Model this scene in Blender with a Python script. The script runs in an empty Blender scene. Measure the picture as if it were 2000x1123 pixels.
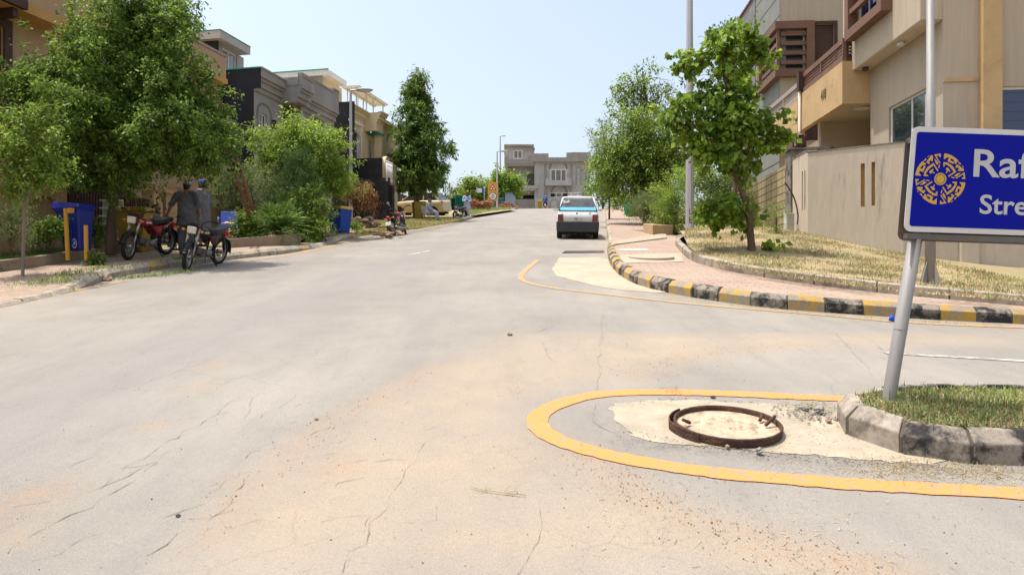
import bpy, bmesh, math, random
import numpy as np
from mathutils import Vector, Matrix
from mathutils.geometry import tessellate_polygon
R = math.radians
random.seed(7)
scn = bpy.context.scene
col = scn.collection

# ---------------------------------------------------------------- camera, sky, sun, exposure
F, CX, HY, EYE = 1333.3, 1000.0, 552.0, 1.5
cam = bpy.data.cameras.new('camera'); cam.lens = 24.0; cam.sensor_width = 36.0
cam.shift_y = (HY - 561.5) / 2000.0
cam.clip_start = 0.05; cam.clip_end = 3000
camo = bpy.data.objects.new('camera', cam); col.objects.link(camo)
camo.location = (0, 0, EYE); camo.rotation_euler = (R(90), 0, 0)
scn.camera = camo

SUN_EL, SUN_AZ = 74.0, -80.0          # azimuth from +Y, negative = to the left
w = bpy.data.worlds.new('World'); scn.world = w; w.use_nodes = True
nt = w.node_tree
sky = nt.nodes.new('ShaderNodeTexSky'); sky.sky_type = 'NISHITA'; sky.sun_disc = False
sky.sun_elevation = R(SUN_EL); sky.sun_rotation = R(SUN_AZ)
sky.air_density = 1.25; sky.dust_density = 6.5; sky.ozone_density = 0.8; sky.altitude = 500
bg = nt.nodes['Background']; bg.inputs['Strength'].default_value = 0.15
hz = nt.nodes.new('ShaderNodeHueSaturation'); hz.inputs['Saturation'].default_value = 0.74; hz.inputs['Value'].default_value = 1.03   # hazy, milky air
nt.links.new(sky.outputs[0], hz.inputs['Color']); nt.links.new(hz.outputs[0], bg.inputs['Color'])
sl = bpy.data.lights.new('sun', 'SUN'); sl.energy = 3.1; sl.angle = R(0.53); sl.color = (1.0, 0.955, 0.88)
so = bpy.data.objects.new('sun', sl); col.objects.link(so)
sd = Vector((math.sin(R(SUN_AZ)) * math.cos(R(SUN_EL)), math.cos(R(SUN_AZ)) * math.cos(R(SUN_EL)), math.sin(R(SUN_EL))))
so.rotation_euler = sd.to_track_quat('Z', 'Y').to_euler()
so.location = (0, 0, 60)
vs = scn.view_settings
scn.display_settings.display_device = 'sRGB'
vs.view_transform = 'Standard'; vs.look = 'None'; vs.exposure = 0.74; vs.gamma = 1.0; vs.use_curve_mapping = False
scn.cycles.max_bounces = 8; scn.cycles.transparent_max_bounces = 16

# ---------------------------------------------------------------- terrain
_PY = [-60, 0, 20, 40, 60, 80, 92, 100, 120, 400]
_PZ = [-7.8, 0, 2.6, 5.2, 7.72, 10.12, 11.5, 12.1, 12.4, 12.4]
def prof(y):
    y = np.asarray(y, float)
    return (np.interp(y - 3, _PY, _PZ) + np.interp(y + 3, _PY, _PZ) + np.interp(y, _PY, _PZ)) / 3.0
def H(x, y):
    x = np.asarray(x, float); y = np.asarray(y, float)
    s = 0.5 * ((x - 3) + np.sqrt((x - 3) ** 2 + 0.6))
    s = np.minimum(s, 16)
    fade = np.clip((38 - y) / 18.0, 0, 1); fade = fade * fade * (3 - 2 * fade)
    return prof(y) - 0.05 * s * fade
def Hb(x, y):
    d2 = (np.asarray(x, float) - 6.3) ** 2 + (np.asarray(y, float) - 17.2) ** 2
    return H(x, y) + 0.2 + 0.52 * np.exp(-d2 / 8.5)
def ray(px, py): return Vector(((px - CX) / F, 1.0, (HY - py) / F))
def A(px, py, d):
    r = ray(px, py) * d; r.z += EYE; return r
def G(px, py, off=0.0, h=H):
    r = ray(px, py); d0 = 1.5; f = lambda d: EYE + r.z * d - float(h(r.x * d, d)) - off
    d = d0
    while d < 140 and f(d) > 0: d += 0.1
    a, b = max(d - 0.1, 0.5), d
    for _ in range(24):
        m = (a + b) / 2
        if f(m) > 0: a = m
        else: b = m
    return A(px, py, a)
def P3(x, y, off=0.0, h=H): return Vector((x, y, float(h(x, y)) + off))

# ---------------------------------------------------------------- mesh builder
def S(r, g, b):
    f = lambda c: ((c / 255 + 0.055) / 1.055) ** 2.4 if c > 10 else c / 255 / 12.92
    return (f(r), f(g), f(b), 1)
class MB:
    def __init__(s): s.v = []; s.f = []; s.m = []; s.s = []
    def add(s, vs_, fs, mi=0, sm=False):
        n = len(s.v); s.v.extend([tuple(p) for p in vs_])
        for f in fs:
            s.f.append(tuple(i + n for i in f)); s.m.append(mi); s.s.append(sm)
    def pp(s, o, a, b, c, mi=0):           # parallelepiped from corner o
        o, a, b, c = Vector(o), Vector(a), Vector(b), Vector(c)
        q = [o, o + a, o + a + b, o + b, o + c, o + a + c, o + a + b + c, o + b + c]
        fs = [(0, 3, 2, 1), (4, 5, 6, 7), (0, 1, 5, 4), (1, 2, 6, 5), (2, 3, 7, 6), (3, 0, 4, 7)]
        if a.cross(b).dot(c) < 0: fs = [f[::-1] for f in fs]
        s.add(q, fs, mi)
    def box(s, a, b, mi=0):
        a, b = Vector(a), Vector(b); d = b - a
        s.pp(a, (d.x, 0, 0), (0, d.y, 0), (0, 0, d.z), mi)
    def hexa(s, q, mi=0):                  # 8 corners, bottom 4 then top 4 (ccw from above)
        s.add(q, [(0, 3, 2, 1), (4, 5, 6, 7), (0, 1, 5, 4), (1, 2, 6, 5), (2, 3, 7, 6), (3, 0, 4, 7)], mi)
    def tube(s, pts, rad, n=8, mi=0, sm=True, cap=True):
        pts = [Vector(p) for p in pts]
        if not isinstance(rad, (list, tuple)): rad = [rad] * len(pts)
        base = len(s.v); up = None
        for i, p in enumerate(pts):
            t = (pts[min(i + 1, len(pts) - 1)] - pts[max(i - 1, 0)]).normalized()
            if up is None:
                up = Vector((0, 0, 1)) if abs(t.z) < 0.9 else Vector((1, 0, 0))
            x = up.cross(t)
            if x.length < 1e-5: x = Vector((1, 0, 0)).cross(t)
            x.normalize(); y = t.cross(x); up = y
            for k in range(n):
                a = 2 * math.pi * k / n
                s.v.append(tuple(p + (x * math.cos(a) + y * math.sin(a)) * rad[i]))
        for i in range(len(pts) - 1):
            for k in range(n):
                k2 = (k + 1) % n
                s.f.append((base + i * n + k, base + i * n + k2, base + (i + 1) * n + k2, base + (i + 1) * n + k)); s.m.append(mi); s.s.append(sm)
        if cap:
            s.f.append(tuple(base + k for k in range(n))[::-1]); s.m.append(mi); s.s.append(False)
            e = base + (len(pts) - 1) * n
            s.f.append(tuple(e + k for k in range(n))); s.m.append(mi); s.s.append(False)
    def rings(s, secs, mi=0, sm=True, cap=True):   # list of equal-length vertex loops
        base = len(s.v); n = len(secs[0])
        for r in secs: s.v.extend([tuple(p) for p in r])
        for i in range(len(secs) - 1):
            for k in range(n):
                k2 = (k + 1) % n
                s.f.append((base + i * n + k, base + i * n + k2, base + (i + 1) * n + k2, base + (i + 1) * n + k)); s.m.append(mi); s.s.append(sm)
        if cap:
            s.f.append(tuple(base + k for k in range(n))[::-1]); s.m.append(mi); s.s.append(False)
            e = base + (len(secs) - 1) * n
            s.f.append(tuple(e + k for k in range(n))); s.m.append(mi); s.s.append(False)
    def loft(s, secs, n=14, mi=0):          # [(centre, rx, ry)] elliptical rings
        s.rings([[Vector(c) + Vector((rx * math.cos(2 * math.pi * k / n), ry * math.sin(2 * math.pi * k / n), 0)) for k in range(n)] for c, rx, ry in secs], mi)
    def ell(s, c, r, n=12, mi=0, M=None):
        c = Vector(c); m = n // 2 + 1; secs = []
        for i in range(1, m):
            t = math.pi * i / m
            ring = []
            for k in range(n):
                a = 2 * math.pi * k / n
                q = Vector((r[0] * math.sin(t) * math.cos(a), r[1] * math.sin(t) * math.sin(a), -r[2] * math.cos(t)))
                if M: q = M @ q
                ring.append(c + q)
            secs.append(ring)
        s.rings(secs, mi)
    def torus(s, c, Rr, r, axis='y', n=28, k=8, mi=0, fl=1.0):
        secs = []
        for i in range(n):
            a = 2 * math.pi * i / n; ring = []
            for j in range(k):
                b = 2 * math.pi * j / k
                rr = Rr + r * math.cos(b); h = r * fl * math.sin(b)
                p = (rr * math.cos(a), h, rr * math.sin(a)) if axis == 'y' else (rr * math.cos(a), rr * math.sin(a), h)
                ring.append(Vector(c) + Vector(p))
            secs.append(ring)
        base = len(s.v)
        for rg in secs: s.v.extend([tuple(p) for p in rg])
        for i in range(n):
            i2 = (i + 1) % n
            for j in range(k):
                j2 = (j + 1) % k
                s.f.append((base + i * k + j, base + i * k + j2, base + i2 * k + j2, base + i2 * k + j)); s.m.append(mi); s.s.append(True)
    def prism(s, poly, o, X, Y, N, mi=0, mside=None):   # polygon extruded along vector N
        o, X, Y, N = Vector(o), Vector(X), Vector(Y), Vector(N)
        ar = sum(poly[i][0] * poly[(i + 1) % len(poly)][1] - poly[(i + 1) % len(poly)][0] * poly[i][1] for i in range(len(poly)))
        if ar < 0: poly = poly[::-1]
        n = len(poly); a = [o + X * p[0] + Y * p[1] for p in poly]; b = [p + N for p in a]
        flip = X.cross(Y).dot(N) < 0
        base = len(s.v); s.v.extend([tuple(p) for p in a + b])
        fs = [tuple(range(n))[::-1], tuple(range(n, 2 * n))]
        mis = [mi, mi]
        for i in range(n):
            j = (i + 1) % n; fs.append((i, j, n + j, n + i)); mis.append(mi if mside is None else mside)
        for f, q in zip(fs, mis):
            s.f.append(tuple(base + i for i in (f[::-1] if flip else f))); s.m.append(q); s.s.append(False)

ROOTM = {}
def obj(name, mb, mats, parent=None, world=True, bevel=0.0, auto=None):
    if not isinstance(mats, (list, tuple)): mats = [mats]
    me = bpy.data.meshes.new(name)
    v = mb.v
    if parent is not None and world:
        Mi = ROOTM[parent.name].inverted(); v = [tuple(Mi @ Vector(p)) for p in v]
    elif parent is None:
        c = Vector((0, 0, 0))
        for p in v: c += Vector(p)
        c /= max(1, len(v)); c.z = min(p[2] for p in v)
        v = [tuple(Vector(p) - c) for p in v]
    me.from_pydata(v, [], mb.f)
    for m in mats: me.materials.append(m)
    me.polygons.foreach_set('material_index', mb.m)
    me.polygons.foreach_set('use_smooth', mb.s)
    me.update()
    o = bpy.data.objects.new(name, me); col.objects.link(o)
    if parent is not None:
        o.parent = parent; ROOTM[o.name] = ROOTM[parent.name]
    else:
        o.location = c; ROOTM[o.name] = Matrix.Translation(c)
    if bevel:
        b = o.modifiers.new('bevel', 'BEVEL'); b.width = bevel; b.segments = 2; b.limit_method = 'ANGLE'; b.angle_limit = R(40)
    return o
def tag(o, label, cat, group=None, kind=None):
    o['label'] = label; o['category'] = cat
    if group: o['group'] = group
    if kind: o['kind'] = kind
    return o
def thing(name, label, cat, loc=(0, 0, 0), M=None, group=None):
    o = bpy.data.objects.new(name, None); col.objects.link(o); o.empty_display_size = 0.2
    if M is None: M = Matrix.Translation(Vector(loc))
    o.matrix_basis = M; ROOTM[o.name] = M.copy()
    return tag(o, label, cat, group)
def struct(o, label=None):
    o['kind'] = 'structure'; o['label'] = label or o.name.replace('_', ' ') + ' of the street scene'; return o
def slopeM(p, ang, hfun=H, lean=0.0, off=0.0):   # +X forward along heading (deg from +Y to the right), on the slope
    f = Vector((math.sin(R(ang)), math.cos(R(ang)), 0)); e = 0.5
    p = Vector(p)
    dz = float(hfun(p.x + f.x * e, p.y + f.y * e) - hfun(p.x - f.x * e, p.y - f.y * e)) / (2 * e)
    l = Vector((-f.y, f.x, 0))
    dl = float(hfun(p.x + l.x * e, p.y + l.y * e) - hfun(p.x - l.x * e, p.y - l.y * e)) / (2 * e)
    X = (f + Vector((0, 0, dz))).normalized(); Y = (l + Vector((0, 0, dl))).normalized(); Z = X.cross(Y).normalized(); Y = Z.cross(X)
    M = Matrix((X, Y, Z)).transposed().to_4x4(); M.translation = p
    return M @ Matrix.Rotation(R(lean), 4, 'X')
def bake(o):
    dg = bpy.context.evaluated_depsgraph_get()
    me = bpy.data.meshes.new_from_object(o.evaluated_get(dg))
    o.modifiers.clear(); old = o.data; o.data = me; bpy.data.meshes.remove(old)
    me.polygons.foreach_set('use_smooth', [True] * len(me.polygons)); return o

# ---------------------------------------------------------------- materials
def newmat(name):
    m = bpy.data.materials.new(name); m.use_nodes = True
    n = m.node_tree.nodes; return m, n, m.node_tree.links, n['Principled BSDF']
def pm(name, c, rough=0.75, var=0.25, scale=3.0, bump=0.15, bscale=80.0, metal=0.0, c2=None, c2amt=0.5, c2scale=2.0, streak=1.0, spec=0.3, c2sharp=0.12):
    """base colour with two scales of variation, optional second (dirt) colour in patches, fine bump"""
    m, n, L, p = newmat(name)
    p.inputs['Roughness'].default_value = rough; p.inputs['Metallic'].default_value = metal
    p.inputs['Specular IOR Level'].default_value = spec
    tc = n.new('ShaderNodeTexCoord'); mp = n.new('ShaderNodeMapping'); L.new(tc.outputs['Object'], mp.inputs[0])
    mp.inputs['Scale'].default_value = (1, 1, 1.0 / streak)
    nz = n.new('ShaderNodeTexNoise'); nz.inputs['Scale'].default_value = scale; nz.inputs['Detail'].default_value = 6; nz.inputs['Roughness'].default_value = 0.65
    L.new(mp.outputs[0], nz.inputs['Vector'])
    mr = n.new('ShaderNodeMapRange'); mr.inputs[1].default_value = 0.3; mr.inputs[2].default_value = 0.7
    mr.inputs[3].default_value = 1 - var; mr.inputs[4].default_value = 1 + var; L.new(nz.outputs['Fac'], mr.inputs[0])
    mx = n.new('ShaderNodeMix'); mx.data_type = 'RGBA'; mx.blend_type = 'MULTIPLY'; mx.inputs[0].default_value = 1
    mx.inputs[6].default_value = c; L.new(mr.outputs[0], mx.inputs[7])
    out = mx.outputs[2]
    if c2:
        n2 = n.new('ShaderNodeTexNoise'); n2.inputs['Scale'].default_value = c2scale; n2.inputs['Detail'].default_value = 8; n2.inputs['Roughness'].default_value = 0.7
        L.new(mp.outputs[0], n2.inputs['Vector'])
        m2 = n.new('ShaderNodeMapRange'); m2.inputs[1].default_value = 1 - c2amt - c2sharp * 0.5 if False else 0.62 - c2amt * 0.3; m2.inputs[2].default_value = m2.inputs[1].default_value + c2sharp
        L.new(n2.outputs['Fac'], m2.inputs[0])
        x2 = n.new('ShaderNodeMix'); x2.data_type = 'RGBA'; L.new(m2.outputs[0], x2.inputs[0]); L.new(out, x2.inputs[6]); x2.inputs[7].default_value = c2
        out = x2.outputs[2]
    L.new(out, p.inputs['Base Color'])
    if bump:
        nb = n.new('ShaderNodeTexNoise'); nb.inputs['Scale'].default_value = bscale; nb.inputs['Detail'].default_value = 4
        L.new(mp.outputs[0], nb.inputs['Vector'])
        bp = n.new('ShaderNodeBump'); bp.inputs['Strength'].default_value = bump; bp.inputs['Distance'].default_value = 0.02
        L.new(nb.outputs['Fac'], bp.inputs['Height']); L.new(bp.outputs[0], p.inputs['Normal'])
    return m
def glass(name, tint=(0.03, 0.04, 0.05, 1), rough=0.03, alpha=1.0):
    m, n, L, p = newmat(name)
    p.inputs['Base Color'].default_value = tint; p.inputs['Roughness'].default_value = rough
    p.inputs['Specular IOR Level'].default_value = 0.9; p.inputs['Alpha'].default_value = alpha
    nz = n.new('ShaderNodeTexNoise'); nz.inputs['Scale'].default_value = 1.5
    tc = n.new('ShaderNodeTexCoord'); L.new(tc.outputs['Object'], nz.inputs['Vector'])
    bp = n.new('ShaderNodeBump'); bp.inputs['Strength'].default_value = 0.04; L.new(nz.outputs['Fac'], bp.inputs['Height']); L.new(bp.outputs[0], p.inputs['Normal'])
    return m
def leafmat(name, dark, light, rough=0.5, trans=0.35, yellow=None):
    m, n, L, p = newmat(name)
    ge = n.new('ShaderNodeNewGeometry'); cr = n.new('ShaderNodeValToRGB')
    cr.color_ramp.elements[0].color = dark; cr.color_ramp.elements[1].color = light
    if yellow:
        e = cr.color_ramp.elements.new(0.93); e.color = light; cr.color_ramp.elements[-1].color = yellow
    L.new(ge.outputs['Random Per Island'], cr.inputs[0])
    tc = n.new('ShaderNodeTexCoord'); nz = n.new('ShaderNodeTexNoise'); nz.inputs['Scale'].default_value = 1.6; nz.inputs['Detail'].default_value = 3
    L.new(tc.outputs['Object'], nz.inputs['Vector'])
    mr = n.new('ShaderNodeMapRange'); mr.inputs[1].default_value = 0.35; mr.inputs[2].default_value = 0.65; mr.inputs[3].default_value = 0.7; mr.inputs[4].default_value = 1.3
    L.new(nz.outputs['Fac'], mr.inputs[0])
    mx = n.new('ShaderNodeMix'); mx.data_type = 'RGBA'; mx.blend_type = 'MULTIPLY'; mx.inputs[0].default_value = 1
    L.new(cr.outputs[0], mx.inputs[6]); L.new(mr.outputs[0], mx.inputs[7])
    L.new(mx.outputs[2], p.inputs['Base Color']); p.inputs['Roughness'].default_value = rough; p.inputs['Specular IOR Level'].default_value = 0.18
    tr = n.new('ShaderNodeBsdfTranslucent'); hs = n.new('ShaderNodeHueSaturation'); hs.inputs['Value'].default_value = 1.5; hs.inputs['Hue'].default_value = 0.48
    L.new(mx.outputs[2], hs.inputs['Color']); L.new(hs.outputs[0], tr.inputs['Color'])
    ms = n.new('ShaderNodeMixShader'); ms.inputs[0].default_value = trans
    L.new(p.outputs[0], ms.inputs[1]); L.new(tr.outputs[0], ms.inputs[2]); L.new(ms.outputs[0], n['Material Output'].inputs['Surface'])
    return m
# ---------------------------------------------------------------- polylines
def resample(pts, step=None, n=None):
    pts = [Vector(p) for p in pts]
    d = [0.0]
    for a, b in zip(pts, pts[1:]): d.append(d[-1] + (b - a).length)
    if n is None: n = max(2, int(round(d[-1] / step)) + 1)
    out = []; xs = np.linspace(0, d[-1], n)
    for c in range(3): out.append(np.interp(xs, d, [p[c] for p in pts]))
    return [Vector(q) for q in np.array(out).T]
def smooth(pts, it=2):
    pts = [Vector(p) for p in pts]
    for _ in range(it):
        q = [pts[0]]
        for a, b in zip(pts, pts[1:]): q += [a * 0.75 + b * 0.25, a * 0.25 + b * 0.75]
        q.append(pts[-1]); pts = q
    return pts
def GL(pxs, off=0.0, h=H): return [G(x, y, off, h) for x, y in pxs]
def flat2(p): return Vector((p.x, p.y, 0))
def side(pts, i):                       # unit normal to the right of travel, in plan
    t = flat2(pts[min(i + 1, len(pts) - 1)]) - flat2(pts[max(i - 1, 0)]); t.normalize()
    return Vector((t.y, -t.x, 0))
def offset(pts, d): return [p + side(pts, i) * d for i, p in enumerate(pts)]

ROAD_L = [Vector((-7.9, -8, 0)), Vector((-7.3, 4, 0))] + [flat2(p) for p in GL([(0, 602), (60, 588), (130, 574), (165, 562), (220, 542), (283, 532), (366, 518), (440, 509), (487, 503), (560, 496), (620, 484), (655, 474), (724, 457), (760, 453), (800, 450), (842, 442), (884, 435), (914, 431), (935, 420), (965, 415)])] + [Vector((-1.0, 62, 0)), Vector((0.0, 70, 0)), Vector((0.8, 80, 0)), Vector((0.8, 88, 0)), Vector((-2.0, 92, 0)), Vector((-40, 96, 0))]
ROAD_R_PX = [(1186, 500), (1193, 522), (1215, 543), (1250, 560), (1300, 572), (1380, 586), (1480, 600), (1550, 606), (1620, 611), (1690, 616), (1780, 622), (1880, 628), (2000, 633)]
_rr = [flat2(p) for p in GL(ROAD_R_PX)]
_e = (_rr[-1] - _rr[-4]).normalized()
_k = _rr[0]
ROAD_R = [Vector((13.4, 94, 0)), Vector((12.2, 88, 0)), Vector((10.2, 75, 0)), Vector((5.5, 40, 0)), Vector((3.35, 24, 0)), Vector((2.75, 19.5, 0)), _k] + _rr[1:] + [_rr[-1] + _e * 30]
ROAD_L = smooth(ROAD_L, 1); ROAD_R = [ROAD_R[0], ROAD_R[1], ROAD_R[2], ROAD_R[3]] + smooth(ROAD_R[4:], 1)

# ---------------------------------------------------------------- road surface (with painted-in dust as a colour attribute of the surface itself)
def pip(x, y, poly):
    ins = np.zeros(x.shape, bool); n = len(poly)
    for i in range(n):
        x1, y1 = poly[i]; x2, y2 = poly[(i + 1) % n]
        c = ((y1 > y) != (y2 > y)); xi = (x2 - x1) * (y - y1) / ((y2 - y1) if abs(y2 - y1) > 1e-9 else 1e-9) + x1
        ins ^= c & (x < xi)
    return ins
def pdist(x, y, poly, closed=True):
    d = np.full(x.shape, 1e9); n = len(poly)
    for i in range(n if closed else n - 1):
        ax, ay = poly[i]; bx, by = poly[(i + 1) % n]
        L2 = (bx - ax) ** 2 + (by - ay) ** 2 + 1e-12
        t = np.clip(((x - ax) * (bx - ax) + (y - ay) * (by - ay)) / L2, 0, 1)
        d = np.minimum(d, np.hypot(x - ax - t * (bx - ax), y - ay - t * (by - ay)))
    return d
def xy(pxs): return [(p.x, p.y) for p in GL(pxs)]
def sheet(name, xs, ys, h, mat, off=0.0, attrs=None):
    X, Y = np.meshgrid(xs, ys); Z = h(X, Y) + off
    n, m = X.shape
    me = bpy.data.meshes.new(name)
    v = np.stack([X, Y, Z], -1).reshape(-1, 3)
    idx = np.arange(n * m).reshape(n, m)
    f = np.stack([idx[:-1, :-1], idx[:-1, 1:], idx[1:, 1:], idx[1:, :-1]], -1).reshape(-1, 4)
    npmesh(me, v, f)
    if attrs:
        for k, fn in attrs.items():
            a = me.attributes.new(k, 'FLOAT', 'POINT'); a.data.foreach_set('value', fn(X, Y).reshape(-1).astype(np.float32))
    me.materials.append(mat); me.polygons.foreach_set('use_smooth', np.ones(len(f), bool))
    o = bpy.data.objects.new(name, me); col.objects.link(o); return struct(o)
def npmesh(me, v, f):
    v = np.ascontiguousarray(v, np.float32); f = np.ascontiguousarray(f, np.int32); k = f.shape[1]
    me.vertices.add(len(v)); me.vertices.foreach_set('co', v.reshape(-1))
    me.loops.add(f.size); me.loops.foreach_set('vertex_index', f.reshape(-1))
    me.polygons.add(len(f)); me.polygons.foreach_set('loop_start', np.arange(0, f.size, k, dtype=np.int32))
    me.polygons.foreach_set('loop_total', np.full(len(f), k, np.int32))
    me.update(calc_edges=True)

DUST = xy([(1000, 652), (880, 706), (760, 762), (640, 836), (540, 910), (440, 1010), (385, 1123), (1720, 1123), (1500, 1062), (1340, 1010), (1240, 965), (1165, 905), (1060, 850), (1030, 800), (1070, 772), (1200, 745), (1330, 705), (1480, 684), (1700, 676), (1990, 672), (1990, 655), (1700, 652), (1450, 655), (1200, 652)])
GRIT1 = xy([(1150, 880), (1230, 960), (1330, 1010), (1440, 1045), (1600, 1090), (1760, 1130)])
GRIT2 = xy([(860, 715), (740, 775), (620, 838), (540, 905), (470, 975), (420, 1050)])
GRIT3 = xy([(1240, 735), (1330, 700), (1420, 685), (1560, 676)])
SPOTS = [(418, 714, .10), (385, 756, .12), (305, 830, .08), (598, 659, .06), (60, 975, .16), (440, 940, .05), (30, 1050, .1), (660, 915, .1)]
def a_dust(X, Y):
    d = pdist(X, Y, DUST); s = np.where(pip(X, Y, DUST), d, -d)
    return np.clip(s / 0.55 + 0.45, 0, 1)
def a_grit(X, Y):
    g = np.exp(-(pdist(X, Y, GRIT1, False) / 0.16) ** 2) + 0.8 * np.exp(-(pdist(X, Y, GRIT2, False) / 0.1) ** 2) + 0.6 * np.exp(-(pdist(X, Y, GRIT3, False) / 0.15) ** 2)
    for px, py, r in SPOTS:
        c = G(px, py); g = g + 1.2 * np.exp(-(((X - c.x) / r) ** 2 + ((Y - c.y) / (r * 1.3)) ** 2))
    return np.clip(g, 0, 1.3)
def a_edge(X, Y):                       # sand collected along the kerbs
    l = [(p.x, p.y) for p in ROAD_L]; r = [(p.x, p.y) for p in ROAD_R]
    return np.clip(np.exp(-(np.minimum(pdist(X, Y, l, False), pdist(X, Y, r, False)) / 0.5) ** 2), 0, 1)
BROKEN = xy([(1225, 864), (1300, 874), (1430, 886), (1560, 896), (1700, 906), (1830, 914), (1960, 920)])
def a_broken(X, Y): return np.exp(-(pdist(X, Y, BROKEN, False) / 0.075) ** 2) + 0.5 * np.exp(-(pdist(X, Y, [(p.x, p.y) for p in GL([(1165, 790), (1160, 812), (1178, 838), (1215, 858)])], False) / 0.04) ** 2)
def a_tyre(X, Y):                       # slightly darker, swept wheel lane on the left half
    lane = xy([(-150, 900), (250, 720), (520, 610), (760, 520), (960, 450)])
    return np.exp(-(pdist(X, Y, lane, False) / 0.75) ** 2)
def roadmat():
    m, n, L, p = newmat('road_asphalt'); p.inputs['Roughness'].default_value = 0.88; p.inputs['Specular IOR Level'].default_value = 0.2
    tc = n.new('ShaderNodeTexCoord'); V = tc.outputs['Object']
    def noise_(sc, det=5, ro=0.6, vec=None):
        x = n.new('ShaderNodeTexNoise'); x.inputs['Scale'].default_value = sc; x.inputs['Detail'].default_value = det; x.inputs['Roughness'].default_value = ro
        L.new(vec or V, x.inputs['Vector']); return x.outputs['Fac']
    def rng(src, a, b, c=0, d=1):
        x = n.new('ShaderNodeMapRange'); x.inputs[1].default_value = a; x.inputs[2].default_value = b; x.inputs[3].default_value = c; x.inputs[4].default_value = d
        L.new(src, x.inputs[0]); return x.outputs[0]
    def math_(op, a, b):
        x = n.new('ShaderNodeMath'); x.operation = op
        for i, q in enumerate((a, b)):
            if isinstance(q, (int, float)): x.inputs[i].default_value = q
            else: L.new(q, x.inputs[i])
        return x.outputs[0]
    def mix(f, a, b, mode='MIX'):
        x = n.new('ShaderNodeMix'); x.data_type = 'RGBA'; x.blend_type = mode
        if isinstance(f, (int, float)): x.inputs[0].default_value = f
        else: L.new(f, x.inputs[0])
        for i, q in ((6, a), (7, b)):
            if isinstance(q, tuple): x.inputs[i].default_value = q
            else: L.new(q, x.inputs[i])
        return x.outputs[2]
    def attr(k):
        x = n.new('ShaderNodeAttribute'); x.attribute_name = k; return x.outputs['Fac']
    mp = n.new('ShaderNodeMapping'); L.new(V, mp.inputs[0]); mp.inputs['Rotation'].default_value = (0, 0, R(8)); mp.inputs['Scale'].default_value = (1.0, 0.16, 1)
    grey, sand, rust = (0.345, 0.315, 0.285, 1), (0.47, 0.375, 0.28, 1), (0.34, 0.215, 0.12, 1)
    base = mix(rng(noise_(0.5, 7, .65), .3, .7), (0.215, 0.197, 0.172, 1), (0.30, 0.274, 0.236, 1))
    base = mix(math_('MULTIPLY', rng(noise_(3.0, 6, .6, mp.outputs[0]), .45, .75), 0.55), base, (0.20, 0.18, 0.165, 1))     # long swept streaks
    base = mix(math_('MULTIPLY', attr('tyre'), 0.55), base, (0.225, 0.205, 0.19, 1))
    df = math_('MULTIPLY', attr('dust'), rng(noise_(1.1, 8, .7), .25, .75, 0.25, 1.1))
    base = mix(df, base, mix(rng(noise_(1.7, 6), .35, .65), (0.312, 0.259, 0.198, 1), (0.357, 0.278, 0.193, 1)))
    base = mix(math_('MULTIPLY', attr('edge'), rng(noise_(2.2, 8, .75), .4, .65, 0, .85)), base, (0.33, 0.268, 0.19, 1))
    gf = math_('MULTIPLY', attr('grit'), rng(noise_(26, 8, .85), .42, .66, 0.0, .8))
    base = mix(gf, base, rust)
    base = mix(math_('MULTIPLY', attr('broken'), rng(noise_(9, 9, .8), .36, .58)), base, mix(rng(noise_(60, 4, .8), .35, .65), (0.09, 0.08, 0.072, 1), (0.24, 0.215, 0.19, 1)))
    vo = n.new('ShaderNodeTexVoronoi'); vo.inputs['Scale'].default_value = 140; L.new(V, vo.inputs['Vector'])
    agg = rng(vo.outputs['Distance'], 0.1, 0.75, 1.12, 0.84)
    fine = rng(noise_(70, 8, .85), .33, .67, 0.74, 1.22)
    base = mix(1.0, base, mix(0.5, math_('MULTIPLY', agg, fine), (1, 1, 1, 1)), 'MULTIPLY')
    wv = n.new('ShaderNodeMix'); wv.data_type = 'VECTOR'; wv.inputs[0].default_value = 0.16; L.new(V, wv.inputs[4])
    nc_ = n.new('ShaderNodeTexNoise'); nc_.inputs['Scale'].default_value = 3.5; nc_.inputs['Detail'].default_value = 7; nc_.inputs['Roughness'].default_value = .7; L.new(V, nc_.inputs['Vector']); L.new(nc_.outputs['Color'], wv.inputs[5])
    for sc_, th, am, lo in ((2.2, .014, .27, .52), (6.0, .03, .25, .52)):       # hairline crazing, only in worn areas
        ve = n.new('ShaderNodeTexVoronoi'); ve.feature = 'DISTANCE_TO_EDGE'; ve.inputs['Scale'].default_value = sc_; L.new(wv.outputs[1], ve.inputs['Vector'])
        cf = math_('MULTIPLY', rng(ve.outputs['Distance'], 0.0, th, 1, 0), rng(noise_(0.45 * sc_ / 2.2, 4, .6), lo, lo + .12))
        base = mix(math_('MULTIPLY', cf, am), base, (0.10, 0.088, 0.075, 1))
    dk = rng(noise_(0.9, 9, .8, mp.outputs[0]), .55, .72, 0, .4); base = mix(dk, base, (0.175, 0.158, 0.14, 1))
    sp = rng(noise_(38, 2, .5), .69, .74)                        # small dark specks and pits
    base = mix(math_('MULTIPLY', sp, 0.5), base, (0.16, 0.13, 0.11, 1))
    L.new(base, p.inputs['Base Color'])
    bp = n.new('ShaderNodeBump'); bp.inputs['Strength'].default_value = 0.5; bp.inputs['Distance'].default_value = 0.006
    L.new(math_('ADD', math_('MULTIPLY', vo.outputs['Distance'], 0.7), noise_(120, 4)), bp.inputs['Height']); L.new(bp.outputs[0], p.inputs['Normal'])
    return m
M_ROAD = roadmat()
xs = np.concatenate([np.arange(-60, -12, 2.0), np.arange(-12, 12, 0.08), np.arange(12, 61, 2.0)])
ys = np.concatenate([np.arange(-30, 1.5, 1.0), np.arange(1.5, 13, 0.08), np.arange(13, 40, 0.4), np.arange(40, 100, 1.5)])
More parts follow.
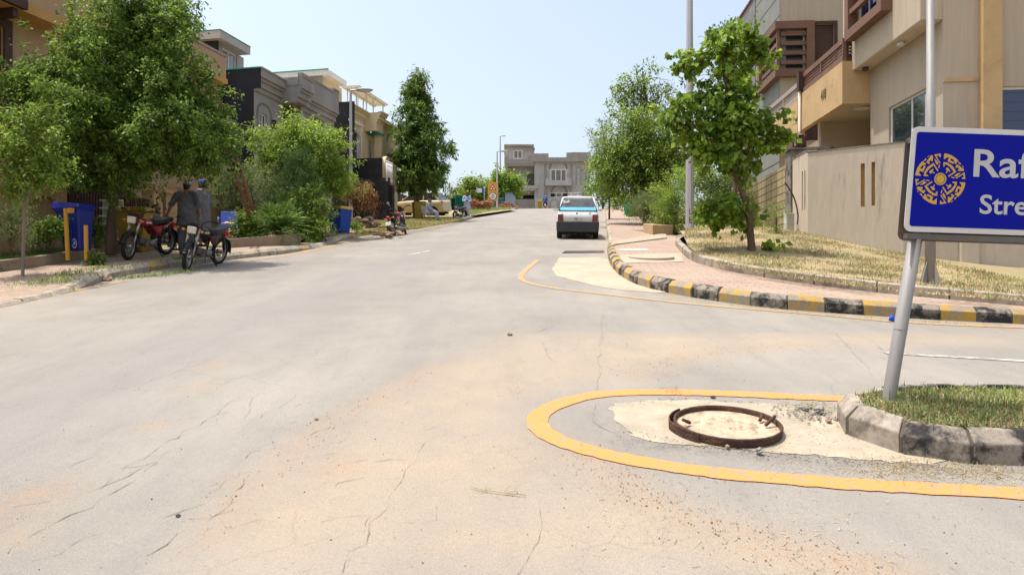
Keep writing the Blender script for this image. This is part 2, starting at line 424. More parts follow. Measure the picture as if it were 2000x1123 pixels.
road = sheet('road', xs, ys, H, M_ROAD, 0.0, dict(dust=a_dust, grit=a_grit, edge=a_edge, tyre=a_tyre, broken=a_broken))
M_DIRT = pm('dry_earth', (0.36, 0.27, 0.16, 1), 0.95, 0.3, 0.8, 0.4, 30, c2=(0.19, 0.2, 0.07, 1), c2amt=0.35, c2scale=0.35, c2sharp=0.2)
g = sheet('ground', np.concatenate([np.linspace(-900, -70, 30), np.linspace(-65, 65, 40), np.linspace(70, 900, 30)]), np.concatenate([np.linspace(-300, -40, 10), np.linspace(-35, 120, 60), np.linspace(130, 1500, 30)]), H, M_DIRT, -0.35)

# ---------------------------------------------------------------- kerbs
def paintmat(name, paint, conc=(0.29, 0.25, 0.20, 1), wear=0.5, dirt=(0.12, 0.10, 0.08, 1), sc=4.5):
    m, n, L, p = newmat(name); p.inputs['Roughness'].default_value = 0.85; p.inputs['Specular IOR Level'].default_value = 0.25
    tc = n.new('ShaderNodeTexCoord')
    def mk(sc, a, b, det=8, ro=.7):
        x = n.new('ShaderNodeTexNoise'); x.inputs['Scale'].default_value = sc; x.inputs['Detail'].default_value = det; x.inputs['Roughness'].default_value = ro
        L.new(tc.outputs['Object'], x.inputs['Vector']); r = n.new('ShaderNodeMapRange'); r.inputs[1].default_value = a; r.inputs[2].default_value = b; L.new(x.outputs['Fac'], r.inputs[0]); return r.outputs[0], x.outputs['Fac']
    def mx(f, a, b):
        x = n.new('ShaderNodeMix'); x.data_type = 'RGBA'; L.new(f, x.inputs[0])
        for i, q in ((6, a), (7, b)):
            if isinstance(q, tuple): x.inputs[i].default_value = q
            else: L.new(q, x.inputs[i])
        return x.outputs[2]
    f1, _ = mk(sc, 0.36 + wear * 0.2, 0.48 + wear * 0.2); f2, _ = mk(3.1, 0.58, 0.72); f3, h = mk(40, .4, .6)
    cc = mx(f3, conc, tuple(c * 0.75 for c in conc[:3]) + (1,))
    c = mx(f1, paint, cc); c = mx(f2, c, dirt)
    L.new(c, p.inputs['Base Color'])
    bp = n.new('ShaderNodeBump'); bp.inputs['Strength'].default_value = 0.35; bp.inputs['Distance'].default_value = 0.01; L.new(h, bp.inputs['Height']); L.new(bp.outputs[0], p.inputs['Normal'])
    return m
M_KY = paintmat('kerb_yellow', (0.42, 0.255, 0.045, 1), wear=0.38)
M_KB = paintmat('kerb_black', (0.028, 0.027, 0.027, 1), wear=0.45)
M_KC = paintmat('kerb_concrete', (0.42, 0.35, 0.26, 1), conc=(0.33, 0.29, 0.23, 1), wear=0.3)
M_KC2 = paintmat('kerb_weathered', (0.36, 0.31, 0.25, 1), conc=(0.27, 0.23, 0.185, 1), wear=0.4, dirt=(0.05, 0.045, 0.04, 1))
M_JOINT = pm('kerb_joint', (0.10, 0.085, 0.07, 1), 0.95)
KM = [M_KY, M_KB, M_KC, M_KC2, M_JOINT]
def kerb(name, pts, pattern, blk=0.5, face=0.13, ch=0.1, top=0.12, h=0.2, inward=1, seedv=1, profile=None, hs=None):
    """kerb blocks along plan polyline (base of outer face); inward=+1: the pavement lies to the right of travel"""
    rnd = random.Random(seedv); mb = MB(); pts = [flat2(p) for p in pts]
    n = max(2, int(round(sum((b - a).length for a, b in zip(pts, pts[1:])) / blk)) + 1)
    q = resample(pts, n=n)
    pf = profile or [(0, -0.15), (0, face), (ch, h), (ch + top, h), (ch + top, -0.15)]
    core = []
    for i in range(n):
        nn = side(q, i) * inward; z = float(H(q[i].x, q[i].y)) + (0 if hs is None else (hs(q[i]) - 1) * h)
        core.append([q[i] + nn * (a + 0.012 if a < ch + top - 0.01 else a - 0.01) + Vector((0, 0, z + b - (0.012 if b > 0 else 0))) for a, b in pf])
    mb.rings(core if inward < 0 else [r[::-1] for r in core], 4, sm=False)
    for i in range(n - 1):
        a, b = q[i], q[i + 1]; t = (b - a); L_ = t.length; t.normalize()
        g0 = 0.006 + rnd.random() * 0.006; jz = (rnd.random() - .5) * 0.014; jn = (rnd.random() - .5) * 0.016
        secs = []
        for (p, k, ii) in ((a + t * g0, 0, i), (b - t * g0, 1, i + 1)):
            nn = side(q, ii) * inward; z = float(H(p.x, p.y)) + jz + (0 if hs is None else (hs(p) - 1) * h)
            secs.append([p + nn * (u + jn) + Vector((0, 0, z + v)) for u, v in pf])
        c = pattern[i % len(pattern)]
        if callable(c): c = c(q[i])
        mb.rings(secs if inward < 0 else [r[::-1] for r in secs], c, sm=False)
    return struct(obj(name, mb, KM, bevel=0.008))

def KL(y):                              # the old kerb is sunken at the near end and at the driveway
    y = np.asarray(y, float); return 0.3 + 0.7 * np.clip((y - 10.3) / 1.3, 0, 1) * (1 - 0.75 * np.exp(-((y - 19.6) / 1.7) ** 4))
def Hl(x, y): return H(x, y) + (KL(y) - 1) * 0.15
i0 = [i for i, p in enumerate(ROAD_R) if p.y < 19][0]
kerb('kerb_corner', ROAD_R[i0:], [0, 1, 0, 1, 0, 1], 0.47, 0.13, 0.07, 0.09, 0.2, -1, 3)
kerb('kerb_right', ROAD_R[:i0 + 1], [2, 2, 3, 2, 0], 0.6, 0.06, 0.03, 0.12, 0.13, -1, 4)
kl = [p for p in ROAD_L]
ia = [i for i, p in enumerate(kl) if p.y < 27 and p.y > -9][-1]
kerb('kerb_left', kl[:ia + 1], [2, 2, 2, 0, 3, 2, 2, 2, 2], 0.55, 0.09, 0.07, 0.12, 0.165, -1, 5, hs=lambda p: float(KL(p.y)))
kerb('kerb_far', kl[ia + 3:-3], [2, 3, 2, 0, 2], 0.6, 0.11, 0.06, 0.12, 0.18, -1, 6)

# ---------------------------------------------------------------- pavements and verges (lofts between plan polylines)
def brickmat():
    m, n, L, p = newmat('paving_brick'); p.inputs['Roughness'].default_value = 0.9; p.inputs['Specular IOR Level'].default_value = 0.2
    tc = n.new('ShaderNodeTexCoord'); mp = n.new('ShaderNodeMapping'); L.new(tc.outputs['Object'], mp.inputs[0]); mp.inputs['Rotation'].default_value = (0, 0, R(6))
    br = n.new('ShaderNodeTexBrick'); L.new(mp.outputs[0], br.inputs['Vector']); br.inputs['Scale'].default_value = 1.0
    br.inputs['Brick Width'].default_value = 0.30; br.inputs['Row Height'].default_value = 0.15; br.inputs['Mortar Size'].default_value = 0.011; br.inputs['Mortar Smooth'].default_value = 0.3
    br.inputs['Color1'].default_value = (0.30, 0.195, 0.155, 1); br.inputs['Color2'].default_value = (0.36, 0.245, 0.19, 1); br.inputs['Mortar'].default_value = (0.10, 0.075, 0.055, 1); br.inputs['Bias'].default_value = -0.1
    nz = n.new('ShaderNodeTexNoise'); nz.inputs['Scale'].default_value = 1.3; nz.inputs['Detail'].default_value = 8; nz.inputs['Roughness'].default_value = 0.7; L.new(tc.outputs['Object'], nz.inputs['Vector'])
    r = n.new('ShaderNodeMapRange'); r.inputs[1].default_value = .36; r.inputs[2].default_value = .66; r.inputs[3].default_value = 0.2; r.inputs[4].default_value = 0.8; L.new(nz.outputs['Fac'], r.inputs[0])
    mx = n.new('ShaderNodeMix'); mx.data_type = 'RGBA'; L.new(r.outputs[0], mx.inputs[0]); L.new(br.outputs['Color'], mx.inputs[6]); mx.inputs[7].default_value = (0.37, 0.295, 0.22, 1)
    n3 = n.new('ShaderNodeTexNoise'); n3.inputs['Scale'].default_value = 55; L.new(tc.outputs['Object'], n3.inputs['Vector'])
    r3 = n.new('ShaderNodeMapRange'); r3.inputs[1].default_value = .3; r3.inputs[2].default_value = .7; r3.inputs[3].default_value = .75; r3.inputs[4].default_value = 1.2; L.new(n3.outputs['Fac'], r3.inputs[0])
    m3 = n.new('ShaderNodeMix'); m3.data_type = 'RGBA'; m3.blend_type = 'MULTIPLY'; m3.inputs[0].default_value = 1; L.new(mx.outputs[2], m3.inputs[6]); L.new(r3.outputs[0], m3.inputs[7])
    L.new(m3.outputs[2], p.inputs['Base Color'])
    bp = n.new('ShaderNodeBump'); bp.inputs['Strength'].default_value = 0.5; bp.inputs['Distance'].default_value = 0.01
    iv = n.new('ShaderNodeMath'); iv.operation = 'SUBTRACT'; iv.inputs[0].default_value = 1; L.new(br.outputs['Fac'], iv.inputs[1]); L.new(iv.outputs[0], bp.inputs['Height']); L.new(bp.outputs[0], p.inputs['Normal'])
    return m
M_BRICK = brickmat()
def dryground():
    m = pm('dry_grass_soil', (0.29, 0.225, 0.13, 1), 0.95, 0.3, 1.6, 0.7, 22, c2=(0.20, 0.185, 0.075, 1), c2amt=0.5, c2scale=0.9, c2sharp=0.25); return m
M_BANK = dryground()
def strip(name, la, lb, mat, off=0.17, h=H, rows=6, n=140, offb=None):
    a = resample([flat2(p) for p in la], n=n); b = resample([flat2(p) for p in lb], n=n); offb = off if offb is None else offb
    v = []; f = []
    for j in range(rows + 1):
        t = j / rows
        for i in range(n):
            p = a[i].lerp(b[i], t); v.append((p.x, p.y, float(h(p.x, p.y)) + off * (1 - t) + offb * t))
    for j in range(rows):
        for i in range(n - 1): f.append((j * n + i, j * n + i + 1, (j + 1) * n + i + 1, (j + 1) * n + i))
    if (a[1] - a[0]).cross(b[0] - a[0]).z < 0: f = [q[::-1] for q in f]
    me = bpy.data.meshes.new(name); me.from_pydata(v, [], f); me.materials.append(mat); me.polygons.foreach_set('use_smooth', [True] * len(f)); me.update()
    o = bpy.data.objects.new(name, me); col.objects.link(o); return struct(o)
# right corner: pavement between road kerb and the low kerb of the grass bank
INNER_PX = [(1318, 478), (1328, 490), (1345, 508), (1395, 524), (1480, 540), (1600, 558), (1760, 577), (2000, 597)]
_in = [flat2(p) for p in GL(INNER_PX, 0.17)]
_ie = (_in[-1] - _in[-3]).normalized()
INNER = smooth(_in + [_in[-1] + _ie * 30], 1)
PAVR_IN = [Vector((15.6, 94, 0)), Vector((14.3, 88, 0)), Vector((12.4, 75, 0)), Vector((7.7, 40, 0)), Vector((6.0, 27, 0)), Vector((5.55, 22, 0))] + INNER
def corner_loft():
    # resample both by matched arc fractions in two pieces so the rows stay across the pavement
    a1 = resample(ROAD_R[:i0 + 1], n=60); a2 = resample(ROAD_R[i0:], n=90)
    b1 = resample(PAVR_IN[:6], n=60); b2 = resample(PAVR_IN[5:], n=90)
    return a1 + a2[1:], b1 + b2[1:]
_a, _b = corner_loft()
def strip2(name, a, b, mat, off, offb, h=H, rows=8, hb=None):
    n = len(a); v = []; f = []
    for j in range(rows + 1):
        t = j / rows
        for i in range(n):
            p = flat2(a[i]).lerp(flat2(b[i]), t); v.append((p.x, p.y, float(h(p.x, p.y)) + off * (1 - t) + offb * t))
    for j in range(rows):
        for i in range(n - 1): f.append((j * n + i, j * n + i + 1, (j + 1) * n + i + 1, (j + 1) * n + i))
    if (flat2(a[1]) - flat2(a[0])).cross(flat2(b[0]) - flat2(a[0])).z < 0: f = [q[::-1] for q in f]
    me = bpy.data.meshes.new(name); me.from_pydata(v, [], f); me.materials.append(mat); me.polygons.foreach_set('use_smooth', [True] * len(f)); me.update()
    o = bpy.data.objects.new(name, me); col.objects.link(o); return struct(o)
_ain = [p - side(_a, i) * (0.13 if i > 59 else 0.12) for i, p in enumerate(_a)]
strip2('pavement_right', _ain, _b, M_BRICK, 0.17, 0.17)
kerb('bank_kerb', PAVR_IN[5:], [3, 3, 2, 3], 0.9, 0.32, 0.02, 0.11, 0.34, -1, 8, profile=[(0, -0.1), (0.0, 0.31), (0.025, 0.335), (0.12, 0.33), (0.13, -0.1)])
_far = [p + (Vector((38, 6, 0)) if p.y > 22 else Vector((0, 0, 0))) for p in _b]
_fr = []
for i, p in enumerate(_b):
    t = min(1, max(0, (i - 40) / 60.0)); _fr.append(flat2(p) + Vector((38 * (1 - t) + 10 * t, 4 * (1 - t) + 22 * t, 0)))
strip2('grass_bank', [p - side(_b, i) * 0.06 for i, p in enumerate(_b)], _fr, M_BANK, 0.08, 0.08, h=Hb, rows=60)
# left side
PL_IN_PX = [(0, 531), (60, 523), (119, 514), (173, 505), (300, 497), (430, 482), (580, 470)]
_pl = [flat2(p) for p in GL(PL_IN_PX, 0.17)]
ROADL_C = [p for p in ROAD_L if p.y < 92]
PAVL_IN = [Vector((-10.4, -8, 0)), Vector((-9.6, 4, 0))] + _pl[:] + [Vector((_pl[-1].x + 0.55, _pl[-1].y + 3.5, 0)), Vector((_pl[-1].x + 3.6, _pl[-1].y + 22, 0)), Vector((_pl[-1].x + 6.5, 62, 0)), Vector((-2.2, 88, 0))]
_la = resample(ROADL_C, n=170); _lb = resample(PAVL_IN, n=170)
_lain = [p + side(_la, i) * (-0.14) for i, p in enumerate(_la)]
_lain = [p + side(_la, i) * (-0.165) for i, p in enumerate(_la)]
strip2('pavement_left', _lain, _lb, M_BRICK, 0.15, 0.17, h=Hl)
strip2('verge_left', _lb, [flat2(p) + Vector((-45, 8, 0)) for p in _lb], M_BANK, 0.18, 0.2, rows=50)

# ---------------------------------------------------------------- road markings, cracks, patches
def ribbon(name, pts, wdt, mat, off=0.006, step=0.12, jitter=0.0, taper=False, h=H):
    q = resample([flat2(p) for p in pts], step=step); mb = MB(); n = len(q); rnd = random.Random(len(q)); v = []
    for i, p in enumerate(q):
        s_ = side(q, i); wd = wdt * 0.5
        if taper: wd *= min(1, 0.25 + 2.2 * min(i, n - 1 - i) / n) * (0.15 + 1.5 * abs(math.sin(i * .31 + n) * math.sin(i * .117 + n * .7)))
        for k in (-1, 1):
            r = p + s_ * k * (wd + (rnd.random() - .5) * jitter); v.append((r.x, r.y, float(h(r.x, r.y)) + off))
    return v, n
def marking(name, lines, mat, off=0.006, jitter=0.013, taper=False, step=0.05, h=H):
    mb = MB()
    for pts, wd in lines:
        v, n = ribbon('', pts, wd, mat, off, step, jitter, taper, h)
        mb.add(v, [(2 * i, 2 * i + 1, 2 * i + 3, 2 * i + 2) for i in range(n - 1)])
    return struct(obj(name, mb, mat))
M_OR = paintmat('marking_orange', (0.70, 0.238, 0.075, 1), conc=(0.31, 0.25, 0.19, 1), wear=0.82, dirt=(0.40, 0.26, 0.12, 1), sc=14)
M_OR2 = paintmat('marking_orange_faded', (0.44, 0.26, 0.09, 1), conc=(0.31, 0.265, 0.215, 1), wear=0.45, dirt=(0.33, 0.27, 0.19, 1), sc=11)
M_WH = paintmat('marking_white', (0.46, 0.44, 0.40, 1), conc=(0.28, 0.25, 0.215, 1), wear=0.5, dirt=(0.30, 0.27, 0.23, 1), sc=9)
med = [(1632, 779), (1500, 773), (1380, 768), (1250, 766), (1170, 770), (1110, 782), (1062, 802), (1046, 822), (1056, 843), (1100, 866), (1180, 889), (1290, 910), (1400, 925), (1550, 938), (1700, 949), (1850, 957), (2000, 965)]
_m = GL(med); _m = [_m[0] + (_m[0] - _m[1]) * 8] + smooth(_m, 2) + [_m[-1] + (_m[-1] - _m[-2]) * 6]
marking('road_marking_median', [(_m, 0.145)], M_OR)
_c = GL([(1050, 508), (1030, 525), (1015, 540), (1022, 551), (1075, 563), (1170, 574), (1290, 588), (1420, 601), (1600, 615), (1780, 632), (2000, 640)])
_l1 = GL([(-60, 612), (0, 600), (90, 580), (160, 565), (250, 549)]); _l2 = GL([(440, 517), (500, 508), (560, 501), (650, 481), (750, 463), (830, 449), (905, 433)])
marking('road_marking_edge', [(smooth(_c, 1), 0.11), (smooth(_l1, 1), 0.09), (smooth(_l2, 1), 0.1)], M_OR2, taper=False, step=0.25)
marking('road_marking_white', [(GL([(1728, 690), (2000, 706)]) + [G(2000, 706) + (G(2000, 706) - G(1728, 690)) * 4], 0.075), (GL([(800, 498), (838, 490)]), 0.1), (GL([(930, 443), (1070, 447)]), 0.1)], M_WH, step=0.3)
def jag(pxs, amp=0.03, sub=7, seedv=0):
    rnd = random.Random(seedv); p = resample(GL(pxs), step=0.09); out = []
    for i, q in enumerate(p): out.append(q + Vector(((rnd.random() - .5), (rnd.random() - .5), 0)) * amp * 2)
    return out
CR = [([(0, 1085), (45, 1055), (100, 1020), (165, 995), (215, 965), (290, 915), (330, 880)], .016), ([(175, 965), (260, 905), (350, 850), (420, 815), (470, 770)], .009), ([(180, 965), (235, 935), (290, 905)], .012), ([(40, 1120), (75, 1090), (130, 1075), (200, 1040)], .012),
      ([(300, 1080), (340, 1055), (360, 1040)], .01), ([(400, 1020), (440, 990), (460, 965), (470, 935)], .008), ([(415, 830), (445, 805)], .006), ([(480, 815), (495, 790), (505, 770)], .006), ([(510, 820), (530, 800), (575, 780), (585, 770)], .006),
      ([(670, 1123), (705, 1060), (745, 1000), (790, 930), (830, 870), (852, 850)], .008), ([(1180, 590), (1175, 640), (1172, 700), (1165, 765)], .008), ([(1046, 618), (1075, 624), (1085, 634), (1060, 645), (1020, 655), (985, 668)], .012),
      ([(1075, 662), (1062, 672), (1075, 695), (1082, 712)], .01), ([(1130, 668), (1132, 680), (1105, 684)], .009), ([(1175, 893), (1195, 882), (1215, 876)], .006), ([(1195, 898), (1205, 880), (1225, 875)], .006), ([(1165, 790), (1160, 812), (1178, 838), (1215, 858)], .014),
      ([(600, 700), (640, 670), (680, 650)], .006), ([(545, 800), (570, 790)], .005), ([(1050, 995), (1065, 1040), (1040, 1080), (1020, 1123)], .005), ([(640, 600), (720, 585), (790, 575)], .008), ([(700, 560), (820, 545), (900, 530)], .008),
      ([(900, 600), (940, 575), (955, 560)], .007), ([(1580, 620), (1640, 660), (1710, 735)], .012), ([(1640, 630), (1700, 665), (1780, 720)], .008), ([(1555, 705), (1570, 692), (1660, 688)], .006), ([(100, 640), (260, 610), (430, 585)], .006), ([(760, 505), (950, 500), (1090, 492)], .012), ([(880, 515), (1000, 511), (1075, 512)], .012), ([(1100, 510), (1090, 530), (1068, 548)], .012)]
rnd = random.Random(5)
for _ in range(70):                                     # hairline cracks scattered over the near lanes
    x = rnd.uniform(40, 1000); y = rnd.uniform(560, 1050); s = rnd.uniform(.5, 1.0); d = (y - 480) / 560
    pts = [(x, y)]
    for k in range(rnd.randint(2, 4)): pts.append((pts[-1][0] + rnd.uniform(8, 46) * d, pts[-1][1] - rnd.uniform(-4, 26) * d * s))
    CR.append((pts, rnd.uniform(.003, .006)))
M_CRACK = pm('crack_dark', (0.19, 0.16, 0.135, 1), 1.0, bump=0)  # even dark brown of the crack ribbons
marking('road_crack', [(jag(p, 0.03, seedv=i), wd * 0.27) for i, (p, wd) in enumerate(CR)], M_CRACK, off=0.004, jitter=0.005, taper=True, step=0.045)
def patch(name, pxs, mat, off, h=H, edge=0.02, fine=0.12):
    pts = [flat2(p) for p in resample(smooth(GL(pxs + pxs[:1], 0.0, h), 1), step=fine)][:-1]
    rnd = random.Random(3); pts = [p + Vector((rnd.random() - .5, rnd.random() - .5, 0)) * edge * 2 for p in pts]
    c = sum(pts, Vector()) / len(pts); v = []; f = []; n = len(pts); rows = 8
    for j in range(rows + 1):
        for p in pts:
            q = p.lerp(c, j / rows * 0.98); v.append((q.x, q.y, float(h(q.x, q.y)) + off + 0.0 * j))
    for j in range(rows):
        for i in range(n): f.append((j * n + i, j * n + (i + 1) % n, (j + 1) * n + (i + 1) % n, (j + 1) * n + i))
    f.append(tuple(rows * n + i for i in range(n)))
    for i in range(n): v.append((pts[i].x, pts[i].y, float(h(pts[i].x, pts[i].y)) - 0.05))
    b = len(v) - n
    for i in range(n): f.append((b + i, b + (i + 1) % n, (i + 1) % n, i))
    if (pts[1] - pts[0]).cross(c - pts[0]).z < 0: f = [q[::-1] for q in f]
    mb = MB(); mb.add(v, f); return struct(obj(name, mb, mat))
M_CONC = pm('pale_concrete', (0.345, 0.29, 0.21, 1), 0.92, 0.25, 5.0, 0.35, 60, c2=(0.30, 0.255, 0.195, 1), c2amt=0.5, c2scale=3.2, c2sharp=.3)
M_CONC2 = pm('pavement_concrete', (0.40, 0.32, 0.235, 1), 0.92, 0.15, 2.0, 0.3, 60, c2=(0.29, 0.25, 0.2, 1), c2amt=0.5, c2scale=1.4, c2sharp=.3)
patch('concrete_apron', [(1190, 800), (1200, 788), (1290, 781), (1420, 785), (1640, 800), (1800, 830), (1850, 900), (1830, 908), (1700, 900), (1600, 889), (1500, 884), (1430, 875), (1340, 870), (1250, 860), (1215, 838)], M_CONC, 0.005, edge=.022, fine=.05)
patch('gutter_apron', [(1092, 504), (1190, 503), (1190, 520), (1240, 552), (1330, 575), (1200, 567), (1140, 553), (1072, 536)], M_CONC2, 0.008)
M_ROUGH = pm('broken_asphalt', (0.20, 0.18, 0.16, 1), 0.95, 0.5, 9, 1.0, 50)
# ---------------------------------------------------------------- leaves, trees, grass
def leaf_mesh(name, pts, size, aspect, mat, seed=0, droop=0.25, up=0.8, parent=None, fold=0.25, world=True, dirs=None, szvar=0.35):
    rng = np.random.default_rng(seed); N = len(pts); P = np.asarray(pts, float)
    d = rng.normal(size=(N, 3)) if dirs is None else np.asarray(dirs) + 0.35 * rng.normal(size=(N, 3))
    d[:, 2] -= droop; d /= np.linalg.norm(d, axis=1)[:, None]
    nn = rng.normal(size=(N, 3)); nn[:, 2] += up * 2; s = np.cross(d, nn); s /= np.linalg.norm(s, axis=1)[:, None] + 1e-9
    nrm = np.cross(s, d)
    L = size * (1 + szvar * rng.normal(size=N).clip(-1.8, 1.8))[:, None]; W = L * aspect * 0.5
    m = P + d * L * 0.5
    v = np.stack([P, m - s * W + nrm * W * fold, P + d * L, m + s * W + nrm * W * fold], 1).reshape(-1, 3)
    b = np.arange(N)[:, None] * 4
    f = np.concatenate([b + np.array([0, 2, 1]), b + np.array([0, 3, 2])], 1).reshape(-1, 3)
    me = bpy.data.meshes.new(name)
    if parent is not None and world:
        Mi = np.array(ROOTM[parent.name].inverted()); v = v @ Mi[:3, :3].T + Mi[:3, 3]
    npmesh(me, v, f); me.materials.append(mat)
    o = bpy.data.objects.new(name, me); col.objects.link(o)
    if parent is not None: o.parent = parent; ROOTM[o.name] = ROOTM[parent.name]
    return o
def crown_pts(blobs, n, clump=0.22, per=40, seed=0, shell=0.35):
    rng = np.random.default_rng(seed); B = np.array([(b[0].x, b[0].y, b[0].z) for b in blobs]); Rr = np.array([b[1] if isinstance(b[1], (tuple, list)) else (b[1],) * 3 for b in blobs], float)
    wt = Rr.mean(1) ** 2.2; wt /= wt.sum(); nc = max(4, n // per)
    k = np.sort(rng.choice(len(blobs), nc, p=wt))
    u = rng.normal(size=(nc, 3)); u /= np.linalg.norm(u, axis=1)[:, None]
    rad = shell + (1 - shell) * rng.random(nc) ** 0.55
    rad = np.where(rng.random(nc) < 0.1, rad * 1.22, rad)
    C = B[k] + u * Rr[k] * rad[:, None]
    g = np.arange(nc) // 7 * 7; g = np.where(k[g] == k, g, np.arange(nc))                     # clumps gather into boughs with gaps between them
    C = C * 0.38 + C[g] * 0.62 + rng.normal(size=(nc, 3)) * clump * 0.75
    cs = clump * (0.55 + 0.9 * rng.random(nc))
    j = rng.integers(0, nc, n)
    D = (C - B[k]) / (np.linalg.norm(C - B[k], axis=1)[:, None] + 1e-6) * 0.8 + rng.normal(size=(nc, 3)) * 0.6; D[:, 2] += 0.15; D /= np.linalg.norm(D, axis=1)[:, None]
    s = rng.random(n) ** 0.8; ln = cs[j] * 2.6
    off = D[j] * ((s - 0.35) * ln)[:, None] + rng.normal(size=(n, 3)) * (cs[j] * 0.36)[:, None]; off[:, 2] -= 0.22 * ln * s * s
    return C[j] + off, C, D[j]
def wob(a, b, n=6, amp=0.06, rnd=random):
    out = []
    L = (Vector(b) - Vector(a)).length
    for i in range(n + 1):
        t = i / n; p = Vector(a).lerp(Vector(b), t)
        if 0 < i < n: p += Vector((rnd.uniform(-1, 1), rnd.uniform(-1, 1), rnd.uniform(-.5, .5))) * amp * L
        out.append(p)
    return out
M_BARK = pm('bark_brown', (0.115, 0.075, 0.045, 1), 0.95, 0.4, 5, 0.8, 30, streak=4)
M_BARKG = pm('bark_grey', (0.20, 0.165, 0.125, 1), 0.95, 0.4, 5, 0.8, 30, streak=4)
def tree(name, label, cat, base, trunk, blobs, n, leaf, aspect, mat, bark=None, r0=0.1, limbs=14, clump=0.22, per=40, seed=0, group=None, droop=0.25, up=0.9, shell=0.35, twigs=40, leafname='crown'):
    """tapered trunk with limbs reaching into a crown of separate leaves; trunk = points from the base upward"""
    rnd = random.Random(seed); t = thing(name, label, cat, base, group=group); bark = bark or M_BARK
    pts, C, LD_ = crown_pts(blobs, n, clump, per, seed, shell)
    mb = MB(); tp = smooth([Vector(p) for p in trunk], 2); k = len(tp)
    mb.tube(tp, [r0 * (1.25 if i == 0 else 1) * (1 - 0.72 * i / (k - 1)) for i in range(k)], 10)
    for i in range(limbs + twigs):
        c = Vector(C[rnd.randrange(len(C))]); f = rnd.uniform(0.42, 1.0); q = tp[int(f * (k - 1))]
        if c.z < q.z - 0.6: continue
        r = r0 * (0.34 if i < limbs else 0.13) * (1.15 - 0.5 * f)
        mid = q.lerp(c, 0.5) + Vector((0, 0, (c - q).length * 0.1))
        mb.tube(wob(q, mid, 3, .05, rnd)[:-1] + wob(mid, c, 3, .05, rnd), [r, r * .85, r * .75, r * .6, r * .45, r * .35, r * .2], 5)
    obj('trunk', mb, bark, t)
    leaf_mesh(leafname, pts, leaf, aspect, mat, seed + 1, droop, up, t, dirs=LD_ * 0.45)
    return t
def blob(px, py, rpx, d, dd=None, sq=1.0):
    r = rpx * d / F; return (A(px, py, d), (r, (r if dd is None else dd), r * sq))
def blades(name, pts, h, wdt, mat, seed=0, lean=0.5, kind='stuff', hvar=0.4, label=None, cat=None):
    rng = np.random.default_rng(seed); P = np.asarray(pts, float); N = len(P)
    a = rng.random(N) * 2 * np.pi; ln = lean * rng.random(N); hh = h * (1 + hvar * rng.normal(size=N)).clip(.25, 2.2)
    d = np.stack([np.cos(a) * ln, np.sin(a) * ln, np.ones(N)], 1); d /= np.linalg.norm(d, axis=1)[:, None]
    s = np.stack([-np.sin(a), np.cos(a), np.zeros(N)], 1) * (wdt * (0.6 + 0.8 * rng.random(N)))[:, None] * 0.5
    mid = P + d * (hh * 0.55)[:, None]; tip = mid + (d + np.stack([np.cos(a), np.sin(a), -0.3 * np.ones(N)], 1) * (ln * 0.9)[:, None]) * (hh * 0.45)[:, None]
    v = np.stack([P - s, P + s, mid + s * .8, mid - s * .8, tip], 1).reshape(-1, 3); b = np.arange(N)[:, None] * 5
    f = np.concatenate([b + np.array([0, 1, 2]), b + np.array([0, 2, 3]), b + np.array([3, 2, 4])], 1).reshape(-1, 3)
    me = bpy.data.meshes.new(name); npmesh(me, v, f); me.materials.append(mat); o = bpy.data.objects.new(name, me); col.objects.link(o)
    return tag(o, label, cat or 'grass', kind=kind)
def scatter_poly(poly, n, h, off, seed, clumpy=0.0):
    rng = np.random.default_rng(seed); px = [p.x for p in poly]; py = [p.y for p in poly]; out = []
    cs = None
    pl = [(p.x, p.y) for p in poly]; got = 0
    while got < n:
        x = rng.uniform(min(px), max(px), n); y = rng.uniform(min(py), max(py), n)
        if clumpy:
            keep = np.sin(x * 3.1 + 1.3 * np.sin(y * 2.3)) + np.sin(y * 4.7 + x * 1.7) + rng.normal(size=n) * 0.8 > clumpy - 1; x, y = x[keep], y[keep]
        k = pip(x, y, pl); out.append(np.stack([x[k], y[k], h(x[k], y[k]) + off], 1)); got += k.sum()
        if len(out) > 60: break
    return np.concatenate(out)[:n]

# ---------------------------------------------------------------- the median nose: kerb, grass, blue street sign
_near = [flat2(p) for p in GL([(2000, 909), (1930, 908), (1855, 905), (1755, 888), (1690, 868), (1655, 853), (1634, 838), (1623, 820)])]
_back = [flat2(p) for p in GL([(1652, 764), (1690, 757), (1740, 753), (1800, 752), (2000, 754)], 0.17)]
MED = [_near[0] + (_near[0] - _near[2]) * 9] + _near + _back + [_back[-1] + (_back[-1] - _back[-2]) * 5]
MED = smooth(MED, 2)
kerb('kerb_median', MED, [lambda p: 1 if p.x > 2.42 else 3], 0.36, 0.115, 0.07, 0.06, 0.185, 1, 11)
_mi = [p + side(MED, i) * 0.12 for i, p in enumerate(MED)]
_fl = [p for p in _mi]
mb = MB(); c0 = sum(_fl, Vector()) / len(_fl)
mb.add([(p.x, p.y, float(H(p.x, p.y)) + 0.165) for p in _fl], [tuple(range(len(_fl)))[::-1]])
M_SOIL = pm('median_soil', (0.22, 0.165, 0.095, 1), 0.95, 0.35, 5, 0.9, 25)
struct(obj('median_soil_ground', mb, M_SOIL))
M_GRASS = leafmat('grass_green', (0.08, 0.13, 0.03, 1), (0.26, 0.32, 0.11, 1), 0.6, 0.3, yellow=(0.55, 0.46, 0.24, 1))
M_DRYG = leafmat('grass_dry', (0.27, 0.21, 0.10, 1), (0.48, 0.39, 0.22, 1), 0.7, 0.2, yellow=(0.22, 0.25, 0.08, 1))
M_GRASSD = leafmat('grass_dark_green', (0.04, 0.085, 0.018, 1), (0.10, 0.17, 0.04, 1), 0.6, 0.25)  # darker green for the planter grass
_gp = [p for p in _fl if p.x < 5.5]
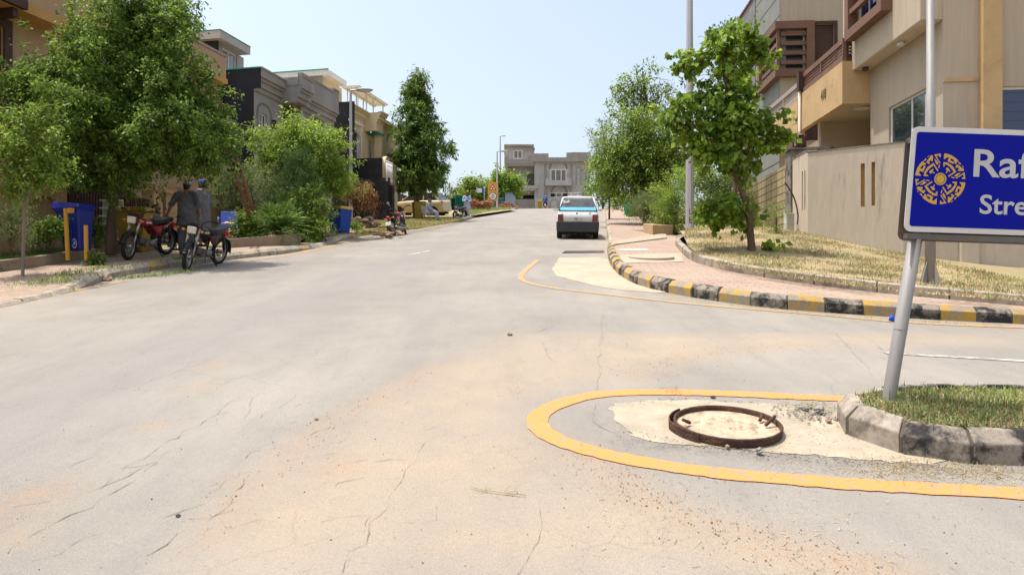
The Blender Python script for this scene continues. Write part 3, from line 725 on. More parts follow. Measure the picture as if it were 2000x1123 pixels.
blades('grass_median', scatter_poly(_gp, 11000, H, 0.16, 1, 0.35), 0.055, 0.007, M_GRASS, 1, 1.6, label='short green and straw grass on the median beneath the blue street sign')
blades('grass_median_clippings', scatter_poly(_gp, 8000, H, 0.175, 2), 0.034, 0.006, M_DRYG, 2, 4.0, label='dry grass clippings lying over the grass of the median')
# dry grass on the bank behind the low kerb
_bk = [flat2(p) for p in GL([(1335, 482), (1350, 498), (1400, 515), (1480, 530), (1600, 548), (1760, 567), (2000, 586), (2000, 545), (1765, 505), (1580, 458), (1500, 452), (1345, 466)], 0.3)]
_bk = _bk[:7] + [_in[-1] + _ie * 6 + Vector((.1, .15, 0)), _in[-1] + _ie * 6 + Vector((.9, 3.2, 0))] + _bk[7:]
blades('grass_bank_dry', scatter_poly(_bk, 70000, Hb, 0.075, 3, .75), 0.05, 0.011, M_DRYG, 3, 2.2, label='straw coloured cut grass covering the sloping bank')
blades('grass_bank_green', scatter_poly(_bk, 12000, Hb, 0.075, 4, 1.2), 0.06, 0.011, M_GRASS, 4, 1.0, label='green tufts growing through the straw on the bank')

M_GALV = pm('galvanised_steel', (0.27, 0.255, 0.245, 1), 0.62, 0.18, 6, 0.1, 60, metal=0.3, c2=(0.3, 0.25, 0.2, 1), c2amt=0.25, c2scale=3, spec=0.5, streak=6)
M_SIGNB = pm('sign_blue', (0.002, 0.006, 0.27, 1), 0.55, 0.06, 2, 0.0, spec=0.12)
M_SIGNW = pm('sign_border_white', (0.62, 0.595, 0.56, 1), 0.4, 0.08, 3, 0.0, spec=0.4)
M_SIGNY = pm('emblem_gold', (0.60, 0.36, 0.045, 1), 0.4, 0.05, 3, 0.0)
M_SIGNT = pm('sign_lettering_white', (0.50, 0.49, 0.48, 1), 0.5, 0.04, 3, 0.0)
M_BACK = pm('sign_back_metal', (0.16, 0.15, 0.14, 1), 0.5, 0.25, 4, 0.1, metal=0.4, c2=(0.16, 0.08, 0.04, 1), c2amt=0.35)
def rrect(w_, h_, r, n=6, x0=0, y0=0):
    out = []
    for cx, cy, a0 in ((w_ - r, h_ - r, 0), (r, h_ - r, 90), (r, r, 180), (w_ - r, r, 270)):
        for i in range(n + 1):
            a = R(a0 + 90 * i / n); out.append((x0 + cx + r * math.cos(a), y0 + cy + r * math.sin(a)))
    return out
def text_mesh(txt, size, font_scale_x=1.0, bold=0.0):
    cu = bpy.data.curves.new('lettering', 'FONT'); cu.body = txt; cu.size = size; cu.offset = bold; cu.fill_mode = 'FRONT'; cu.resolution_u = 4
    to = bpy.data.objects.new('lettering', cu); col.objects.link(to)
    me = bpy.data.meshes.new_from_object(to.evaluated_get(bpy.context.evaluated_depsgraph_get()))
    bpy.data.objects.remove(to); bpy.data.curves.remove(cu)
    v = [(p.co.x * font_scale_x, p.co.y) for p in me.vertices]; f = [tuple(p.vertices) for p in me.polygons]; bpy.data.meshes.remove(me); return v, f
def put_text(mb, txt, size, o, X, Y, fx=1.0, bold=0.0, mi=0, center=False, lift=0.0, fit=None):
    v, f = text_mesh(txt, size, fx, bold); X, Y, o = Vector(X), Vector(Y), Vector(o); N = X.cross(Y).normalized()
    if not v: return
    x0 = min(p[0] for p in v); x1 = max(p[0] for p in v); y0 = min(p[1] for p in v); y1 = max(p[1] for p in v)
    sx = sy = 1.0
    if fit: sx = fit[0] / (x1 - x0); sy = fit[1] / (y1 - y0)
    c = (x0 + x1) / 2 if center else x0
    mb.add([o + X * (p[0] - c) * sx + Y * (p[1] - (y0 if fit else 0)) * sy + N * lift for p in v], f, mi)
# the sign: pole leaning to the right, two plates on a frame
base = G(1735, 783, 0.165)
SD = base.y
top = A(1790, 455, SD - 0.02)
t = thing('street_sign', 'blue street name sign with gold round emblem on a leaning pole in the grass', 'street sign', base)
mb = MB(); ax = (top - base).normalized(); mb.tube([base - ax * .15, base, top + ax * 0.46], 0.041, 20)
for zz in (0.03, 0.36):
    c = top + ax * zz; 
mb.torus(base + ax * 0.475, 0.0415, 0.002, 'z', 20, 6)
obj('pole', mb, M_GALV, t)
p00, p10 = A(1765, 452, SD - 0.11), A(2000, 460, SD - 0.10)
p01 = A(1782, 247, SD - 0.13)
X = (p10 - p00).normalized(); Y = (p01 - p00); Hs = Y.length; Y = (Y - X * Y.dot(X)).normalized(); N = X.cross(Y).normalized()   # N faces the camera side
if N.y > 0: N = -N
Ws = 1.30
shear = (p01 - p00).dot(X)
mb = MB(); poly = [(x + shear * y / Hs, y) for x, y in rrect(Ws, Hs, 0.045)]
mb.prism(poly, p00, X, Y, -N * 0.004, 0); plate = obj('plate', mb, M_SIGNW, t)
mb = MB(); poly = [(x + shear * y / Hs, y) for x, y in rrect(Ws - 0.064, Hs - 0.068, 0.018, x0=0.032, y0=0.034)]
mb.add([p00 + X * x + Y * y + N * 0.0015 for x, y in poly], [tuple(range(len(poly)))]); obj('face_panel', mb, M_SIGNB, plate)
mb = MB(); q = p00 - N * 0.06
mb.prism([(x + shear * y / Hs, y - 0.055) for x, y in rrect(Ws, Hs, 0.045)], q - X * 0.003, X, Y, -N * 0.004); obj('rear_plate', mb, M_BACK, t)
mb = MB()
for yy in (-0.045, 0.1, Hs - 0.1):
    o = p00 + Y * yy - N * 0.07 + X * 0.03; mb.pp(o, X * (Ws - 0.06), Y * 0.035, N * 0.06)
obj('mounting_frame', mb, M_BACK, t)
mb = MB(); c = base + ax * ((p00.z - base.z) - 0.028)
mb.pp(c - X * 0.05 + N * 0.046 , X * 0.115 + Y * 0.022, Y * 0.034, N * 0.006)
mb.pp(c - X * 0.05 - N * 0.05, N * 0.096, Y * 0.03, X * 0.006); mb.pp(c + X * 0.06 - N * 0.05, N * 0.096, Y * 0.03, X * 0.006)
obj('clamp', mb, M_GALV, t)
# lettering: positions measured on the sign face
def onface(px, py):
    r = ray(px, py); d = (p00 - Vector((0, 0, EYE))).dot(N) / r.dot(N); return Vector((0, 0, EYE)) + r * d
mb = MB()
a, b = onface(1900, 346), onface(1988, 346); hR = (onface(1905, 291) - onface(1901, 346)).length
put_text(mb, 'Raf', 1.0, a + N * 0.003, X, Y, bold=0.016, fit=((onface(2016, 346) - a).length, hR * 1.0))
a2 = onface(1912, 418); put_text(mb, 'Street', 1.0, a2 + N * 0.003, X, Y, bold=0.016, fit=((onface(2054, 420) - a2).length, (onface(1915, 380) - a2).length * 1.0))
obj('lettering', mb, M_SIGNT, plate)
# round gold emblem, one quadrant of angular letter shapes repeated four times (coordinates in a 1037 px square about 527,563)
mb = MB(); ec = onface(1836, 350); er = (onface(1885, 350) - onface(1787, 350)).length / 2
Q = [[(570,122),(620,125),(700,150),(770,195),(815,235),(800,250),(775,300),(752,285),(760,262),(735,250),(745,232),(690,200),(680,240),(745,265),(732,296),(640,258),(636,230),(655,200),(625,180),(570,228)],
     [(800,240),(868,290),(840,305),(812,262)],
     [(800,300),(918,380),(912,415),(818,412),(815,392),(842,375),(800,345),(785,368),(768,345)],
     [(565,268),(630,275),(720,330),(792,430),(668,522),(652,505),(748,432),(690,360),(630,315),(590,305),(590,340),(565,352)],
     [(625,362),(660,372),(668,392),(694,425),(672,432),(655,420),(625,462),(610,452),(636,420),(612,395),(610,378)],
     [(930,432),(950,550),(888,548),(898,520),(922,515),(908,470),(800,548),(780,540)],
     [(755,500),(800,462),(870,440),(842,470),(815,500),(790,515)],
     [(700,530),(720,515),(770,528),(760,545)],
     [(878,325),(888,315),(898,325),(888,335)], [(895,345),(905,335),(915,345),(905,355)]]
for k in range(4):
    rot = [lambda x, y: (x, y), lambda x, y: (-y, x), lambda x, y: (-x, -y), lambda x, y: (y, -x)][k]
    for pl in Q:
        if k % 2: pl = pl
        pts = []
        for x, y in pl:
            u, v = (x - 527) / 425, (563 - y) / 440
            u, v = rot(u, v) if k != 1 else (-v, u)
            pts.append((u * er, v * er))
        tri = tessellate_polygon([[Vector((p[0], p[1], 0)) for p in pts]])
        mb.add([ec + X * p[0] + Y * p[1] + N * 0.003 for p in pts], [tuple(f) for f in tri])
n = 96
ring = []
for i in range(n):
    a = 2 * math.pi * i / n; r1 = er * (0.252 if (i // 2) % 2 else 0.228); ring.append((r1 * math.cos(a), r1 * math.sin(a)))
inn = [(er * .185 * math.cos(2 * math.pi * i / n), er * .185 * math.sin(2 * math.pi * i / n)) for i in range(n)]
mb.add([ec + X * p[0] + Y * p[1] + N * 0.003 for p in ring + inn], [(i, (i + 1) % n, n + (i + 1) % n, n + i) for i in range(n)])
mb.add([ec + X * er * .165 * math.cos(2 * math.pi * i / 40) + Y * er * .165 * math.sin(2 * math.pi * i / 40) + N * 0.003 for i in range(40)], [tuple(range(40))])
obj('emblem', mb, M_SIGNY, plate)
# ---------------------------------------------------------------- buildings
class Fr:
    """vertical frame: U runs along the facade, W points out of it, Z is world height"""
    def __init__(s, o, U, W): s.o = Vector((o[0], o[1], 0)); s.U = Vector((U[0], U[1], 0)).normalized(); s.W = Vector((W[0], W[1], 0)).normalized()
    def p(s, u, w_, z): return s.o + s.U * u + s.W * w_ + Vector((0, 0, z))
    def hit(s, px, py, w_=0.0):
        r = ray(px, py); o = s.o + s.W * w_; d = o.dot(s.W) / r.dot(s.W); q = r * d
        return (q - o).dot(s.U), EYE + q.z
    def u(s, px, w_=0.0): return s.hit(px, 500, w_)[0]
    def z(s, px, py, w_=0.0): return s.hit(px, py, w_)[1]
    def box(s, mb, u0, u1, w0, w1, z0, z1, mi=0): mb.pp(s.p(u0, w0, z0), s.U * (u1 - u0), s.W * (w1 - w0), Vector((0, 0, z1 - z0)), mi)
    def rect(s, x0, yt, yb, x1, w_=0.0):
        ua, zt = s.hit(x0, yt, w_); _, zb = s.hit(x0, yb, w_); ub = s.u(x1, w_); return (min(ua, ub), max(ua, ub), min(zt, zb), max(zt, zb))
    def shift(s, u, w_=0.0): q = s.p(u, w_, 0); return Fr((q.x, q.y), s.U, s.W)
    def turn(s, u, w_=0.0):               # the wall that faces back along -U (towards the camera), running from the facade inwards
        q = s.p(u, w_, 0); return Fr((q.x, q.y), -s.W, -s.U)
def facade(mb, fr, u0, u1, z0, z1, w_=0.0, th=0.2, holes=(), mi=0):
    us = sorted({u0, u1, *[min(max(h[0], u0), u1) for h in holes], *[min(max(h[1], u0), u1) for h in holes]}); zs = sorted({z0, z1, *[min(max(h[2], z0), z1) for h in holes], *[min(max(h[3], z0), z1) for h in holes]})
    def solid(i, j):
        if i < 0 or j < 0 or i >= len(us) - 1 or j >= len(zs) - 1: return False
        a, b = (us[i] + us[i + 1]) / 2, (zs[j] + zs[j + 1]) / 2
        return not any(h[0] < a < h[1] and h[2] < b < h[3] for h in holes)
    flip = fr.U.cross(Vector((0, 0, 1))).dot(fr.W) < 0
    def q(pts): mb.add(pts, [(0, 1, 2, 3) if not flip else (3, 2, 1, 0)], mi)
    P = fr.p; wb = w_ - th
    for i in range(len(us) - 1):
        for j in range(len(zs) - 1):
            if not solid(i, j): continue
            a, b, c, d = us[i], us[i + 1], zs[j], zs[j + 1]
            q([P(a, w_, c), P(b, w_, c), P(b, w_, d), P(a, w_, d)]); q([P(b, wb, c), P(a, wb, c), P(a, wb, d), P(b, wb, d)])
            if not solid(i - 1, j): q([P(a, wb, c), P(a, w_, c), P(a, w_, d), P(a, wb, d)])
            if not solid(i + 1, j): q([P(b, w_, c), P(b, wb, c), P(b, wb, d), P(b, w_, d)])
            if not solid(i, j - 1): q([P(a, wb, c), P(b, wb, c), P(b, w_, c), P(a, w_, c)])
            if not solid(i, j + 1): q([P(a, w_, d), P(b, w_, d), P(b, wb, d), P(a, wb, d)])
def window(fr, par, r, w_, fm, gm, mull=1, bars=0, fw=0.06, inset=0.06, name='window', arch=False):
    u0, u1, z0, z1 = r; mb = MB(); a, b = w_ - inset - 0.05, w_ - inset
    fr.box(mb, u0, u0 + fw, a, b, z0, z1); fr.box(mb, u1 - fw, u1, a, b, z0, z1)
    fr.box(mb, u0 + fw, u1 - fw, a, b, z1 - fw, z1); fr.box(mb, u0 + fw, u1 - fw, a, b, z0, z0 + fw)
    for k in range(mull):
        c = u0 + (u1 - u0) * (k + 1) / (mull + 1); fr.box(mb, c - fw * .4, c + fw * .4, a + .004, b - .004, z0 + fw, z1 - fw)
    for k in range(bars):
        c = z0 + (z1 - z0) * (k + 1) / (bars + 1); fr.box(mb, u0 + fw, u1 - fw, a + .008, b - .008, c - fw * .3, c + fw * .3)
    o = obj(name, mb, fm, par)
    g_ = MB(); fr.box(g_, u0 + fw * .5, u1 - fw * .5, a + .018, a + .026, z0 + fw * .5, z1 - fw * .5); obj('pane', g_, gm, o); return o
def archpoly(u0, u1, z0, zs, rise, n=14):
    c, hw = (u0 + u1) / 2, (u1 - u0) / 2
    return [(u0, z0), (u1, z0)] + [(c + hw * math.cos(math.pi * k / n), zs + rise * math.sin(math.pi * k / n)) for k in range(n + 1)]
def archframe(mb, fr, u0, u1, z0, zs, rise, w_, wd, dep, mi=0, n=14):
    c, hw = (u0 + u1) / 2, (u1 - u0) / 2
    pts = [(u0, z0)] + [(c - hw * math.cos(math.pi * k / n), zs + rise * math.sin(math.pi * k / n)) for k in range(n + 1)] + [(u1, z0)]
    out = [(u0 - wd, z0)] + [(c - (hw + wd) * math.cos(math.pi * k / n), zs + (rise + wd) * math.sin(math.pi * k / n)) for k in range(n + 1)] + [(u1 + wd, z0)]
    for i in range(len(pts) - 1):
        a, b, c2, d = pts[i], pts[i + 1], out[i + 1], out[i]
        lo = [fr.p(q[0], w_, q[1]) for q in (a, b, c2, d)]; hi = [fr.p(q[0], w_ + dep, q[1]) for q in (a, b, c2, d)]
        mb.add(lo + hi, [(4, 5, 6, 7), (7, 6, 5, 4)[::-1], (0, 1, 5, 4), (1, 2, 6, 5), (2, 3, 7, 6), (3, 0, 4, 7)], mi)
M_TAN = pm('plaster_tan', (0.40, 0.27, 0.155, 1), 0.9, 0.14, 1.2, 0.3, 70, c2=(0.30, 0.20, 0.115, 1), c2amt=0.3, c2scale=0.8, streak=3, c2sharp=.3)
M_ORANGE = pm('plaster_ochre', (0.46, 0.265, 0.085, 1), 0.9, 0.12, 1.5, 0.2, 70)
M_GREYC = pm('cement_render', (0.29, 0.265, 0.24, 1), 0.93, 0.16, 0.9, 0.3, 60, c2=(0.165, 0.15, 0.135, 1), c2amt=0.35, c2scale=0.6, streak=2, c2sharp=.3)
M_GREYL = pm('cement_render_light', (0.40, 0.375, 0.345, 1), 0.93, 0.14, 0.9, 0.3, 60, c2=(0.22, 0.205, 0.185, 1), c2amt=0.3, c2scale=0.7, c2sharp=.3)
M_BITU = pm('bitumen_black', (0.013, 0.013, 0.016, 1), 0.75, 0.4, 0.6, 0.3, 30, streak=3)
M_BITU2 = pm('bitumen_mottled', (0.018, 0.017, 0.017, 1), 0.85, 0.4, 1, 0.4, 30, c2=(0.105, 0.10, 0.09, 1), c2amt=0.3, c2scale=1.3, c2sharp=.25)
M_CREAM = pm('plaster_cream', (0.64, 0.51, 0.32, 1), 0.9, 0.10, 1.0, 0.2, 60, c2=(0.54, 0.42, 0.26, 1), c2amt=0.3, c2scale=0.7, streak=3, c2sharp=.3)
M_WHITE = pm('white_paint', (0.68, 0.66, 0.62, 1), 0.55, 0.06, 3, 0.0)
M_GREEN_EDGE = pm('green_waterproofing', (0.02, 0.30, 0.16, 1), 0.7, 0.2, 4, 0.1)
M_GLASS = glass('window_glass'); M_GLASSB = glass('window_glass_blue', (0.012, 0.02, 0.085, 1), 0.03)
M_BROWNW = pm('brown_window_paint', (0.062, 0.030, 0.020, 1), 0.6, 0.2, 3, 0.1)
M_BROWNL = pm('brown_cladding', (0.17, 0.092, 0.062, 1), 0.7, 0.16, 2, 0.15)
M_MAROON = pm('maroon_gate', (0.045, 0.016, 0.014, 1), 0.6, 0.25, 3, 0.1)
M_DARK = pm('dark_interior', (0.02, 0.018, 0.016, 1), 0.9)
M_IRON = pm('grey_iron', (0.085, 0.078, 0.072, 1), 0.6, 0.2, 3, 0.1, metal=0.2)
def zg(fr, u, w_=0): q = fr.p(u, w_, 0); return float(H(q.x, q.y))

# ---- left row
FL = Fr((-12.4, 14.0), (math.sin(R(12)), math.cos(R(12))), (math.cos(R(12)), -math.sin(R(12))))
FB = Fr((-9.9, 14.0), (math.sin(R(10)), math.cos(R(10))), (math.cos(R(10)), -math.sin(R(10))))
def root(fr, u, name, label, cat): q = fr.p(u, 0, 0); return thing(name, label, cat, (q.x, q.y, float(H(q.x, q.y))))
# tan house with dark brown windows at the near end
t = root(FL, 0, 'tan_house', 'tan plastered house with ochre cornice and dark brown windows behind the big shady tree', 'house')
ue = FL.u(122); zb = zg(FL, 0) - 0.5; zt = FL.z(122, -60); zc = FL.z(100, 66)
mb = MB()
h1 = FL.rect(-30, 40, 300, 6); h2 = FL.rect(48, 205, 290, 72)
facade(mb, FL, -5.0, ue, zb, zc, 0, 0.25, [h1, h2]); FL.box(mb, -5, ue - .02, -9, -0.26, zb, zc - 0.3)
FL.box(mb, -5.0, ue, -8, 0.55, zc + 0.26, zt)
q = FL.turn(ue, 0.55)
obj('wall', mb, M_TAN, t)
mb = MB(); FL.box(mb, -5.0, ue + .04, -0.3, 0.62, zc, zc + 0.2); FL.box(mb, -5, ue + .02, -0.3, 0.58, zc + .2, zc + 0.26); obj('cornice', mb, M_ORANGE, t)
mb = MB(); FL.box(mb, h1[1], h1[1] + .2, 0.003, 0.05, h1[2], h1[3] + .2); FL.box(mb, h1[0], h1[1], 0.003, 0.05, h1[3], h1[3] + .2); obj('window_surround', mb, M_BROWNW, t)
window(FL, t, h1, 0, M_BROWNW, M_GLASS, 1, 3); window(FL, t, h2, 0, M_BROWNW, M_GLASS, 1, 2)
mb = MB(); ua, za = FL.hit(38, 22, .5); FL.box(mb, ua - 3.5, ua, 0.0, 0.75, za, za + .22); 
for k in range(5): FL.box(mb, ua - .25 - k * .6, ua - .13 - k * .6, 0.0, 0.6, za - .22, za)
obj('canopy', mb, M_BROWNW, t)
# second tan house with pinkish parapet and grey roof room
t = root(FL, ue + .3, 'pink_parapet_house', 'tan house with pinkish parapet and grey roof room above the big tree', 'house')
u2 = FL.u(426); zp = FL.z(425, 110); mb = MB()
hw_ = [(ue + 1.2, ue + 2.6, zg(FL, ue + 1) + 4.3, zg(FL, ue + 1) + 5.6), (ue + 3.6, ue + 5.0, zg(FL, ue + 1) + 4.3, zg(FL, ue + 1) + 5.6), (ue + .8, ue + 2.2, zg(FL, ue + 1) + .8, zg(FL, ue + 1) + 2.4)]
facade(mb, FL, ue + .05, u2, zb, zp - 1.0, 0, .25, hw_); FL.box(mb, ue + .05, u2 - .03, -9, -.26, zb, zp - .7)
obj('wall', mb, M_TAN, t)
for h in hw_: window(FL, t, h, 0, M_BROWNW, M_GLASS, 1, 1)
mb = MB(); facade(mb, FL, ue + .05, u2 + .02, zp - 1.0 + .18, zp - .06, .3, .18); obj('parapet', mb, pm('plaster_pinkish', (0.42, 0.265, 0.175, 1), 0.9, .12, 1.2, .2), t)
mb = MB(); FL.box(mb, ue + .05, u2 + .03, -.3, .36, zp - 1.0, zp - .82); obj('cornice', mb, M_ORANGE, t)
mb = MB(); FL.box(mb, ue + .05, u2 + .03, .1, .34, zp - .06, zp + .02); obj('coping', mb, M_GREYC, t)
w2 = -1.6; ua, zs_ = FL.hit(430, 59, w2 + .5); ub = FL.u(489, w2 + .5); za = FL.z(422, 66, w2 + .3)
mb = MB(); FL.box(mb, ua, ub, w2 - 5, w2 + .5, zs_ - .3, zs_); slab = obj('roof_slab', mb, M_GREYL, t)
mb = MB(); FL.box(mb, ua - .02, ub, w2 - 5, w2 + .52, zs_ + .002, zs_ + .03); obj('edge_band', mb, M_GREEN_EDGE, slab)
ra, rb = FL.u(416, w2), FL.u(476, w2)
wr = FL.rect(434, 92, 132, 463, w2)
mb = MB(); facade(mb, FL, ra + .02, rb, zp - 1.2, zs_ - .3, w2, .2, [wr]); FL.box(mb, rb - .2, rb, w2 - 4, w2 - .21, zp - 1.2, zs_ - .302); rr_ = obj('roof_room', mb, M_GREYL, t)
mb = MB(); FL.box(mb, ra - .05, ra, w2 - 4.5, w2 + .25, zp - 1.2, zs_ - .302); obj('side_wall', mb, M_BITU2, t)
window(FL, t, wr, w2, M_WHITE, glass('roof_room_glass', (.25, .27, .3, 1), .05), 1, 0, fw=.07)
qa = FL.p(ra - .3, w2 - .5, zs_); mb = MB(); mb.tube([qa, qa + Vector((0, 0, .9))], .025, 6); obj('antenna_rod', mb, M_GALV, t)
# grey cement house with black party wall
t = root(FL, FL.u(496), 'grey_cement_house', 'grey cement house with black coated side wall behind the feathery green tree', 'house')
u0 = FL.u(496); u1 = FL.u(545); ub1 = FL.u(607, .9); uc = FL.u(655, .35); zb = zg(FL, u0) - .5
zco = FL.z(496, 172); zpt = FL.z(507, 124, .32); zcap = zco + .62
SW = FL.turn(u0)
mb = MB(); wsm = FL.rect(508, 220, 246, 521); wn = (u1 + .35, u1 + 1.3, zb + 4.0, zb + 6.1)
facade(mb, FL, u0, u1, zb, zco, 0, .25, [wsm])
facade(mb, FL, u1, ub1, zb, zco, .0, .25, [wn, (u1 + .1, ub1 - .2, zb + .6, zb + 3.2)])
nar = FL.rect(613, 215, 300, 634, .2)
facade(mb, FL, ub1, uc, zb, zco, .2, .25, [nar])
FL.box(mb, u1 - .02, u1 + .2, 0.01, .75, zb + 5.9, zco); FL.box(mb, u1 + .2, ub1, .55, .75, zb + 6.2, zco); FL.box(mb, ub1 - .2, ub1, .21, .55, zb, zco)
FL.box(mb, u1 - .02, ub1, .01, 1.0, zb + 3.35, zb + 3.75); FL.box(mb, u1 - .02, ub1, .85, 1.0, zb + 3.75, zb + 4.5)
FL.box(mb, u0 + .3, uc - .03, -9, -.4, zb, zco - .3)
wall = obj('wall', mb, M_GREYC, t)
mb = MB(); FL.box(mb, u0 - .06, u0, -10, .0, zb, zpt - .15); FL.box(mb, u0 - .062, u0 - .002, .002, .3, zco - .02, zpt - .15); obj('side_wall', mb, M_BITU, t)
mb = MB(); FL.box(mb, u0 - .08, u0 + .02, -10, .30, zpt - .148, zpt - .1); obj('edge_band', mb, M_GREEN_EDGE, t)
mb = MB()
for (a, b, wo) in ((u0 - .02, u1, 0), (u1, ub1, .75), (ub1, uc, .2)):
    for k, (d0, d1, wz) in enumerate(((-.1, .08, .07), (.08, .3, .15), (.3, .42, .22), (.42, .56, .30))): FL.box(mb, a + .004 * k, b + .05 + .01 * k, -.2, wo + wz, zco + d0 + .001, zco + d1)
obj('cornice', mb, M_GREYC, t)
mb = MB()
zc2 = zco + .56
for (a, b, wo, hh) in ((u0 + .01, u0 + .55, .3, zpt - .15), (u0 + .55, u1, .3, FL.z(530, 145, .3)), (u1, ub1, 1.05, FL.z(580, 144, 1.05)), (ub1, uc - .5, .5, FL.z(625, 166, .5)), (uc - .5, uc + .04, .5, FL.z(625, 166, .5) + .15)):
    FL.box(mb, a + .003, b, wo - .18, wo, zc2 + .001, hh); FL.box(mb, a, b + .02, wo - .21, wo + .035, hh + .001, hh + .07)
FL.box(mb, u1 - .01, u1 + .16, .2, 1.05 - .19, zc2, FL.z(580, 144, 1.05)); FL.box(mb, ub1 - .16, ub1, .2, .86, zc2, FL.z(580, 144, 1.05) - .002); FL.box(mb, uc - .14, uc + .03, -6, .3, zc2, zpt - .7)
obj('parapet', mb, M_GREYC, t)
window(FL, t, wsm, 0, M_WHITE, M_GLASS, 1, 0, fw=.05)
mb = MB(); FL.box(mb, wn[0], wn[1], -.24, -.2, wn[2], wn[3]); obj('door', mb, M_DARK, t)
window(FL, t, (nar[0] + .1, nar[1] - .1, nar[2], nar[2] + 1.2), .2, M_WHITE, M_GLASS, 1, 0, fw=.05)
mb = MB()
for r in (FL.rect(503, 200, 290, 528), (nar[0] - .15, nar[1] + .15, nar[2] - .8, nar[3] + .1)):
    archframe(mb, FL, r[0], r[1], r[2], r[3] - .35, .35, .003 if r[0] < u1 else .203, .06, .03)
obj('window_surround', mb, M_GREYC, t)
mb = MB(); lq = FL.hit(530, 243); FL.box(mb, lq[0], lq[0] + .13, 0.003, .14, lq[1] - .18, lq[1] + .16); obj('wall_lamp', mb, M_DARK, t)
# cream house with mottled black side, arched white window and pergola
t = root(FL, FL.u(682), 'cream_house', 'cream plastered house with arched white window, mottled black side and white roof pergola', 'house')
u0 = FL.u(682); u1 = FL.u(711); u2 = FL.u(751, .8); u3 = FL.u(767) - 2; zb = zg(FL, u0) - .5; zco = FL.z(682, 222); zpt = FL.z(680, 189, .3)
wa = FL.rect(684, 240, 328, 702); zal = wa[2]
mb = MB(); zba = FL.z(735, 305, 1.5) - .85; dr = (u1 + .5, u1 + 1.5, zba, zba + 2.2)
facade(mb, FL, u0, u1, zb, zco, 0, .25, [(wa[0] + .1, wa[1] - .1, wa[2], wa[3] - .3)])
facade(mb, FL, u1, u2, zb, zco, 0, .25, [dr, (u1 + .2, u2 - .3, zb + .8, zb + 3.0)])
facade(mb, FL, u2, u3 + 2, zb, zco, .3, .25, [(u2 + .25, u2 + .8, zb + 4.6, zb + 6.0)])
FL.box(mb, u1 - .02, u1 + .18, .01, .7, dr[3] + .35, zco); FL.box(mb, u1 + .18, u2, .5, .7, dr[3] + .35, zco); FL.box(mb, u2 - .2, u2, .31, .7, zb, dr[3] + .34)
FL.box(mb, u0 + .3, u3 + 1.9, -9, -.4, zb, zco - .3)
zba = FL.z(735, 305, 1.5) - .85
FL.box(mb, u1 - .7, u2, .01, 1.5, zba - .45, zba - .05); facade(mb, FL, u0 + .6, u2, zba - .05, zba + .85, 1.5, .15)
obj('wall', mb, M_CREAM, t)
mb = MB(); FL.box(mb, u0 - .06, u0, -10, .3, zb, zpt - .05); obj('side_wall', mb, M_BITU2, t)
mb = MB(); FL.box(mb, u0 + .45, u0 + .6, -0, 1.52, zba - .5, zba + .87); FL.box(mb, u0 + .2, u0 + .5, 1.3, 2.2, zb, zba - .55); obj('stained_panel', mb, M_BITU2, t)
mb = MB()
for (a, b, wo) in ((u0 - .02, u1, 0), (u1, u2, .7), (u2, u3 + 2, .3)):
    for k, (d0, d1, wz) in enumerate(((0, .1, .06), (.1, .3, .14), (.3, .45, .22))): FL.box(mb, a + .004 * k, b + .05 + .01 * k, -.2, wo + wz, zco + d0 + .001, zco + d1)
obj('cornice', mb, M_CREAM, t)
mb = MB()
for (a, b, wo, hh) in ((u0 + .01, u1, .3, zpt - .25), (u1, u2, 1.0, zpt - .2), (u2, u3 + 2, .55, zpt - .4)):
    FL.box(mb, a + .003, b, wo - .18, wo, zco + .451, hh); FL.box(mb, a, b + .02, wo - .2, wo + .035, hh + .001, hh + .07)
FL.box(mb, u1 - .01, u1 + .16, .1, .81, zco + .45, zpt - .2); FL.box(mb, u2 - .16, u2, .37, .81, zco + .45, zpt - .202)
obj('parapet', mb, M_CREAM, t)
mb = MB(); aw = (wa[0] + .1, wa[1] - .1); archframe(mb, FL, aw[0], aw[1], wa[2], wa[3] - .65, .35, .003, .12, .07)
FL.box(mb, wa[0] - .2, wa[1] + .2, .003, .13, wa[3] + .05, wa[3] + .17); FL.box(mb, wa[0] - .14, wa[0] - .04, .003, .06, wa[2], wa[3] + .05); FL.box(mb, wa[1] + .04, wa[1] + .14, .003, .06, wa[2], wa[3] + .05)
obj('window_surround', mb, M_WHITE, t)
window(FL, t, (aw[0], aw[1], wa[2], wa[3] - .3), 0, M_WHITE, M_GLASS, 1, 3, fw=.05)
mb = MB(); FL.box(mb, dr[0], dr[1], -.2, -.15, dr[2], dr[3]); obj('door', mb, M_WHITE, t)
mb = MB(); FL.box(mb, dr[0] - .2, u2 + .1, .01, .75, dr[3] + .25, dr[3] + .32); obj('canopy', mb, M_GREEN_EDGE, t)
# porch: arch, railing, dark gate beyond
zr = FL.z(722, 370); ur = FL.u(722, 1.5)
mb = MB()
for k in range(9): q = FL.p(u0 + .7 + k * (FL.u(755, 2.) - u0 - .75) / 8, 2.0, zr); mb.tube([q, q + Vector((0, 0, .95))], .02, 5); mb.ell(q + Vector((0, 0, .98)), (.03, .03, .06), 6)
for zz in (.05, .5, .8): FL.box(mb, u0 + .7, FL.u(756, 2.), 1.985, 2.015, zr + zz, zr + zz + .035)
obj('porch_railing', mb, M_WHITE, t)
mb = MB(); FL.box(mb, u0 + .3, FL.u(757, 2.05), 1.8, 2.05, zb, zr); FL.box(mb, u0 + .1, u0 + .3, -1, 2.06, zb, zr + .2); obj('porch_wall', mb, M_BITU2, t)
mb = MB(); archframe(mb, FL, u0 + .9, FL.u(757, 1.5), zr, zr + .7, .5, 1.4, .25, .2); FL.box(mb, u0 + .5, u0 + .95, 1.4, 1.6, zr - .3, zba - .46); obj('porch_arch', mb, M_CREAM, t)
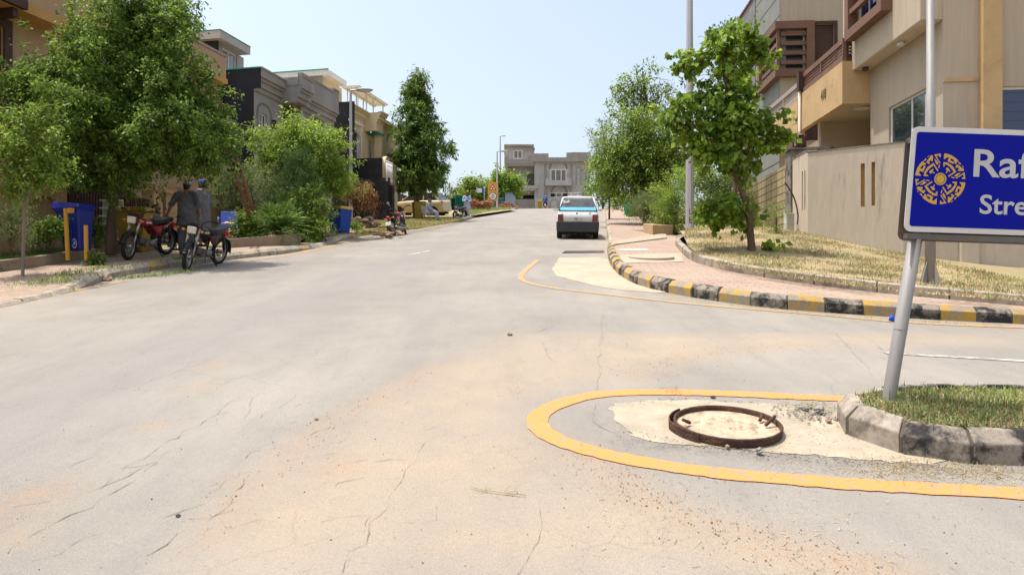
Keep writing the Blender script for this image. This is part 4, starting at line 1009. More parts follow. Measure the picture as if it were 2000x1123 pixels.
mb = MB(); FL.box(mb, u0 + .7, FL.u(757, 1.3), 1.2, 1.3, zr - .4, zba - .47); obj('painted_porch_shade', mb, M_DARK, t)  # added dark sheet, stands in for the shade inside the porch arch
# roof stair room and pergola
w3 = -2.2; ua, zs_ = FL.hit(641, 136, w3); ub = FL.u(677, w3); zlow = zpt - .6
mb = MB(); FL.box(mb, ua, ub, w3 - 6, w3, zs_ - .28, zs_); sl_ = obj('roof_slab', mb, M_WHITE, t)
mb = MB(); FL.box(mb, ua - .03, ua + .02, w3 - 6, w3 + .01, zs_ + .002, zs_ + .05); obj('edge_band', mb, M_GREEN_EDGE, sl_)
ra, rb = ua + .1, FL.u(668, w3 - .5); wq = (ra + (rb - ra) * .5, rb - .2, zs_ - 1.5, zs_ - .6)
mb = MB(); facade(mb, FL, ra + .05, rb, zlow - 1.5, zs_ - .281, w3 - .5, .2, [wq]); FL.box(mb, rb - .2, rb - .01, w3 - 5, w3 - .71, zlow - 1.5, zs_ - .282); obj('roof_room', mb, M_CREAM, t)
window(FL, t, wq, w3 - .5, M_WHITE, M_GLASS, 0, 0, fw=.05)
mb = MB(); FL.box(mb, ra, ra + .045, w3 - 5.9, w3 - .4, zlow - 1.5, zs_ - .283); obj('roof_side_wall', mb, M_GREYC, t)
zpg = FL.z(702, 178, -.6); up0, up1 = FL.u(699, -.6), FL.u(748, -.6)
mb = MB()
for uu in (up0, up0 + 1.1, (up0 + up1) / 2 + .3, up1):
    for ww in (-.6, -1.2): q = FL.p(uu, ww, zpt - .4); mb.tube([q, FL.p(uu, ww, zpg)], .035, 6)
for ww in (-.6, -1.2): FL.box(mb, up0 - .2, up1 + .2, ww - .05, ww + .05, zpg, zpg + .079)
FL.box(mb, up0 - .3, up1 + .3, -1.4, -.4, zpg + .081, zpg + .16)
obj('pergola', mb, M_WHITE, t)
# gate and pale wall with railing further up
FG = FL.shift(0, -2.2)
def panel_gate(name, label, fr, ua, ub, z0, z1, w_, mat, n, cat='gate', posts=True):
    q = fr.p(ua, w_, z0); t = thing(name, label, cat, q); mb = MB()
    fr.box(mb, ua, ub, w_ - .02, w_, z0 + .05, z1 - .05)
    for k in range(n): c = ua + (ub - ua) * (k + .5) / n; fr.box(mb, c - .03, c + .03, w_, w_ + .03, z0 + .08, z1 - .08)
    obj('leaf_panel', mb, mat, t); mb = MB()
    for c in (ua, (ua + ub) / 2 - .04, ub - .07): fr.box(mb, c, c + .07, w_ - .03, w_ + .045, z0, z1)
    fr.box(mb, ua + .07, ub - .07, w_ - .025, w_ + .04, z1 - .06, z1 - .002); fr.box(mb, ua + .07, ub - .07, w_ - .025, w_ + .04, z0 + .002, z0 + .07)
    obj('gate_frame', mb, mat, t); return t
ua, za = FG.hit(757, 405); ub = FG.u(801); zt = FG.z(760, 371)
panel_gate('driveway_gate', 'dark grey sheet metal driveway gate beside the cream house porch', FG, ua, ub, za - .6, zt, 0, M_IRON, 14)
t = thing('boundary_wall', 'low cream boundary wall with white railing behind the beige car', 'wall', FG.p(ub + .3, 0, za)); mb = MB()
uc = FG.u(850, -1.0); zl = zg(FG, uc, -1.0) - .4; zt2 = FG.z(800, 390, -1.0)
FG.box(mb, ub + .3, uc + 8, -1.2, -1.0, zl - 1, zt2); FG.box(mb, ub - .2, ub, -1.3, -.9, zl - 1, zt2 + .7); obj('masonry', mb, M_CREAM, t)
mb = MB(); FG.box(mb, ub + .3, uc + 8, -1.13, -1.07, zt2 + .55, zt2 + .62)
for k in range(30): c = ub + .4 + k * (uc + 7.5 - ub) / 30; FG.box(mb, c, c + .12, -1.12, -1.08, zt2 + .002, zt2 + .549)
obj('railing', mb, M_WHITE, t)
# compound walls of the near tan house: arcade panels, maroon gate, gate pillars
t = thing('arcade_wall', 'tan boundary wall with blind arches behind the young tree and blue bin', 'wall', FB.p(FB.u(60), 0, zg(FB, FB.u(60))))
ua, ub = FB.u(-260), FB.u(131); za = zg(FB, 0) - .3; zt = FB.z(100, 357)
a1, a2 = FB.rect(2, 383, 470, 42), FB.rect(62, 382, 470, 118)
holes = []
mb = MB(); FB.box(mb, ua, ub, -.28, -.16, za, zt)
pil = [(ua, FB.u(-60)), (FB.u(42), FB.u(62)), (FB.u(118), ub)]
for a, b in pil: FB.box(mb, a, b, -.159, 0, za, zt)
for (x0, x1) in ((FB.u(-60), FB.u(42)), (FB.u(62), FB.u(118))):
    n = 14; zsp = FB.z(90, 405); rise = FB.z(90, 383) - zsp; c, hw = (x0 + x1) / 2, (x1 - x0) / 2
    for k in range(n):
        aL, aR = c - hw * math.cos(math.pi * k / n), c - hw * math.cos(math.pi * (k + 1) / n)
        zL, zR = zsp + rise * math.sin(math.pi * k / n), zsp + rise * math.sin(math.pi * (k + 1) / n)
        mb.hexa([FB.p(aL, -.159, zL), FB.p(aR, -.159, zR), FB.p(aR, 0, zR), FB.p(aL, 0, zL), FB.p(aL, -.159, zt), FB.p(aR, -.159, zt), FB.p(aR, 0, zt), FB.p(aL, 0, zt)])
obj('masonry', mb, M_TAN, t)
mb = MB(); FB.box(mb, ua, ub, -.3, .05, zt + .002, zt + .09); obj('coping', mb, M_TAN, t)
ug0, ug1 = FB.u(140), FB.u(296); zg0 = zg(FB, ug0) + .1; zgt = FB.z(160, 366)
panel_gate('maroon_gate', 'dark maroon slatted metal gate behind the big tree trunk', FB, ug0, ug1, zg0, zgt, -.1, M_MAROON, 30)
for i, (x0, x1, yt, lab) in enumerate(((300, 318, 372, 'tan plastered gate pillar just behind the seated man'), (324, 346, 377, 'tan plastered gate pillar with framed panel behind the standing man in the cap'))):
    a, b = FB.u(x0), FB.u(x1); z0_, z1_ = zg(FB, a) - .2, FB.z(x0, yt); t = thing('gate_pillar', lab, 'pillar', FB.p(a, 0, z0_ + .2), group='gate pillars'); mb = MB()
    FB.box(mb, a, b, -.35, .0, z0_, z1_); obj('shaft', mb, M_TAN, t); mb = MB(); FB.box(mb, a - .05, b + .05, -.4, .05, z1_ + .002, z1_ + .1); FB.box(mb, a + .1, b - .1, .001, .02, z1_ - .5, z1_ - .2); obj('cap', mb, M_TAN, t)
a, b = FB.u(347), FB.u(449); t = thing('garden_wall', 'plain brown garden wall with pale arrow board behind the standing men', 'wall', FB.p(a, 0, zg(FB, a))); mb = MB()
FB.box(mb, a, b, -.3, -.05, zg(FB, a) - .3, FB.z(400, 376)); obj('masonry', mb, pm('plaster_brown', (0.235, 0.15, 0.085, 1), .9, .15, 1.5, .2), t)
mb = MB(); r = FB.rect(410, 386, 397, 434); pl = [(r[0], r[2]), (r[1] - .25, r[2]), (r[1], (r[2] + r[3]) / 2), (r[1] - .25, r[3]), (r[0], r[3])]
mb.prism(pl, FB.p(0, -.048, 0), FB.U, Vector((0, 0, 1)), FB.W * .02); obj('arrow_board', mb, pm('board_pale', (.42, .4, .36, 1), .7), t)
# ---- right side: near house
DC = 16.3; C = A(1842, 500, DC); aR = 4.5
FR = Fr((C.x, C.y), (math.sin(R(aR)), math.cos(R(aR))), (-math.cos(R(aR)), math.sin(R(aR))))
FS = Fr((C.x, C.y), (math.cos(R(6)), -math.sin(R(6))), (-math.sin(R(6)), -math.cos(R(6))))      # side wall facing the camera
M_BEIGE = pm('plaster_beige_combed', (0.42, 0.35, 0.26, 1), 0.92, 0.08, 9, 0.4, 26, c2=(0.33, 0.265, 0.19, 1), c2amt=0.25, c2scale=0.9, streak=14, c2sharp=.3)
M_OCH = pm('plaster_ochre_light', (0.49, 0.335, 0.17, 1), 0.9, 0.12, 1.5, 0.25, 50, c2=(0.36, 0.225, 0.10, 1), c2amt=0.22, c2scale=2.2, c2sharp=.2)
M_SOFF = pm('soffit_paint', (0.50, 0.42, 0.33, 1), 0.9, 0.08, 2, 0.1)
M_GROOVE = pm('grey_clad', (0.21, 0.215, 0.195, 1), 0.9, 0.12, 2, 0.25, 40)
t = thing('beige_house', 'beige plastered corner house with ochre balcony, brown railings and blue windows', 'house', (C.x, C.y, float(H(C.x, C.y))))
zb = 1.0; zfl = FR.z(1805, 34, .51); ztop = 14.5
wg = FR.rect(1736, 211, 300, 1822)
wg = (wg[0], wg[1], wg[2] - .3, wg[3])
u700 = FR.u(1700)
mb = MB()
facade(mb, FR, 0.0, u700, zb, zfl, 0, .25, [wg])
ssw = FS.rect(1951, 170, 255, 2120); ssw = (ssw[0], ssw[1], ssw[2] - .6, ssw[3])
facade(mb, FS, 0.002, 8, zb, ztop, 0, .25, [ssw])
FR.box(mb, u700 - .2, u700, -4, -.26, zb, zfl); FR.box(mb, .3, u700 - .21, -8, -3, zb, zfl)
# upper floor overhanging the road side
wu = (FR.u(1734, .51) , FR.u(1676, .51), zfl + 1.05, zfl + 3.0)
facade(mb, FR, 0.05, u700 + .55, zfl + .003, ztop, .51, .25, [wu]); FR.box(mb, .02, .25, -.2, .508, zfl + .002, ztop); FR.box(mb, .26, u700 + .5, -6, .25, zfl + .1, ztop - .1)
FR.box(mb, u700 + .5, u700 + .7, -5, .509, zfl + .01, ztop)
wall = obj('wall', mb, M_BEIGE, t)
mb = MB(); FR.box(mb, 0.06, u700 + .5, .02, .5, zfl - .02, zfl + .002); obj('soffit', mb, M_SOFF, t)
for uu in (1.5, 3.6):
    mb = MB(); q = FR.p(uu, .27, zfl - .02); mb.tube([q, q - Vector((0, 0, .09))], .09, 12); obj('ceiling_lamp', mb, M_IRON if uu > 2 else M_WHITE, t)
mb = MB(); a, b = FS.rect(1843, 154, 161, 1911)[:2]; zz = FS.z(1850, 161); FS.box(mb, 0.0, b, .002, .03, zz, zz + .09); obj('string_course', mb, M_OCH, t)
mb = MB(); a, b = FS.u(1912), FS.u(1949); FS.box(mb, a, b, .001, .18, zb, ztop); obj('column', mb, M_OCH, t)
window(FS, t, ssw, 0, M_WHITE, M_GLASSB, 0, 0, fw=.06); mb = MB()
for k in range(7): z_ = ssw[2] + (ssw[3] - ssw[2]) * (k + .8) / 7.4; FS.box(mb, ssw[0] + .06, ssw[1] - .06, -.08, -.07, z_, z_ + .015)
obj('window_bars', mb, M_GLASSB, t)
window(FR, t, wg, 0, M_WHITE, M_GLASS, 1, 0, fw=.06)
# blue glazed corner window with thick brown surround
mb = MB(); bx = .2
for (a, b, c, d) in ((wu[0] - .25, wu[0], wu[2] - .25, wu[3] + .25), (wu[1], wu[1] + .25, wu[2] - .25, wu[3] + .25), (wu[0], wu[1], wu[2] - .25, wu[2]), (wu[0], wu[1], wu[3], wu[3] + .25)): FR.box(mb, a, b, .512, .8, c, d)
for k in range(3): z_ = wu[2] + (wu[3] - wu[2]) * (k + .9) / 3.4; FR.box(mb, wu[0] + .002, wu[1] - .002, .62, .76, z_ - .07, z_ + .07)
obj('window_surround', mb, M_BROWNL, t)
window(FR, t, wu, .53, M_WHITE, M_GLASSB, 2, 0, fw=.05)
# balcony with ochre front
wb = FR.turn(u700).hit(1645, 160)[0]; wb = -wb
zbb = FR.z(1645, 203, wb); zbt = FR.z(1645, 120, wb); u562 = FR.u(1563, wb)
mb = MB(); FR.box(mb, u700, u562, wb - .18, wb, zbb, zbt); FR.box(mb, u700, u700 + .18, 0.002, wb - .181, zbb, zbt)
bal = obj('balcony', mb, M_OCH, t)
mb = MB(); FR.box(mb, u700 + .181, u562, -3.5, wb - .182, zbb + .25, zbb + .45); obj('balcony_slab', mb, M_SOFF, t)
mb = MB(); FR.box(mb, u700 + .2, u700 + .9, wb - .9, wb - .2, zbb + .21, zbb + .249)
def rail(name, fr, ua, ub, w_, z0, z1, nbar, mat, par, post=.09):
    mb = MB(); fr.box(mb, ua, ub, w_ - .06, w_ + .06, z1 - .16, z1); fr.box(mb, ua, ub, w_ - .06, w_ + .06, z0, z0 + .16)
    for k in range(nbar): z_ = z0 + .16 + (z1 - z0 - .32) * (k + .5) / nbar; fr.box(mb, ua + .002, ub - .002, w_ - .02, w_ + .02, z_ - .022, z_ + .022)
    m = max(1, int((ub - ua) / 1.2))
    for k in range(m + 1): c = ua + (ub - ua) * k / m; fr.box(mb, max(ua, c - post / 2), min(ub, c + post / 2), w_ - .05, w_ + .05, z0 + .161, z1 - .161)
    return obj(name, mb, mat, par)
zr0, zr1 = zbt + .01, FR.z(1648, 71, wb)
rail('balcony_railing', FR, u700 + .05, u562, wb - .09, zr0, zr1, 4, M_BROWNL, t)
FE = Fr(tuple(FR.p(u700 + .09, 0, 0))[:2], FR.W, -FR.U); rail('balcony_railing', FE, -.05, wb - .16, 0.0, zr0, zr1, 4, M_BROWNW, t)
# house number in metal figures on the balcony front
mb = MB(); a, z_ = FR.hit(1604, 199, wb); put_text(mb, '418', 1.0, FR.p(a, wb, z_) , -FR.U, Vector((0, 0, 1)), fit=(.42, .34), bold=.01)
hn = MB()
for i, p in enumerate(mb.v): hn.v.append(tuple(Vector(p) + FR.W * .012))
hn.f, hn.m, hn.s = mb.f, mb.m, mb.s; obj('house_number', hn, M_DARK, bal)
# porch under the balcony
mb = MB(); ua = u700 + 3.4; FR.box(mb, ua, ua + .25, -3.4, .2, zb, zbb + .25); FR.box(mb, u700, ua, -3.6, -3.4, zb, zbb + .25); obj('porch_wall', mb, M_SOFF, t)
mb = MB(); q = FR.p(u700 + 1.5, -.4, zbb + .25); mb.tube([q, q - Vector((0, 0, .05))], .22, 16); obj('ceiling_lamp', mb, M_WHITE, t)
mb = MB(); up = FR.u(1559, wb + .1); mb.tube([FR.p(up, wb + .05, zb), FR.p(up, wb + .05, zbt + .1)], .055, 10); obj('drain_pipe', mb, M_SOFF, t)
mb = MB(); FR.box(mb, up - .12, up + .1, wb - .1, wb + .12, zbt + .12, zbt + .75); obj('railing_post', mb, M_BROWNW, t)

# second house: grooved grey front, brown corner window, balcony with light rails
uR = 11.5; q = FR.p(uR, .3, 0)
t = thing('grooved_house', 'grey grooved house with brown corner window and dark balcony door beyond the beige house', 'house', (q.x, q.y, float(H(q.x, q.y))))
FT = FR.turn(uR, .3); zb2 = zbb + .46
uE = FR.u(1476, .3); d_ = FT.rect(1578, 49, 118, 1629); d_ = (d_[0], d_[1], zb2, d_[3])
cwz = (FT.z(1545, 138), FT.z(1545, 60))
mb = MB(); facade(mb, FT, .02, 5.5, zb, ztop + 1, 0, .25, [d_, (.021, 1.0, cwz[0], cwz[1])]); obj('side_wall', mb, M_BEIGE, t)
mb = MB(); uw1 = FR.u(1494, .3); fw_ = (uR + .02, uw1, cwz[0], cwz[1]); facade(mb, FR, uR + .001, uE, zb, ztop + 1, .3, .25, [fw_]); FR.box(mb, uR + .4, uE - .1, -6, -.3, zb, ztop + .5); wall = obj('wall', mb, M_GROOVE, t)
mb = MB()
for k in range(14): z_ = 3 + k * .85; 
for k in range(14):
    z_ = 3 + k * .85
    if cwz[0] - .4 < z_ < cwz[1] + .4: FR.box(mb, uw1 + .3, uE, .301, .304, z_, z_ + .035)
    else: FR.box(mb, uR + .01, uE, .301, .304, z_, z_ + .035)
obj('groove_lines', mb, M_DARK, t)
mb = MB(); s_ = .22
for (z0_, z1_) in ((cwz[0] - .3, cwz[0]), (cwz[1], cwz[1] + .3)):
    FR.box(mb, uR - .25, uw1 + .3, .302, .55, z0_, z1_); FT.box(mb, .0, 1.3, .002, .25, z0_ + .001, z1_ - .001)
FR.box(mb, uw1, uw1 + .3, .302, .549, cwz[0] + .001, cwz[1] - .001); FT.box(mb, 1.0, 1.299, .002, .249, cwz[0] + .001, cwz[1] - .001)
for k in range(4): z_ = cwz[0] + (cwz[1] - cwz[0]) * (k + .75) / 4.2; FR.box(mb, uR - .15, uw1, .36, .44, z_ - .08, z_ + .08); FT.box(mb, .01, 1.0, .06, .14, z_ - .079, z_ + .079)
FR.box(mb, uR - .15, uR - .05, .35, .45, cwz[0], cwz[1])
obj('window_surround', mb, M_BROWNL, t)
window(FR, t, fw_, .3, M_WHITE, M_GLASS, 1, 0, fw=.06); window(FT, t, (.03, 1.0, cwz[0], cwz[1]), 0, M_WHITE, M_GLASS, 0, 0, fw=.06)
mb = MB(); FT.box(mb, d_[0], d_[1], -.12, -.06, d_[2], d_[3]); obj('door', mb, M_BROWNW, t)
mb = MB(); FT.box(mb, d_[0] - .12, d_[0], .003, .05, d_[2], d_[3] + .12); FT.box(mb, d_[1], d_[1] + .12, .003, .05, d_[2], d_[3] + .12); FT.box(mb, d_[0], d_[1], .003, .05, d_[3], d_[3] + .12); obj('door_frame', mb, M_BROWNW, t)
ub2 = FR.u(1500, wb); mb = MB(); FR.box(mb, u562 + .35, ub2, wb - .18, wb - .02, zbb - .1, zbt - .1); FR.box(mb, u562 + .35, ub2, 0.32, wb - .181, zbb + .2, zbb + .4); obj('balcony', mb, M_OCH, t)
rail('balcony_railing', FR, u562 + .3, ub2, wb - .1, zbt - .08, zr1 - .15, 4, pm('pale_rail', (.33, .27, .23, 1), .5, .1), t)
mb = MB(); FR.box(mb, u562 + .4, uR + 4, -.6, -.4, zb, zbb); obj('porch_wall', mb, M_BEIGE, t)
# third house: grey with red coping
uF = uE + .1; q = FR.p(uF, .3, 0)
t = thing('grey_parapet_house', 'plain grey house with red brown coping mostly hidden by the round leaved tree', 'house', (q.x, q.y, float(H(q.x, q.y))))
uG = FR.u(1441, .3); zt3 = FR.z(1441, 44, .3)
mb = MB(); facade(mb, FR, uF, uG, zb, zt3, .3, .25, [(uF + 1, uF + 2, 6.5, 8)]); FR.box(mb, uF, uG, -6, -.3, zb, zt3 - .2); FR.box(mb, uG, uG + 6, -6, -.5, zb, zt3 - 1.5); obj('wall', mb, pm('slate_render', (.175, .175, .18, 1), .9, .25, 2, .5, 20), t)
mb = MB(); FR.box(mb, uF, uG + .06, -.1, .36, zt3 + .002, zt3 + .1); obj('coping', mb, pm('red_brown_coping', (.17, .05, .035, 1), .8), t)
window(FR, t, (uF + 1, uF + 2, 6.5, 8), .3, M_BROWNW, M_GLASS, 1, 0)

# compound wall of the beige house following the street corner
D1 = 16.5
M_WALLB = pm('compound_wall_combed', (0.48, 0.41, 0.32, 1), 0.93, 0.08, 8, 0.45, 24, c2=(0.235, 0.215, 0.18, 1), c2amt=0.04, c2scale=1.1, streak=7, c2sharp=.08)
M_WTOP = pm('wall_top_weathered', (0.20, 0.175, 0.145, 1), 0.95, 0.4, 3, 0.6, 20, c2=(.05, .045, .04, 1), c2amt=.45)
K0 = A(1578, 458, D1); K1 = A(1765, 500, D1 * .926); zwt = A(1578, 299, D1).z
t = thing('compound_wall', 'beige combed plaster boundary wall with two tall slots on the grass bank', 'wall', (K0.x, K0.y, float(Hb(K0.x, K0.y))))
F1 = Fr((K0.x, K0.y), (K1.x - K0.x, K1.y - K0.y), (K1.y - K0.y, -(K1.x - K0.x)))
L1 = Vector((K1.x - K0.x, K1.y - K0.y, 0)).length
F2 = Fr((K1.x, K1.y), (math.cos(R(9)), -math.sin(R(9))), (-math.sin(R(9)), -math.cos(R(9))))
F0 = Fr((K0.x, K0.y), (math.sin(R(5.6)), math.cos(R(5.6))), (-math.cos(R(5.6)), math.sin(R(5.6))))
s1, s2 = F1.rect(1681, 320, 404, 1689), F1.rect(1702, 317, 402, 1709)
mb = MB(); u47 = F0.u(1548)
facade(mb, F1, 0, L1, .8, zwt, 0, .2, [s1, s2])
g1, g2 = F0.rect(1573, 333, 410, 1571), F0.rect(1568, 334, 411, 1566)
facade(mb, F0, 0.002, u47, .8, zwt + .06, -.001, .2, [g1, g2])
ul = F2.u(1873); facade(mb, F2, 0.002, ul, .6, zwt, -.001, .2); uz_ = F2.u(1907)
facade(mb, F2, ul, uz_, .6, zwt + .0, .12, .3); facade(mb, F2, uz_, 14, .4, zwt, .02, .2)
obj('masonry', mb, M_WALLB, t)
mb = MB(); F1.box(mb, -.02, L1 + .01, -.22, .015, zwt + .002, zwt + .03); F0.box(mb, 0.02, u47, -.22, .015, zwt + .062, zwt + .09); F2.box(mb, 0.02, 14, -.22, .016, zwt + .002, zwt + .031); obj('coping', mb, M_WTOP, t)
mb = MB()
for s in (s1, s2): F1.box(mb, s[0], s[1], -.19, -.1, s[2], s[3])
for s in (g1, g2): F0.box(mb, s[0], s[1], -.19, -.1, s[2], s[3])
obj('slot_lining', mb, M_ORANGE, t)
q = F0.p(u47 + .9, -.2, 0); zgp = float(Hb(q.x, q.y))
t = thing('gate_pillar', 'weathered grey gate pillar at the end of the beige boundary wall', 'pillar', (q.x, q.y, zgp)); mb = MB(); F0.box(mb, u47 + .5, u47 + 1.0, -.7, -.1, zgp - .5, F0.z(1542, 299, -.2)); obj('shaft', mb, M_WTOP, t)
mb = MB(); F0.box(mb, u47 + .45, u47 + 1.05, -1.2, -.05, F0.z(1542, 299, -.2) + .002, F0.z(1542, 299, -.2) + .06); obj('cap', mb, M_WTOP, t)
t = thing('brick_lined_wall', 'yellow boundary wall scored with dark brick lines beside the grey pillar', 'wall', F0.p(u47 + 2, -.3, zgp)); mb = MB(); zt_ = F0.z(1535, 322, -.3)
F0.box(mb, u47 + 1.1, u47 + 6.5, -.5, -.3, zgp - .5, zt_); obj('masonry', mb, pm('yellow_plaster', (.33, .27, .15, 1), .9, .12, 2, .2), t)
mb = MB(); n = 9
for k in range(n): z_ = zgp + (zt_ - zgp) * (k + 1) / (n + .5); F0.box(mb, u47 + 1.1, u47 + 6.5, -.2995, -.296, z_, z_ + .014)
for k in range(10): F0.box(mb, u47 + 1.4 + k * .55, u47 + 1.412 + k * .55, -.2995, -.297, zgp, zt_)
obj('scored_lines', mb, M_BROWNW, t)
# wall lantern on the pillar
q = A(1561, 297, F0.p(u47 + .7, -.3, 0).y); q.z = F0.z(1542, 299, -.2) + .06
t = thing('pillar_lantern', 'red brown six sided lantern standing on the gate pillar', 'lantern', q)
mb = MB(); r_ = .17
for k in range(6):
    a = R(60 * k); p = q + Vector((math.cos(a) * r_, math.sin(a) * r_, 0.06)); mb.tube([p, p + Vector((0, 0, .28))], .015, 5)
mb.tube([q, q + Vector((0, 0, .06))], [.1, .19], 6, sm=False); mb.tube([q + Vector((0, 0, .34)), q + Vector((0, 0, .42)), q + Vector((0, 0, .47))], [.2, .07, .02], 6, sm=False); obj('cage', mb, pm('lantern_red', (.11, .028, .02, 1), .5, .2), t)
mb = MB(); mb.tube([q + Vector((0, 0, .07)), q + Vector((0, 0, .33))], .13, 6, sm=False); obj('glass', mb, glass('lantern_glass', (.10, .05, .04, 1), .1), t)
# meter box and hose
q = A(1541, 431, 17.3); q.z = float(Hb(q.x, q.y))
t = thing('meter_box', 'pale grey meter box standing on the bank by the boundary wall', 'meter box', q); mb = MB(); mb.box(q + Vector((-.1, -.09, -.1)), q + Vector((.1, .09, .52))); obj('body', mb, pm('meter_grey', (.48, .47, .42, 1), .6), t, bevel=.008)
mb = MB(); mb.box(q + Vector((-.085, -.1, .03)), q + Vector((.085, -.091, .49))); mb.box(q + Vector((.05, -.108, .25)), q + Vector((.07, -.1, .29))); obj('door', mb, pm('meter_door', (.42, .41, .37, 1), .6), t)
pts = [A(x, y, 16.9 - i * .05) for i, (x, y) in enumerate([(1533, 357), (1540, 366), (1547, 378), (1553, 392), (1557, 408), (1559, 424), (1557, 438)])]
mb = MB(); mb.tube(smooth(pts, 2), .018, 8); tag(obj('bent_hose', mb, pm('hose_dark', (.035, .015, .012, 1), .5)), 'dark brown hose bending up out of the grass by the wall', 'hose')
# ---------------------------------------------------------------- grey house closing the street at the crest
DG = 99.0
q = A(985, 405, DG)
FH = Fr((q.x, q.y), (1, 0.012), (0.012, -1))
t = thing('grey_end_house', 'unfinished grey cement house at the top of the street', 'house', (q.x, q.y, float(H(q.x, q.y))))
zb = float(H(q.x, q.y)) - 1.2
def HX(x, w_=0): return FH.u(x, w_)
def HZ(y, w_=0): return FH.z(1060, y, w_)
zt = HZ(318); mb = MB()
wbig = (HX(1074.5), HX(1107), HZ(355), HZ(330)); wlow = (HX(1075.5), HX(1109), HZ(386.5), HZ(376)); dr = (HX(1030.5), HX(1044), HZ(363), HZ(336)); wl2 = (HX(996), HX(1023), HZ(362), HZ(336.5)); gar = (HX(1008), HX(1046), HZ(391), HZ(378.5))
slot = (HX(1125), HX(1134), HZ(361), HZ(328))
facade(mb, FH, HX(1044), HX(1151), zb, zt, 0, .3, [wbig, wlow])
facade(mb, FH, HX(987), HX(1044), zb, zt - .02, -1.6, .3, [dr, wl2, gar])
FH.box(mb, HX(1044), HX(1044) + .3, -1.6, -.31, zb, zt); FH.box(mb, HX(987), HX(990), -1.59, .0, HZ(366), zt - .03)
FH.box(mb, HX(987.5), HX(1150), -10, -2.2, zb, zt - .4)
FH.box(mb, HX(987), HX(1051), -1.59, .35, HZ(369), HZ(363.2)); FH.box(mb, HX(987), HX(1048), -.6, .2, HZ(373), HZ(369) - .002)
wall = obj('wall', mb, M_GREYL, t)
mb = MB()
for (a, b, y0, y1, wo) in ((985, 1041, 318, 306.5, .3), (994, 1030, 318.1, 310, .295)): pass
FH.box(mb, HX(985), HX(1043), -.2, .3, HZ(321), HZ(312)); FH.box(mb, HX(985), HX(993), -.2, .31, HZ(312) + .002, HZ(307)); FH.box(mb, HX(1031), HX(1043), -.2, .31, HZ(312) + .002, HZ(305))
FH.box(mb, HX(1040), HX(1152), -.2, .55, HZ(317.5), HZ(309)); FH.box(mb, HX(1040), HX(1071), -.19, .551, HZ(309) + .002, HZ(301.5)); FH.box(mb, HX(1106), HX(1152), -.19, .551, HZ(309) + .002, HZ(299.5)); FH.box(mb, HX(1116), HX(1152.5), -.1, .7, HZ(317), HZ(299.4))
obj('parapet', mb, M_GREYC, t)
mb = MB(); 
for k in range(3): FH.box(mb, HX(1043), HX(1151.5), .001, .12 + .1 * k, HZ(320) + .22 * k + .001, HZ(320) + .22 * (k + 1)); FH.box(mb, HX(986), HX(1043.2), -1.59, .05 + .08 * k, HZ(324) + .2 * k + .001, HZ(324) + .2 * (k + 1))
obj('cornice', mb, M_GREYL, t)
mb = MB(); wroom = (HX(1002.5, -2), HX(1020.5, -2), HZ(311, -2), HZ(293.5, -2)); facade(mb, FH, HX(985.5, -2), HX(1040, -2), zt - .5, HZ(287.5, -2), -2, .3, [wroom]); FH.box(mb, HX(1040, -2) - .3, HX(1040, -2), -8, -2.31, zt - .5, HZ(287.5, -2)); obj('roof_room', mb, M_GREYL, t)
mb = MB(); FH.box(mb, HX(984.7, -1.5), HX(1043, -1.5), -8.5, -1.4, HZ(287.4, -2), HZ(284, -2)); FH.box(mb, HX(1040, -1.5), HX(1046, -1.5), -8.4, -3.5, HZ(287.5, -2), HZ(285, -2)); obj('roof_slab', mb, M_GREYC, t)
M_BRGL = glass('brown_window_glass', (.16, .115, .09, 1), .25)
window(FH, t, wroom, -2, M_WHITE, M_BRGL, 1, 0, fw=.16); window(FH, t, wl2, -1.6, M_WHITE, M_GLASS, 1, 0, fw=.16)
mb = MB(); u0, u1 = wbig[0], wbig[1]; mb2 = MB()
window(FH, t, wbig, 0, M_WHITE, M_BRGL, 2, 0, fw=.18); window(FH, t, wlow, 0, M_WHITE, M_BRGL, 2, 0, fw=.16)
mb = MB(); FH.box(mb, wlow[0], wlow[0] + .55, -.10, -.02, wlow[2] + .15, wlow[3] - .15); obj('shutter', mb, M_DARK, t); mb = MB(); FH.box(mb, wlow[1] - .65, wlow[1] - .05, -.10, -.02, wlow[2] + .15, wlow[3] - .15); obj('shutter', mb, M_DARK, t)
mb = MB(); FH.box(mb, dr[0], dr[1], -1.8, -1.75, dr[2], dr[3]); dd = obj('door', mb, pm('door_grey', (.13, .125, .13, 1), .7), t)
mb = MB(); FH.box(mb, gar[0], gar[1], -1.84, -1.8, gar[2], gar[3]); obj('garage_opening', mb, M_DARK, t)
mb = MB()
archframe(mb, FH, HX(1075), HX(1106), HZ(330), HZ(328.5), .95, .003, .14, .09); archframe(mb, FH, HX(1078), HX(1106), HZ(376), HZ(375), .85, .003, .12, .08)
for (a, b, c, d) in ((HX(1125), HX(1126), slot[2], slot[3]), (HX(1134), HX(1135), slot[2], slot[3]), (HX(1126), HX(1134), slot[3], slot[3] + .1), (HX(1063), HX(1068), zb, HZ(321)), (HX(1114), HX(1118), zb, HZ(321))): FH.box(mb, a, b, .003, .09, c, d)
obj('window_surround', mb, M_GREYC, t)
mb = MB(); FH.box(mb, HX(1065), HX(1115), .003, 1.0, HZ(364), HZ(358)); FH.box(mb, HX(1065.2), HX(1077), .8, .99, HZ(358) + .001, HZ(351)); FH.box(mb, HX(1105), HX(1114.8), .8, .99, HZ(358) + .001, HZ(350)); FH.box(mb, HX(1077) + .01, HX(1105) - .01, .8, .99, HZ(358) + .001, HZ(355.5)); obj('balcony', mb, M_GREYL, t)
